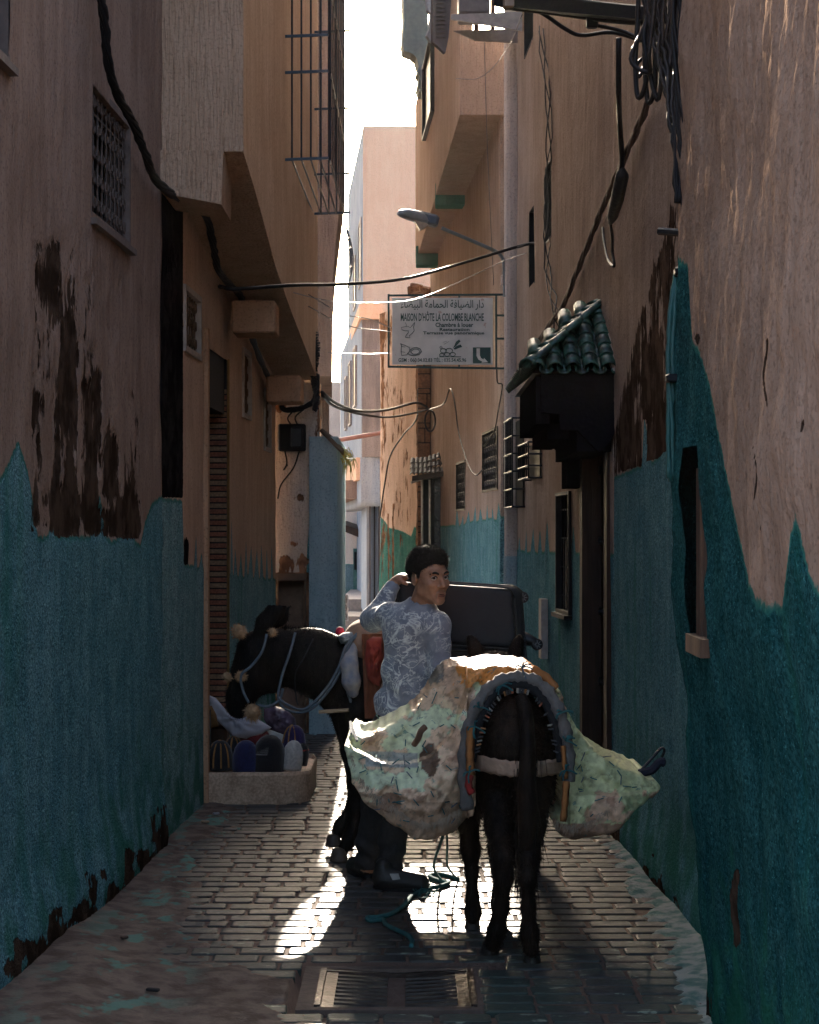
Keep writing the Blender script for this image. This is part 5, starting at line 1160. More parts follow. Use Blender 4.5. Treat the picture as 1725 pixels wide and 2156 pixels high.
# ---- near donkey, seen from behind
nd = thing('donkey', 'dark brown donkey seen from behind, carrying the patched panniers', 'donkey', P(1080, 2015, 7.65))
c = .415; fd = Field(ax_(.0, .85, .011), ax_(7.3, 9.4, .012), ax_(0, 1.32, .011))
fd.ell((c, 7.82, .86), (.182, .25, .205), .05).ell((c-.005, 8.15, .80), (.19, .45, .21), .08).ell((c-.03, 8.45, .82), (.165, .2, .24), .08)
fd.cap((c-.02, 8.5, .90), (c-.01, 8.95, 1.05), .15, .105, .08).cap((c-.01, 8.98, 1.06), (c, 9.22, .80), .085, .055, .05, (1.1, 1, 1))
def pn(px, py, d): return tuple(P(px, py, d))
fd.chain([pn(1015, 1400, 9.0), pn(1003, 1372, 9.0), pn(993, 1350, 9.02), pn(988, 1340, 9.02)], [.022, .033, .024, .008], .02, (1, 1.6, 1)); fd.chain([pn(1075, 1400, 9.0), pn(1086, 1372, 9.0), pn(1093, 1350, 9.02), pn(1096, 1338, 9.02)], [.022, .033, .024, .008], .02, (1, 1.6, 1))
fd.chain([(c-.085, 7.80, .84), pn(1043, 1660, 7.80), pn(1052, 1740, 7.70), pn(1060, 1805, 7.60), pn(1060, 1850, 7.60), pn(1055, 1910, 7.63), pn(1047, 1960, 7.66), pn(1037, 1988, 7.68)], [.13, .080, .056, .047, .036, .030, .036, .034], .03)
fd.chain([(c+.085, 7.80, .84), pn(1125, 1660, 7.72), pn(1121, 1740, 7.60), pn(1113, 1805, 7.48), pn(1112, 1850, 7.46), pn(1113, 1910, 7.48), pn(1115, 1965, 7.50), pn(1119, 2000, 7.50)], [.13, .080, .052, .044, .033, .026, .034, .033], .03)
fd.chain([(c-.10, 8.38, .70), pn(985, 1720, 8.3), pn(991, 1790, 8.28), pn(993, 1835, 8.27), pn(995, 1890, 8.25), pn(997, 1920, 8.22), pn(996, 1935, 8.20)], [.10, .052, .040, .028, .025, .034, .030], .03)
fd.chain([(c+.02, 8.42, .70), pn(1045, 1720, 8.4), pn(1048, 1790, 8.4), pn(1050, 1835, 8.38), pn(1051, 1880, 8.36), pn(1051, 1905, 8.34), pn(1050, 1920, 8.33)], [.10, .052, .040, .028, .025, .034, .030], .03)
Vn, Fn = fd.mesh(); Vn = relax(Vn, Fn, 2); Vn = Vn+.003*fbm(Vn[:, 0]*14, Vn[:, 2]*14, Vn[:, 1]*14, seed=5)[:, None]
mk_np('body', Vn, Fn, M_coat, nd, True)
v_, f_ = tufts(Vn, Fn, .55, .022, 4); tag(mk_np('coat_hair', v_, f_, M_coat, nd, False), kind='stuff')
def hoof(px, py, d, r, parent, mat, toe=(0, 0)):
    b = P(px, py, d); k = MB(); k.lathe([(r*1.08, 0), (r*1.05, r*.3), (r*.92, r*1.1), (r*.80, r*1.5), (r*.4, r*1.7)], b, (0, 0, 1), 14); return k.build('hoof', mat, parent, True)
hoof(1032, 2009, 7.735, .036, nd, M_hoofd); hoof(1121, 2030, 7.56, .034, nd, M_hoofd); hoof(995, 1958, 8.21, .033, nd, M_hoofd); hoof(1050, 1945, 8.34, .033, nd, M_hoofd)
# tail
k = MB(); tp = bez([P(1098, 1470, 7.60), P(1106, 1500, 7.53), P(1112, 1560, 7.46), P(1110, 1640, 7.45), P(1112, 1720, 7.46), P(1110, 1790, 7.47), P(1104, 1850, 7.48)], 4); k.tube(tp, [.026, .028, .030, .031, .031, .030, .029, .029, .029, .030, .032, .034, .036, .038, .040, .041, .041, .040, .038, .034, .03, .026, .02, .012, .006], 10)
tl = k.build('tail', M_coat, nd, True); rt = random.Random(3); k = MB()
for i in range(420):
    q = tp[rt.randrange(10, 25)]; a = q+Vector((rt.gauss(0, .022), rt.gauss(0, .015), 0)); e = a+Vector((rt.gauss(0, .012), rt.gauss(0, .01), -rt.uniform(.06, .16))); s_ = Vector((.0014, 0, 0)); k.add([a-s_, a+s_, e], [(0, 1, 2)])
tag(k.build('tail_hair', M_coat, tl), kind='stuff')
# breeching strap round the rump
k = MB(); n_ = 24; v = []; f = []
for i in range(n_+1):
    t_ = -1+2*i/n_; px = 1090+97*t_; py = 1606+14*(1-t_*t_)+t_*5; yy = 7.475+.22*abs(t_)**2.6
    for dz_, oo in ((.032, 0), (.018, -.006), (-.018, -.006), (-.032, 0), (-.03, .012), (.03, .012)): q = P(px, py, yy); v.append((q.x, q.y+oo+.003*math.sin(i*1.7), q.z+dz_+.003*math.sin(i*2.3)))
for i in range(n_):
    for j in range(6): f.append((i*6+j, i*6+(j+1) % 6, i*6+6+(j+1) % 6, i*6+6+j))
f += [(5, 4, 3, 2, 1, 0), tuple(range(n_*6, n_*6+6))]; k.add(v, f)
tag(k.build('breeching_strap', simple('strap_canvas', (.40, .26, .175), .9, bump=.6, scale=25), None, True), 'beige canvas strap round the rump of the near donkey', 'strap')
# ============================================================ panniers on the near donkey
def poly_sdf(x, y, poly):
    d = np.full(np.broadcast(x, y).shape, 1e9); s = np.ones(d.shape); m = len(poly)
    for i in range(m):
        ax0, ay0 = poly[i]; bx0, by0 = poly[i-1]; ex, ey = bx0-ax0, by0-ay0; wx, wy = x-ax0, y-ay0
        t = np.clip((wx*ex+wy*ey)/(ex*ex+ey*ey), 0, 1); d = np.minimum(d, (wx-ex*t)**2+(wy-ey*t)**2)
        c1 = y >= ay0; c2 = y < by0; c3 = ex*wy > ey*wx; s = np.where((c1 & c2 & c3) | (~c1 & ~c2 & ~c3), -s, s)
    return s*np.sqrt(d)
PD = 7.95
def XZ(pts): return [(P(x, y, PD).x, P(x, y, PD).z) for x, y in pts]
outl = XZ([(732, 1552), (742, 1541), (762, 1549), (790, 1545), (830, 1520), (876, 1492), (900, 1452), (925, 1418), (955, 1401), (1000, 1400), (1045, 1397), (1090, 1399), (1130, 1409), (1163, 1438), (1186, 1480), (1212, 1532), (1248, 1572), (1290, 1600), (1332, 1616), (1374, 1634), (1388, 1648), (1352, 1672), (1312, 1692), (1287, 1722), (1240, 1740), (1200, 1752), (1168, 1738), (1157, 1700), (1175, 1690), (1178, 1640), (1178, 1560), (1160, 1500), (1130, 1455), (1085, 1440), (1040, 1452), (1010, 1495), (998, 1560), (998, 1640), (994, 1700), (962, 1722), (935, 1737), (900, 1744), (868, 1737), (838, 1716), (800, 1690), (768, 1664), (748, 1630), (737, 1590)])
rimL = np.array(XZ([(700, 1540), (735, 1549), (756, 1562), (790, 1579), (820, 1586), (850, 1588), (880, 1583), (905, 1571), (930, 1548), (950, 1520), (968, 1480), (985, 1440)]))
pf = Field(ax_(-.32, 1.12, .0068), ax_(7.36, 8.75, .0092), ax_(.36, 1.24, .0068)); Xg, Yg, Zg = pf.grid((slice(None),)*3)
X2, Z2 = Xg[:, 0, :], Zg[:, 0, :]; X2, Z2 = np.broadcast_arrays(X2, Z2)
ps = poly_sdf(X2, Z2, outl)
ps = ps+.012*fbm(X2*16, Z2*16, seed=101)+.010*fbm(X2*45, Z2*45, seed=104)
zr = np.interp(X2, rimL[:, 0], rimL[:, 1]); left = X2 < P(980, 1500, PD).x
up = Z2-zr
near = 7.70+0*X2
# left pouch bulges to the viewer below its rim; the flap above leans back to the spine
near = np.where(left & (up <= 0), 7.60-.075*np.clip(1-((X2-.06)/.24)**2, 0, 1)*np.clip(-up/.10, .25, 1)+.55*np.clip(-.18-up, 0, 1), near)
near = np.where(left & (up > 0), 7.86+.45*np.clip(up, 0, .5), near)
rgt = X2 > P(1185, 1500, PD).x
near = np.where(rgt, 7.66+.42*np.clip(Z2-.62, 0, 1)-.06*np.clip(1-((X2-.80)/.18)**2, 0, 1)*(Z2 < .66)+.5*np.clip(.52-Z2, 0, 1)+.55*np.clip(X2-.86, 0, 1), near)
topz = np.clip(Z2-1.02, 0, 1); near = near+.30*topz*(~left | (up <= 0))
def rdg(a, b, s): return 1-np.minimum(1, np.abs(fbm(a, b, seed=s, oct=3))*5)
wr = .020*fbm(X2*7, Z2*9, seed=105)+.010*fbm(X2*20, Z2*12, seed=106)+.034*rdg(np.arctan2(Z2-1.25, X2-.43)*3.2, np.hypot(Z2-1.25, X2-.43)*2.0, 107)+.018*rdg(np.arctan2(Z2-1.25, X2-.43)*7, np.hypot(Z2-1.25, X2-.43)*4.5, 108)+.010*rdg(X2*13+Z2*6, Z2*10-X2*4, 110)-.02
near = near-wr
far = 8.55-.3*np.clip(.75-Z2, 0, 1)+.02*fbm(X2*7, Z2*7, seed=109)
dnear = near[:, None, :]-Yg; dfar = Yg-far[:, None, :]
def smax(a, b, k): h = np.clip(.5+.5*(a-b)/k, 0, 1); return b*(1-h)+a*h+k*h*(1-h)
pf.f = smax(smax(ps[:, None, :], dnear, .022), dfar, .05).astype(np.float32)
# hollow behind the left rim
slot_ = np.maximum(np.maximum(np.abs(Yg-7.80)-.075, -(Z2-zr+.22)[:, None, :]), ps[:, None, :]+.018); slot_ = np.where((left & (X2 < .20))[:, None, :], slot_, 1)
pf.f = np.maximum(pf.f, -slot_).astype(np.float32)
Vp, Fp = pf.mesh(); Vp = relax(Vp, Fp, 1)
# patchwork colours: a lookup of sewn scraps
xx, yy, zz = Vp.T; pxp = CX+FP*xx/yy; pyp = HY+FP*(CH-zz)/yy
wob = fbm(pxp/18., pyp/18., seed=111)*26; wob2 = fbm(pxp/15., pyp/15., seed=112)*26
u_, w_ = pxp+wob, pyp+wob2
cream, sand, brown, mint, grey, orange, dkgrey = [np.array(x) for x in ((.50, .40, .31), (.38, .28, .21), (.19, .125, .09), (.42, .52, .40), (.22, .25, .28), (.46, .20, .055), (.13, .135, .135))]
C = np.tile(cream, (len(Vp), 1)); cell = vn(u_/46., w_/40., seed=113)
C[cell > .18] = mint; C[cell < -.30] = sand; C[cell < -.62] = brown*1.3
C[(w_ < 1442) & (u_ > 890)] = orange; C[(w_ < 1450) & (u_ < 965)] = sand; C[(pxp < 935) & (w_ < 1432) & (w_ > 1390)] = dkgrey
C[(np.abs(pyp-1600-(pxp-850)*.02) < 16) & (pxp < 880) & (pxp > 770)] = grey*.9+mint*.1
C[(pyp > 1690) & (pxp < 990)] = sand*.8; C[((pxp-905)/22)**2+((pyp-1600)/34)**2 < .9+.5*fbm(pxp/8., pyp/8., seed=3)] = brown*.5
C[(pxp > 1170) & (cell > -.3)] = np.array([.34, .40, .25]); C[(pxp > 1170) & (pyp > 1735)] = brown
C[((pxp-822)/24)**2+((pyp-1690)/22)**2 < 1] = brown*.9
C *= np.array([[1.6, 1.42, 1.2]])*(1+.45*fbm(pxp/9., pyp/9., seed=117))[:, None]; C = np.clip(C, 0, .85); seam = np.abs(cell-.18) < .03; C[seam] *= .65; C[np.abs(cell+.30) < .03] *= .65
m, t, b = newmat('patched_sacking'); n = N(t); p = n.pos(); ca = n.attr('Col').outputs['Color']
wv = n.noise(n.scaled(p, (1, 1, 1)), 160, 3); col = n.mix(n.math('MULTIPLY', n.ramp(n.noise(p, 22, 6, .7), .55, .75), .45), ca, rgb(.12, .08, .055))
col = n.mix(n.math('MULTIPLY', n.ramp(n.noise(p, 14, 5, .7, 2.), .62, .67), .7), col, rgb(.04, .17, .17))
t.links.new(col, b.inputs['Base Color']); b.inputs['Roughness'].default_value = .58; b.inputs['Specular IOR Level'].default_value = .4
bp = n('Bump', {'Strength': .9, 'Distance': .008, 'Height': n.math('ADD', n.noise(p, 26, 4, .6, .8), n.math('MULTIPLY', wv, .3))}); t.links.new(bp.outputs[0], b.inputs['Normal']); M_sack = m
pk = thing('panniers', 'patchwork sackcloth double panniers with teal stitching on the near donkey', 'panniers', P(1080, 1500, 8))
mk_np('sack_body', Vp, Fp, M_sack, pk, True, None, {'Col': C})
def pnear(px, py):
    X, Z = (px-CX)/FP, (HY-py)/FP; q = (np.abs(pxp-px)+np.abs(pyp-py)); ok = q < 7
    return float(yy[ok].min()) if ok.any() else 7.75
def on_pack(px, py, off=-.012): return P(px, py, pnear(px, py)+off)
rs_ = random.Random(11)
def stitchq(): 
    for _ in range(500):
        x, y = rs_.uniform(745, 980), rs_.uniform(1430, 1735)
        if rs_.random() < .35: x, y = rs_.uniform(1195, 1350), rs_.uniform(1500, 1725)
        if (np.abs(pxp-x)+np.abs(pyp-y) < 5).any(): return x, y
    return 850, 1640
for i in range(62):
    x, y = stitchq(); a = rs_.uniform(0, 3.14); l = rs_.uniform(3, 9)*(1.6 if i % 7 == 0 else 1)
    k = MB(); k.tube([on_pack(x-l*math.cos(a), y-l*math.sin(a)), on_pack(x, y, -.018), on_pack(x+l*math.cos(a), y+l*math.sin(a))], .0024, 5); k.build('stitch', M_ropeg if i % 5 else M_rope, pk)
k = MB(); k.tube(bez([P(872, 1568, 7.60), P(880, 1556, 7.58), P(886, 1540, 7.57), P(896, 1530, 7.58)], 3), .013, 7); k.build('stick', simple('stick', (.17, .09, .05), .8, bump=.6), pk)
k = MB(); k.tube([P(738, 1520, 7.9), P(740, 1545, 7.7)], .006, 5); k.tube([P(738, 1520, 7.9), P(752, 1560, 7.66)], .006, 5); k.build('hanging_cord', M_rope, pk)
# frayed lower hem
v = []; f = []
for i in range(900):
    t_ = rs_.random(); px = 738+250*t_ if rs_.random() < .7 else rs_.uniform(1165, 1300); base = float(np.interp(px, [738, 750, 770, 800, 838, 868, 900, 935, 990, 1165, 1200, 1240, 1300], [1590, 1632, 1664, 1690, 1716, 1737, 1744, 1737, 1705, 1738, 1752, 1740, 1705]))
    y0 = pnear(px, base-8)+.01; a = P(px, base-8-rs_.random()*8, y0-.006); e = a+Vector((rs_.gauss(-.008, .012), rs_.gauss(0, .008), -rs_.uniform(.012, .055))); s_ = Vector((.0011, 0, .0004)); b0 = len(v); v += [a-s_, a+s_, e]; f.append((b0, b0+1, b0+2))
k = MB(); k.add(v, f); tag(k.build('frayed_threads', simple('thread', (.36, .28, .2), .9), pk), kind='stuff')
# grey padded arch round the rump with black fringe
arch = [(985, 1705), (978, 1650), (977, 1600), (984, 1545), (1000, 1495), (1025, 1455), (1055, 1433), (1090, 1426), (1125, 1433), (1155, 1458), (1178, 1498), (1192, 1545), (1198, 1600), (1197, 1645)]
def ay(py): return 7.56+.10*max(0, (1500-py)/80.)
k = MB(); ap = bez([P(x, y, ay(y)) for x, y in arch], 5); k.tube(ap, [.025+.004*math.sin(i*1.3)+.003*math.sin(i*3.1) for i in range(len(ap))], 10); k.build('padded_arch', simple('pad_grey', (.15, .135, .12), .9, scale=18, bump=.9, var=.4), pk, True)
inn = [(996+(x-1088)*0+(1088-996)*0+0 if False else 1088+(x-1088)*.86, y+ (16 if y < 1560 else 4)) for x, y in arch[2:-1]]
k = MB(); ip = bez([P(x, y, ay(y)+.012) for x, y in inn], 5); k.tube(ip, .020, 8); k.build('inner_band', simple('band_black', (.010, .010, .011), .9, bump=.7), pk, True)
cols_ = ((.34, .16, .06), (.25, .24, .2), (.05, .05, .05), (.30, .1, .05)); mats_ = [simple('fringe%d' % i, q, .9) for i, q in enumerate(cols_)]
for i in range(2, len(ip)-2, 1):
    if rs_.random() < .35: continue
    q = ip[i]; ctr = P(1088, 1545, q.y); dr_ = (ctr-q).normalized(); k = MB(); k.beam(q+dr_*.012+Vector((0, -.014, 0)), q+dr_*.032+Vector((0, -.016, 0)), .009, .006); k.build('fringe_tab', mats_[i % 4 if i % 3 else 2], pk)
M_or = simple('orange_cloth', (.38, .145, .04), .9, bump=.5); M_red = simple('red_cloth', (.35, .025, .02), .9, bump=.5)
def strip(name, pts, w, mat, parent, th=.003):
    k = MB(); c_ = bez(pts, 4); v = []; f = []
    for i, q in enumerate(c_):
        d = (c_[min(i+1, len(c_)-1)]-c_[max(i-1, 0)]).normalized(); s_ = d.cross(Vector((0, -1, 0))); s_ = s_.normalized() if s_.length > .05 else Vector((1, 0, 0)); ww = w*(1+.12*math.sin(i*2.1)); nn = s_.cross(d).normalized()
        v += [q-s_*ww/2, q+nn*th+s_*0, q+s_*ww/2, q-nn*th*.6]
    for i in range(len(c_)-1):
        for j in range(4): f.append((i*4+j, i*4+(j+1) % 4, i*4+4+(j+1) % 4, i*4+4+j))
    f += [(3, 2, 1, 0), tuple(range(len(v)-4, len(v)))]; k.add(v, f); return k.build(name, mat, parent, True)
strip('orange_strip', [P(992, 1530, 7.535), P(990, 1570, 7.525), P(990, 1600, 7.52), P(992, 1632, 7.525)], .034, M_or, pk); strip('orange_strip', [P(1186, 1570, 7.535), P(1189, 1610, 7.525), P(1192, 1640, 7.525)], .020, M_or, pk)
strip('orange_strip', [P(1120, 1409, 7.74), P(1150, 1428, 7.70), P(1170, 1452, 7.66)], .040, M_or, pk); strip('red_strip', [P(990, 1632, 7.52), P(987, 1655, 7.53), P(995, 1672, 7.53)], .03, M_red, pk); strip('red_strip', [P(1193, 1645, 7.53), P(1190, 1690, 7.53), P(1186, 1730, 7.54)], .028, M_or, pk)
for (x, y) in ((1058, 1443), (990, 1625), (1192, 1622), (1000, 1530), (1100, 1405), (1192, 1560), (1185, 1500), (1010, 1490)):
    o_ = M_ropeg if x != 1100 else M_rope
    for i in range(5): 
        a = rs_.uniform(0, 6.28); k = MB(); q = P(x, y, ay(y)-.042); k.tube(bez([q, q+Vector((math.cos(a)*.02, -.012, math.sin(a)*.02)), q+Vector((math.cos(a)*.035+.008, -.006, math.sin(a)*.035-.012))], 3), .0035, 5); k.build('knot_strand', o_, pk)
# hook and dark tie at the right tip
k = MB(); k.tube(bez([P(1350, 1622, 7.9), P(1372, 1598, 7.9), P(1392, 1576, 7.9), P(1399, 1580, 7.9), P(1394, 1596, 7.9)], 5), .006, 6); k.build('iron_hook', M_iron, pk)
k = MB(); k.tube(bez([P(1345, 1628, 7.86), P(1372, 1622, 7.86), P(1388, 1606, 7.86), P(1402, 1606, 7.86)], 4), [.016, .018, .018, .018, .018, .018, .018, .018, .018, .02, .02, .02, .01], 7); k.build('tie', simple('tie_navy', (.012, .014, .03), .9), pk)
# ropes hanging and lying on the ground
cable('teal rope hanging in a loop under the left pannier', [P(938, 1735, 7.75), P(930, 1770, 8.0), P(916, 1810, 8.6), P(915, 1830, 8.9), P(925, 1848, 9.2), P(940, 1860, 9.22), G(948, 1862)+Vector((0, 0, .01))], .006, group='ropes', mat=M_ropeg, name='rope')
cable('teal rope hanging straight from the pannier to the ground coil', [P(940, 1735, 7.75), P(942, 1780, 8.2), P(942, 1820, 8.8), P(955, 1842, 9.2), G(966, 1856)+Vector((0, 0, .008))], .005, group='ropes', mat=M_ropeg, name='rope')
cable('thick teal rope lying across the pavement below the panniers', [G(x, y)+Vector((0, 0, .016)) for x, y in ((966, 1858), (940, 1850), (915, 1848), (905, 1853), (925, 1862), (945, 1866), (925, 1874), (900, 1878), (870, 1892), (852, 1912), (828, 1930), (800, 1938), (774, 1940), (780, 1946), (806, 1944), (814, 1955), (840, 1968), (860, 1978), (868, 1990), (866, 2000))], .011, group='ropes', mat=M_ropeg, name='rope', steps=5)
k = MB()
for i in range(40): a = G(890+rs_.gauss(0, 14), 1883+rs_.gauss(0, 7)); k.tube([a+Vector((0, 0, .012)), a+Vector((rs_.gauss(0, .03), rs_.gauss(0, .03), rs_.uniform(.015, .04)))], .003, 4)
tag(k.build('rope_fray', M_ropeg), 'frayed knot of teal rope fibres near the shoe', 'rope', 'ropes'); bpy.data.objects['rope_fray']['kind'] = 'stuff'
# ============================================================ left donkey, across the alley
ld = thing('donkey', 'black donkey standing across the alley with its head lowered to the hats', 'donkey', P(740, 1800, 10.05))
LD = 10.1
def q_(px, py, d=LD): return tuple(P(px, py, d))
fd = Field(ax_(-1.1, .85, .0125), ax_(9.78, 10.42, .0125), ax_(0, 1.34, .0115)); fl = (1, 1.35, 1)
fd.ell(q_(752, 1440), (.19, .17, .225), .05).ell(q_(890, 1452), (.42, .20, .215), .08).ell(q_(1045, 1440), (.21, .185, .21), .08)
fd.cap(q_(728, 1424), q_(655, 1392), .20, .165, .06, fl).cap(q_(655, 1392), q_(595, 1372), .165, .125, .05, fl)
fd.cap(q_(543, 1374), q_(530, 1420), .118, .106, .05, fl).cap(q_(532, 1420), q_(508, 1468), .100, .074, .04, fl).cap(q_(506, 1470), q_(503, 1488), .074, .066, .03, fl).cap(q_(590, 1400), q_(575, 1440), .09, .05, .04, fl)
fd.chain([q_(546, 1330, LD-.06), q_(560, 1310, LD-.06), q_(582, 1285, LD-.06), q_(607, 1255, LD-.06)], [.034, .048, .046, .006], .02, (1, 1.8, 1)); fd.chain([q_(560, 1325, LD+.08), q_(590, 1300, LD+.08), q_(612, 1276, LD+.08)], [.03, .04, .006], .02, (1, 1.8, 1))
fd.chain([q_(750, 1500, 10.0), q_(750, 1580, 9.98), q_(752, 1655, 9.97), q_(750, 1700, 9.97), q_(746, 1745, 9.96), q_(735, 1770, 9.95), q_(722, 1790, 9.94)], [.13, .065, .045, .032, .030, .036, .032], .03)
fd.chain([q_(745, 1500, 10.2), q_(744, 1580, 10.22), q_(750, 1650, 10.22), q_(742, 1700, 10.2), q_(718, 1740, 10.2), q_(708, 1760, 10.18)], [.13, .065, .045, .032, .036, .030], .03)
for dd in (9.98, 10.2): fd.chain([q_(1068, 1480, dd), q_(1080, 1580, dd), q_(1098, 1660, dd), q_(1095, 1720, dd), q_(1090, 1770, dd), q_(1084, 1788, dd)], [.14, .075, .046, .030, .034, .03], .03)
Vd, Fd = fd.mesh(); Vd = relax(Vd, Fd, 2); mk_np('body', Vd, Fd, M_coat2, ld, True)
v_, f_ = tufts(Vd, Fd, .5, .018, 8); tag(mk_np('coat_hair', v_, f_, M_coat2, ld, False), kind='stuff')
hoof(714, 1814, 9.93, .044, ld, M_hoof); hoof(702, 1782, 10.17, .040, ld, M_hoof); hoof(1084, 1812, 9.97, .036, ld, M_hoofd); hoof(1084, 1795, 10.2, .036, ld, M_hoofd)
k = MB()
for i in range(520):
    t_ = rs_.random(); px = 592+t_*100; py = np.interp(px, [592, 625, 660, 692], [1322, 1326, 1334, 1346])+4; a = P(px+rs_.gauss(0, 2), py, LD+rs_.gauss(0, .02)); e = a+Vector((rs_.gauss(.012, .012), rs_.gauss(0, .012), rs_.uniform(.01, .055)*(1.3 if 640 < px < 672 else .7))); s_ = Vector((.0018, .001, 0)); k.add([a-s_, a+s_, e], [(0, 1, 2)])
tag(k.build('mane', M_coat2, ld), kind='stuff')
k = MB(); k.lathe([(.014, -.004), (.012, .004), (.004, .009)], P(530, 1400, LD-.085), (0, -1, 0), 10); k.build('eye', simple('eye_black', (.01, .008, .007), .15), ld, True)
# woollen tassels and ropes on the left donkey
def tassel(label, px, py, r_, d, nn=340, hang=0.):
    o = thing('wool_tassel', label, 'tassel', P(px, py, d), 'wool tassels on the halter'); k = MB(); c_ = P(px, py, d); rr = r_*.84*d/FP
    k.lathe([(rr*.1, -rr*.8), (rr*.6, -rr*.55), (rr*.8, 0), (rr*.55, rr*.6), (rr*.1, rr*.8)], c_, (0, 0, 1), 10); k.build('tassel_core', M_wool, o, True); k = MB()
    for i in range(nn):
        v_ = Vector((rs_.gauss(0, 1), rs_.gauss(0, 1), rs_.gauss(0, 1))).normalized(); a = c_+v_*rr*.55; e = c_+v_*rr*rs_.uniform(.95, 1.25)+Vector((rs_.gauss(0, .004), 0, -hang*rr*rs_.random())); s_ = v_.orthogonal().normalized()*.0022; k.add([a-s_, a+s_, e], [(0, 1, 2)])
    tag(k.build('tassel_wool', M_wool, o), kind='stuff')
tassel('tan wool tassel on the forehead of the left donkey', 503, 1330, 22, LD-.1); tassel('tan wool tassel under the ear of the left donkey', 574, 1332, 13, LD-.14, 200); tassel('tan wool tassel on the cheek of the left donkey', 508, 1424, 16, LD-.11, 240); tassel('small pale wool tassel on the nose of the left donkey', 478, 1424, 13, LD-.08, 200, .5); tassel('large tan wool tassel hanging at the muzzle of the left donkey', 532, 1498, 24, LD-.12, 420, .6)
def rope(label, pts, r_=.0075, mat=M_rope): return cable(label, pts, r_, group='ropes', mat=mat, name='rope')
y0 = LD-.155
rope('blue-grey halter rope along the cheek of the left donkey', [P(562, 1335, y0), P(552, 1372, y0), P(530, 1402, y0+.02), P(508, 1422, y0+.02), P(512, 1455, y0+.04), P(524, 1480, y0+.03)])
rope('blue-grey knotted rope round the neck of the left donkey', [P(622, 1332, y0), P(612, 1370, y0-.03), P(598, 1410, y0-.02), P(590, 1440, y0-.01), P(586, 1470, y0), P(600, 1492, y0), P(630, 1500, y0), P(660, 1490, y0-.02), P(695, 1450, y0-.04), P(718, 1410, y0-.05), P(735, 1360, y0-.04), P(760, 1330, y0+.02), P(785, 1324, y0+.12)])
rope('second blue-grey rope loop sagging below the neck of the left donkey', [P(586, 1468, y0-.01), P(602, 1482, y0-.01), P(632, 1494, y0-.01), P(656, 1484, y0-.03), P(690, 1446, y0-.05), P(714, 1404, y0-.06), P(728, 1362, y0-.05), P(752, 1334, y0)])
rope('blue-grey rope from the muzzle to the neck loop', [P(545, 1484, y0+.02), P(565, 1488, y0), P(588, 1474, y0), P(596, 1450, y0)])
rope('blue-grey rope dropping down the chest of the left donkey', [P(722, 1410, y0-.06), P(728, 1440, y0-.06), P(738, 1475, y0-.05), P(746, 1500, y0-.04)], .009)
rope('thin dark cord hanging from the neck of the left donkey', [P(660, 1345, y0-.01), P(640, 1385, y0-.04), P(622, 1420, y0-.03), P(624, 1470, y0), P(628, 1485, y0)], .0035, M_iron)
k = MB(); k.tube([P(672, 1499, y0-.03), P(735, 1495, y0-.07)], .010, 7); tag(k.build('wooden_stick', simple('stick_pale', (.38, .26, .16), .7, bump=.3)), 'pale wooden toggle stick across the chest of the left donkey', 'stick')
# pack saddle of the left donkey
psd = thing('pack_saddle', 'padded pack saddle with red cloth and brown blanket on the left donkey', 'saddle', P(770, 1500, LD))
fd = Field(ax_(-.42, -.08, .009), ax_(9.78, 10.35, .010), ax_(.78, 1.26, .009)); fd.chain([tuple(P(742, 1360, 9.95)), tuple(P(736, 1400, 9.88)), tuple(P(740, 1435, 9.87)), tuple(P(744, 1458, 9.88))], [.03, .045, .048, .03], .02); organic('pad_roll', fd, simple('pad_cream', (.42, .36, .30), .9, bump=.6, scale=14, c2=(.14, .17, .24)), psd, 2)
fd = Field(ax_(-.40, .7, .014), ax_(9.74, 10.45, .014), ax_(.62, 1.30, .012)); fd.cap(tuple(P(770, 1350, LD)), tuple(P(1030, 1365, LD)), .12, .12, .03, (1, .62, 1)); organic('saddle_top', fd, simple('saddle_tan', (.34, .20, .13), .9, bump=.6, scale=14), psd, 2)
bl = MB(); v = []; f = []; nu_, nv_ = 14, 16
for s_ in (0, 1):
    for i in range(nu_+1):
        for j in range(nv_+1):
            px = 762+i*(46/nu_)*(1 if s_ == 0 else 1); py = 1335+j*(178/nv_); wv_ = .02*math.sin(i*1.1+j*.25)+.012*math.sin(i*2.3); v.append(P(px+j*.4, py, 9.84+wv_+.012*s_-.10*math.exp(-((j-4)/6.)**2)*0))
for s_ in (0, 1):
    for i in range(nu_):
        for j in range(nv_): o_ = s_*(nu_+1)*(nv_+1); q = (o_+i*(nv_+1)+j, o_+i*(nv_+1)+j+1, o_+(i+1)*(nv_+1)+j+1, o_+(i+1)*(nv_+1)+j); f.append(q if s_ == 0 else q[::-1])
bl.add(v, f); bl.build('blanket', simple('blanket_brown', (.22, .075, .035), .9, bump=.6, scale=20), psd, True)
rcl = cloth('red_cloth', None, None, [(772, 1348), (786, 1340), (804, 1342), (808, 1380), (803, 1420), (800, 1446), (786, 1440), (774, 1430), (768, 1390)], 9.80, 9.86, simple('cloth_red', (.33, .05, .025), .85, bump=.6, scale=16, c2=(.16, .012, .02)), .05, 14, dome=.05); adopt(rcl, psd)
cloth('bundle', 'small striped bundle behind the withers of the left donkey', 'bundle', [(710, 1340), (722, 1332), (742, 1330), (752, 1342), (745, 1358), (718, 1356)], 9.98, 10.12, simple('bundle_stripe', (.45, .45, .44), .85, scale=30, c2=(.08, .10, .11), bump=.5), .03, 12)
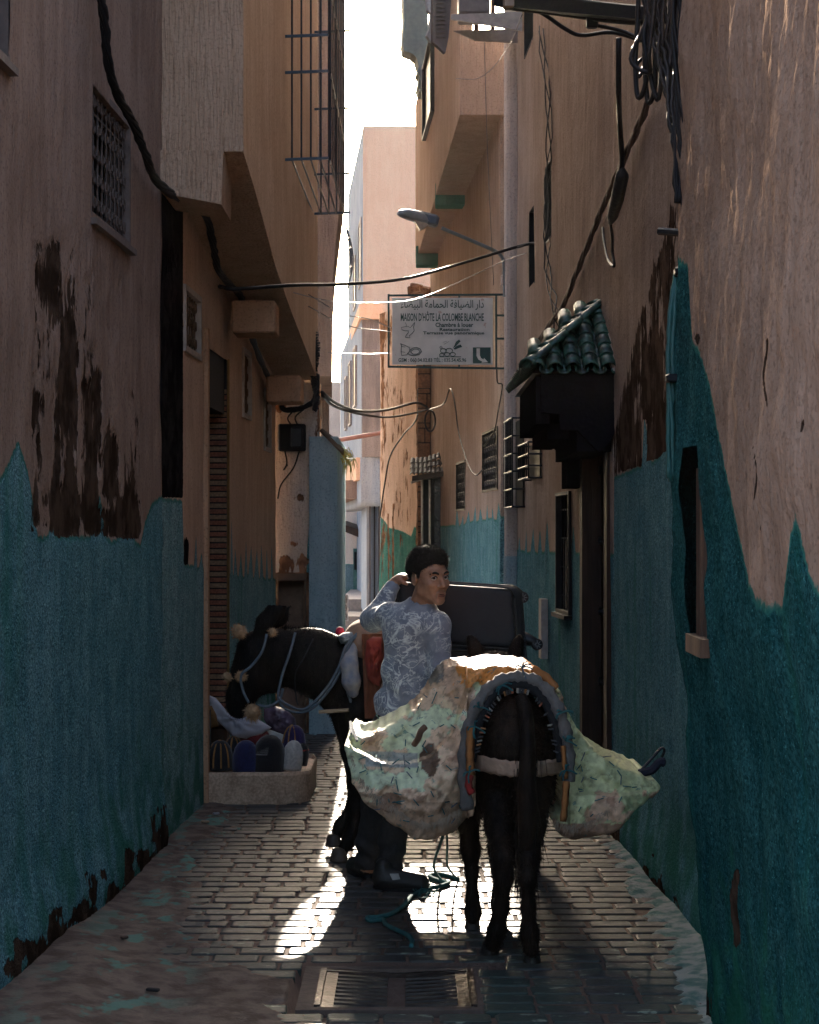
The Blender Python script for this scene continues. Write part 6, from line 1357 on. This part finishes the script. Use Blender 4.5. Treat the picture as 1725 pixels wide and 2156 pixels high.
k = MB(); k.lathe([(.004, -.026), (.018, -.018), (.025, 0), (.018, .018), (.004, .026)], P(716, 1330, 10.2), (0, 0, 1), 12); tag(k.build('red_bobble', simple('bobble_red', (.55, .02, .06), .7), None, True), 'bright red bobble peeking over the back of the left donkey', 'bobble')
# ============================================================ suitcase on the left donkey
sc_ = thing('suitcase', 'black fabric suitcase on its side with spinner wheels facing right', 'suitcase', P(970, 1430, 9.72))
M_nyl = simple('nylon_black', (.016, .017, .021), .62, scale=200, bump=.25, var=.2); M_nyl2 = simple('nylon_edge', (.010, .010, .012), .5, bump=.2)
scx = P(970, 1332, 9.72); SW, SD, SH = .68, .24, .52; fd = Field(ax_(-SW/2-.03, SW/2+.03, .009), ax_(-SD/2-.05, SD/2+.03, .009), ax_(-SH/2-.03, SH/2+.03, .009))
def rbox(X, Y, Z, hx, hy, hz, r): 
    qx, qy, qz = np.abs(X)-hx+r, np.abs(Y)-hy+r, np.abs(Z)-hz+r
    return np.sqrt(np.maximum(qx, 0)**2+np.maximum(qy, 0)**2+np.maximum(qz, 0)**2)+np.minimum(np.maximum(qx, np.maximum(qy, qz)), 0)-r
fd.put(lambda X, Y, Z: rbox(X, Y, Z, SW/2, SD/2, SH/2, .055)+.004*np.sin(X*7+Z*5)+0*Y, (-1, -1, -1), (1, 1, 1), .002)
fd.put(lambda X, Y, Z: rbox(X, Y+SD/2+.006, Z-.095, SW/2-.05, .022, .15, .02)+0*Y, (-1, -1, -1), (1, 1, 1), .006)
RS = Matrix.Rotation(math.radians(3.2), 3, 'Y')
def sp3(x, y, z): return scx+RS @ Vector((x-.012-.13*z, y, z-.01*x))
Vs, Fs = fd.mesh(); Vs = relax(Vs, Fs, 1); Vs = np.array([list(sp3(*q)) for q in Vs]); mk_np('suitcase_body', Vs, Fs, M_nyl, sc_, True)
yf = -SD/2-.032
def loop_(hx, hz, cz, y, r_=.05):
    out = []
    for (sx, sz, a0) in ((1, 1, 0), (-1, 1, 90), (-1, -1, 180), (1, -1, 270)):
        for i in range(5): a = math.radians(a0+i*22.5); out.append(sp3(sx*(hx-r_)+r_*math.cos(a), y, cz+sz*(hz-r_)+r_*math.sin(a)))
    return out+[out[0]]
k = MB(); k.tube(loop_(SW/2-.045, .155, .095, yf+.006), .005, 6); k.build('pocket_piping', M_nyl2, sc_, True)
k = MB(); k.tube(loop_(SW/2-.005, SH/2-.005, 0, -SD/2+.045), .007, 6); k.build('body_piping', M_nyl2, sc_, True)
k = MB(); k.tube([sp3(-.28, -SD/2-.003, -.085), sp3(.30, -SD/2-.003, -.085)], .006, 5); k.build('zip_line', M_nyl2, sc_)
k = MB(); k.tube([sp3(.10, -SD/2-.012, -.08), sp3(.105, -SD/2-.02, -.10), sp3(.10, -SD/2-.02, -.125)], .005, 6); k.build('zip_pull', simple('zip_steel', (.6, .6, .58), .3, .9), sc_)
for i, (zz_, off) in enumerate(((.17, .0), (-.075, .05))):
    wp = P((1101, 1131)[i], (1258, 1357)[i], 9.66); hb = P((1086, 1110)[i], (1248, 1346)[i], 9.68)
    k = MB(); k.tube([hb+Vector((-.03, .02, .01)), hb, wp+Vector((-.008, .0, .012)), wp], [.034, .032, .022, .014], 8); wh = k.build('wheel_housing', M_nyl2, sc_, True)
    k = MB(); k.lathe([(.012, -.014), (.026, -.014), (.029, -.009), (.029, .009), (.026, .014), (.012, .014)], wp, (.25, -1, .1), 18); w0 = k.build('wheel', simple('wheel_rubber', (.02, .02, .022), .5), sc_, True)
    for j in range(8):
        a = j*math.pi/4; k = MB(); k.beam(wp+Vector((math.cos(a)*.006, -.016, math.sin(a)*.006)), wp+Vector((math.cos(a)*.023, -.016, math.sin(a)*.023)), .003, .003); k.build('spoke', simple('wheel_grey', (.2, .2, .2), .4) if j == 0 and i == 0 else bpy.data.materials['wheel_grey'], w0)
# ============================================================ young man
m, t, b = newmat('skin'); n = N(t); p = n.pos()
t.links.new(n.mix(n.ramp(n.noise(p, 30, 4), .35, .7), rgb(.36, .185, .11), rgb(.46, .25, .155)), b.inputs['Base Color']); b.inputs['Roughness'].default_value = .5; b.inputs['Subsurface Weight'].default_value = .12; b.inputs['Subsurface Radius'].default_value = (.02, .008, .004); b.inputs['Subsurface Scale'].default_value = .3
M_skin = m
ym = thing('person', 'young man in marbled blue-grey sweatshirt looking back over his shoulder', 'person', P(830, 1870, 9.2))
hc = P(904, 1215, 9.22); th = math.radians(34); HS = 1.1; fw_ = Vector((math.sin(th), -math.cos(th), -.05)).normalized(); rt_ = Vector((fw_.y, -fw_.x, 0)).normalized(); rt_ = (rt_+Vector((0, 0, -.05))).normalized(); upv = rt_.cross(fw_).normalized()
if upv.z < 0: upv = -upv
def H(r_, f_, u_): return tuple(hc+(rt_*r_+fw_*f_+upv*u_)*HS)
HM = [list(rt_), list(fw_), list(upv)]
sk = dict(sh_l=P(822, 1296, 9.33), el_l=P(786, 1304, 9.52), wr_l=P(832, 1226, 9.58), sh_r=P(920, 1320, 9.20), el_r=P(930, 1440, 9.13), wr_r=P(905, 1520, 9.0))
fz = np.concatenate([ax_(.03, 1.34, .02), ax_(1.36, 1.68, .0042)]); fb = Field(ax_(-.32, .26, .0045), ax_(8.9, 10.0, .0048), fz)
# body under the clothes
fb.ell(P(868, 1340, 9.28), (.13, .09, .16), .05).ell(P(850, 1470, 9.28), (.12, .085, .16), .05).ell(P(838, 1535, 9.28), (.13, .09, .09), .05)
for a, c_, d in ((P(815, 1550, 9.3), P(792, 1700, 9.36), P(773, 1835, 9.42)), (P(860, 1550, 9.27), P(835, 1700, 9.25), P(822, 1845, 9.2))): fb.chain([a, c_, d], [.07, .048, .034], .03)
fb.chain([sk['sh_r'], sk['el_r'], sk['wr_r']], [.045, .038, .026], .02); fb.chain([sk['sh_l'], sk['el_l'], sk['wr_l']], [.045, .038, .026], .02)
fb.cap(H(0, -.03, -.06), tuple(P(882, 1290, 9.27)), .052, .058, .03); fb.cap(H(.02, -.01, -.07), tuple(P(892, 1292, 9.24)), .03, .03, .03)
# head
fb.rs = HS
fb.ell(H(0, -.015, .035), (.074, .096, .088), .02, HM).ell(H(0, .030, -.030), (.060, .062, .080), .025, HM)
fb.cap(H(0, .045, -.078), H(0, .072, -.096), .028, .020, .02)
for s_ in (-1, 1):
    fb.cap(H(s_*.047, .0, -.056), H(s_*.010, .072, -.095), .016, .015, .022); fb.ell(H(s_*.040, .066, -.026), (.020, .018, .016), .02, HM)
    fb.ell(H(s_*.074, -.010, -.004), (.008, .019, .031), .006, HM); fb.ell(H(s_*.0815, -.008, .0), (.005, .011, .017), .004, HM, 'cut')
fb.cap(H(-.036, .080, .022), H(.036, .080, .022), .013, .013, .014); fb.cap(H(0, .086, .012), H(0, .111, -.030), .0085, .0125, .010); fb.cap(H(-.012, .098, -.036), H(.012, .098, -.036), .009, .009, .006)
for s_ in (-1, 1): fb.ell(H(s_*.031, .099, .003), (.016, .013, .0095), .010, HM, 'cut')
fb.cap(H(-.019, .091, -.0655), H(.019, .091, -.0655), .0065, .0065, .005); fb.cap(H(-.016, .090, -.078), H(.016, .090, -.078), .0075, .0075, .006)
fb.rs = 1.0
# raised left hand over the suitcase edge
w0 = sk['wr_l']; kn = P(852, 1216, 9.58)
fb.cap(w0, P(846, 1217, 9.58), .024, .030, .015, (1, .9, 1.5)); fb.cap(P(842, 1217, 9.56), P(852, 1213, 9.60), .026, .022, .012, (1, 1, 1.4))
for i in range(4):
    a = P(850+i*.5, 1214-i*.4, 9.535+i*.022); L_ = (.030, .034, .033, .026)[i]; b1 = a+Vector((.028, -.004, .002)); c1 = b1+Vector((L_*.62, -.004, -.014)); d1 = c1+Vector((.008, 0, -.022)); fb.chain([a, b1, c1, d1], [.0095, .009, .008, .0065], .004)
fb.chain([P(840, 1219, 9.545), P(849, 1226, 9.525), P(857, 1230, 9.52)], [.011, .010, .008], .006)
fb.cap(sk['wr_r'], sk['wr_r']+Vector((-.03, -.03, -.08)), .026, .03, .015, (1.3, 1, 1))
for i in range(4): a = sk['wr_r']+Vector((-.045+i*.018, -.04, -.085)); fb.chain([a, a+Vector((0, -.015, -.04)), a+Vector((0, .0, -.07))], [.009, .008, .007], .004)
fb.chain([sk['wr_r']+Vector((.0, -.035, -.03)), sk['wr_r']+Vector((.02, -.05, -.06)), sk['wr_r']+Vector((.018, -.055, -.085))], [.011, .010, .008], .006)
body = organic('body', fb, M_skin, ym, 1)
# eyes, brows, lips
M_eye = simple('eye_white', (.62, .56, .52), .3, var=.05); M_iris = simple('iris', (.02, .012, .008), .15)
for s_ in (-1, 1):
    e = Vector(H(s_*.031, .0795, .003)); k = MB(); k.lathe([(.0005, -.0135), (.007, -.0115), (.012, -.006), (.0135, 0), (.012, .006), (.007, .0115), (.0005, .0135)], e, tuple(fw_), 14); ey = k.build('eye', M_eye, body, True)
    gz_ = (fw_+Vector((-.45, -.25, 0))).normalized(); k = MB(); k.lathe([(.0066, .0), (.0060, .0012), (.002, .002)], e+gz_*.0125, tuple(gz_), 12); k.build('iris', M_iris, ey, True)
    k = MB(); k.tube(bez([H(s_*.014, .0935, .019), H(s_*.028, .0925, .0255), H(s_*.041, .087, .0245), H(s_*.049, .0765, .019)], 4), [.0045]*3+[.0055]*6+[.0035]*4, 6); k.build('eyebrow', simple('brow', (.006, .005, .005), .8), body, True)
    k = MB(); k.tube(bez([H(s_*.019, .089, .003), H(s_*.031, .0945, .0105), H(s_*.045, .083, .002)], 4), .0030, 5); k.build('eyelid', simple('lid', (.05, .025, .017), .6), body, True)
k = MB(); k.tube(bez([H(-.021, .090, -.070), H(-.008, .0975, -.0695), H(.008, .0975, -.0695), H(.021, .090, -.070)], 4), .0022, 5); k.build('mouth_line', simple('mouth_dark', (.05, .02, .016), .6), body, True)
k = MB(); k.tube(bez([H(-.017, .092, -.0765), H(0, .0985, -.0775), H(.017, .092, -.0765)], 5), .0052, 7); k.build('lower_lip', simple('lip', (.26, .10, .075), .5), body, True)
# hair
fh = Field(ax_(hc.x-.16, hc.x+.16, .005), ax_(hc.y-.16, hc.y+.16, .005), ax_(hc.z-.14, hc.z+.19, .005))
fh.rs = HS; fh.ell(H(0, -.018, .043), (.080, .104, .096), .004, HM).ell(H(0, .030, .088), (.062, .052, .036), .02, HM)
Xh, Yh, Zh = fh.grid((slice(None),)*3); xr = (Xh-hc.x)*rt_.x+(Yh-hc.y)*rt_.y+(Zh-hc.z)*rt_.z; xf = (Xh-hc.x)*fw_.x+(Yh-hc.y)*fw_.y+(Zh-hc.z)*fw_.z; xu = (Xh-hc.x)*upv.x+(Yh-hc.y)*upv.y+(Zh-hc.z)*upv.z
line = HS*np.interp(xf/HS, [-.13, -.09, -.05, -.02, .004, .018, .030, .045, .06, .085, .12], [-.090, -.085, -.060, .004, .004, -.008, .030, .040, .058, .066, .070])
cutp = line-xu; fh.f = smax(fh.f, cutp.astype(np.float32), .006).astype(np.float32); fh.f += (.0065*fbm(Xh*60+0*Yh+0*Zh, Yh*60+0*Xh+0*Zh, Zh*60+0*Xh+0*Yh, seed=7, oct=2)).astype(np.float32)
M_hair = simple('hair_black', (.008, .007, .006), .55, bump=.8, scale=200)
Vh, Fh = fh.mesh(); hair = mk_np('hair', Vh, Fh, M_hair, body, True)
v_, f_ = tufts(Vh, Fh, .98, .015, 21, 0., .0015); tag(mk_np('hair_curls', v_, f_, M_hair, body, False), kind='stuff')
# sweatshirt
m, t, b = newmat('marbled_jersey'); n = N(t); p = n.obj()
def ridge(sc__, dist, wid): 
    return n.math('SUBTRACT', 1., n.ramp(n.math('ABSOLUTE', n.math('SUBTRACT', n.noise(p, sc__, 5, .62, dist), .5)), 0., wid))
mask = n.ramp(n.noise(p, 6, 3), .36, .52)
vv = n.math('MULTIPLY', n.math('MAXIMUM', ridge(5.5, 1.2, .026), n.math('MULTIPLY', ridge(13, 1.5, .036), .85)), mask)
sp_ = n.math('MULTIPLY', n.ramp(n.noise(p, 55, 5, .7), .60, .70), n.ramp(n.noise(p, 7.5, 3), .45, .62))
plain = n.attr('plain').outputs['Fac']
mk_ = n.math('MULTIPLY', n.math('MAXIMUM', vv, n.math('MULTIPLY', sp_, .6)), n.math('SUBTRACT', 1., plain))
bse = n.mix(n.ramp(n.noise(p, 18, 5), .35, .65), rgb(.185, .215, .26), rgb(.27, .305, .355))
t.links.new(n.mix(mk_, bse, rgb(.72, .77, .74)), b.inputs['Base Color']); b.inputs['Roughness'].default_value = .9; b.inputs['Sheen Weight'].default_value = .4; b.inputs['Specular IOR Level'].default_value = .2
bp = n('Bump', {'Strength': .35, 'Distance': .004, 'Height': n.noise(p, 260, 3)}); t.links.new(bp.outputs[0], b.inputs['Normal']); M_jer = m
fs = Field(ax_(-.34, .28, .0078), ax_(8.85, 9.95, .0085), ax_(.72, 1.52, .0078))
fs.ell(P(872, 1335, 9.27), (.148, .112, .16), .04).ell(P(862, 1420, 9.27), (.140, .108, .16), .06).ell(P(848, 1490, 9.27), (.142, .110, .12), .06)
fs.cap(sk['sh_l'], sk['sh_r'], .068, .066, .05); fs.cap(P(882, 1290, 9.27), P(886, 1272, 9.26), .085, .070, .04)
fs.chain([sk['sh_l'], sk['el_l'], w0], [.066, .058, .040], .03); fs.chain([sk['sh_r'], sk['el_r'], sk['wr_r']], [.066, .055, .040], .03)
Xs, Ys, Zs = fs.grid((slice(None),)*3); o3 = 0*Xs+0*Ys+0*Zs
fold = .010*np.sin((Zs*38+Xs*26)+3*fbm((Xs+o3)*4, (Zs+o3)*4, seed=8))*np.clip((1.05-Zs)*3+.25, .15, 1)+.010*fbm((Xs+o3)*9, (Zs+o3)*14, (Ys+o3)*9, seed=9)
fs.f = (fs.f+fold*1.1).astype(np.float32)
zh = P(850, 1512, 9.27).z; fs.f = smax(fs.f, (zh-Zs+.10*(Xs-.0)+o3).astype(np.float32), .008).astype(np.float32)
# neck opening, cuff ends
def cutcap(a, b_, r1, r2): fs.cap(a, b_, r1, r2, .005, op='cut')
cutcap(P(886, 1276, 9.26), H(0, -.02, -.03), .056, .075); dv = (w0-sk['el_l']).normalized(); cutcap(w0+dv*.03, w0+dv*.10, .05, .06)
def plain_at(V):
    pl_ = (V[:, 2] < zh+.036+.10*(-(V[:, 0]))*-1*0+.0).astype(float)*0
    pl_ = np.maximum(pl_, (V[:, 2] < zh+.042+.10*V[:, 0]).astype(float)); cw = np.array(w0); pl_ = np.maximum(pl_, (np.linalg.norm(V-cw, axis=1) < .066).astype(float))
    nk = np.array(P(886, 1280, 9.26)); pl_ = np.maximum(pl_, ((np.linalg.norm(V-nk, axis=1) < .086) & (V[:, 2] > 1.335)).astype(float)); return {'plain': pl_}
organic('sweatshirt', fs, M_jer, body, 1, plain_at)
# trousers and shoes
M_tr = simple('trousers_black', (.014, .015, .018), .85, bump=.4, scale=60)
ft = Field(ax_(-.30, .14, .0095), ax_(9.0, 9.65, .010), ax_(.05, .92, .0095)); ft.ell(P(842, 1525, 9.27), (.135, .105, .10), .04)
ft.chain([P(812, 1550, 9.29), P(792, 1690, 9.36), P(779, 1770, 9.40), P(772, 1828, 9.42)], [.092, .070, .063, .062], .03); ft.chain([P(862, 1550, 9.26), P(838, 1690, 9.24), P(826, 1770, 9.21), P(820, 1835, 9.18)], [.092, .070, .064, .064], .03)
Xs, Ys, Zs = ft.grid((slice(None),)*3); o3 = 0*Xs+0*Ys+0*Zs; ft.f = (ft.f+.008*np.sin(Zs*70+2*np.sin(Xs*30)+o3)*np.clip((.32-Zs)*6, .1, 1)+.006*fbm((Xs+o3)*12, (Zs+o3)*10, (Ys+o3)*12, seed=4)).astype(np.float32)
organic('trousers', ft, M_tr, body, 1)
M_sh = simple('shoe_black', (.012, .012, .013), .5, bump=.3)
for i, (hp, tp_) in enumerate(((G(770, 1848), G(752, 1838)), (G(808, 1874), G(886, 1878)))):
    fsh = Field(ax_(min(hp.x, tp_.x)-.12, max(hp.x, tp_.x)+.12, .006), ax_(min(hp.y, tp_.y)-.14, max(hp.y, tp_.y)+.2, .006), ax_(-.02, .16, .006)); d = (tp_-hp); d.z = 0
    if i == 0: tp_ = hp+Vector((-.06, .12, 0)); 
    fsh.cap(hp+Vector((0, 0, .055)), tp_+Vector((0, 0, .038)), .052, .042, .02, (1, 1, .85)); fsh.cap(hp+Vector((0, 0, .06)), hp+Vector((0, 0, .11)), .048, .045, .02)
    Xs, Ys, Zs = fsh.grid((slice(None),)*3); fsh.f = smax(fsh.f, (.006-Zs+0*Xs+0*Ys).astype(np.float32), .006).astype(np.float32); shoe = organic('shoe', fsh, M_sh, body, 1)
    k = MB(); s2 = Vector((-(tp_-hp).y, (tp_-hp).x, 0)).normalized(); dn_ = (tp_-hp).normalized(); L_ = (tp_-hp).length; ol = []
    for j in range(16):
        a = 2*math.pi*j/16; rr = .055 if math.cos(a) < 0 else .046; ol.append(hp+dn_*(L_/2+math.cos(a)*(L_/2+rr))+s2*math.sin(a)*.05)
    k.prism([(q.x, q.y, .0035) for q in ol], (0, 0, 0), (0, 0, .018)); k.build('sole', M_black, shoe)
    if i == 1:
        k = MB(); q = hp.lerp(tp_, .28)+Vector((0, -.054, .075)); k.prism([q+Vector((-.02, 0, .012)), q+Vector((.022, -.002, .014)), q+Vector((.03, -.004, -.01)), q+Vector((-.006, 0, -.016))], (0, 0, 0), (0, .02, 0)); k.build('shoe_patch', simple('patch_white', (.5, .5, .5), .7), shoe)
# ------------------------------------------------------------ haze hanging in the alley
hz_ = MB(); hz_.bb((-60, -6, -1.4), (60, 75, 12.5)); hm = bpy.data.materials.new('haze'); hm.use_nodes = True; ht = hm.node_tree
for nd_ in list(ht.nodes):
    if nd_.type != 'OUTPUT_MATERIAL': ht.nodes.remove(nd_)
pv = ht.nodes.new('ShaderNodeVolumePrincipled'); pv.inputs['Color'].default_value = (.95, .93, .90, 1); pv.inputs['Density'].default_value = .00006; pv.inputs['Anisotropy'].default_value = .75
ht.links.new(pv.outputs[0], ht.nodes['Material Output'].inputs['Volume'])
tag(hz_.build('haze', hm), kind='stuff')
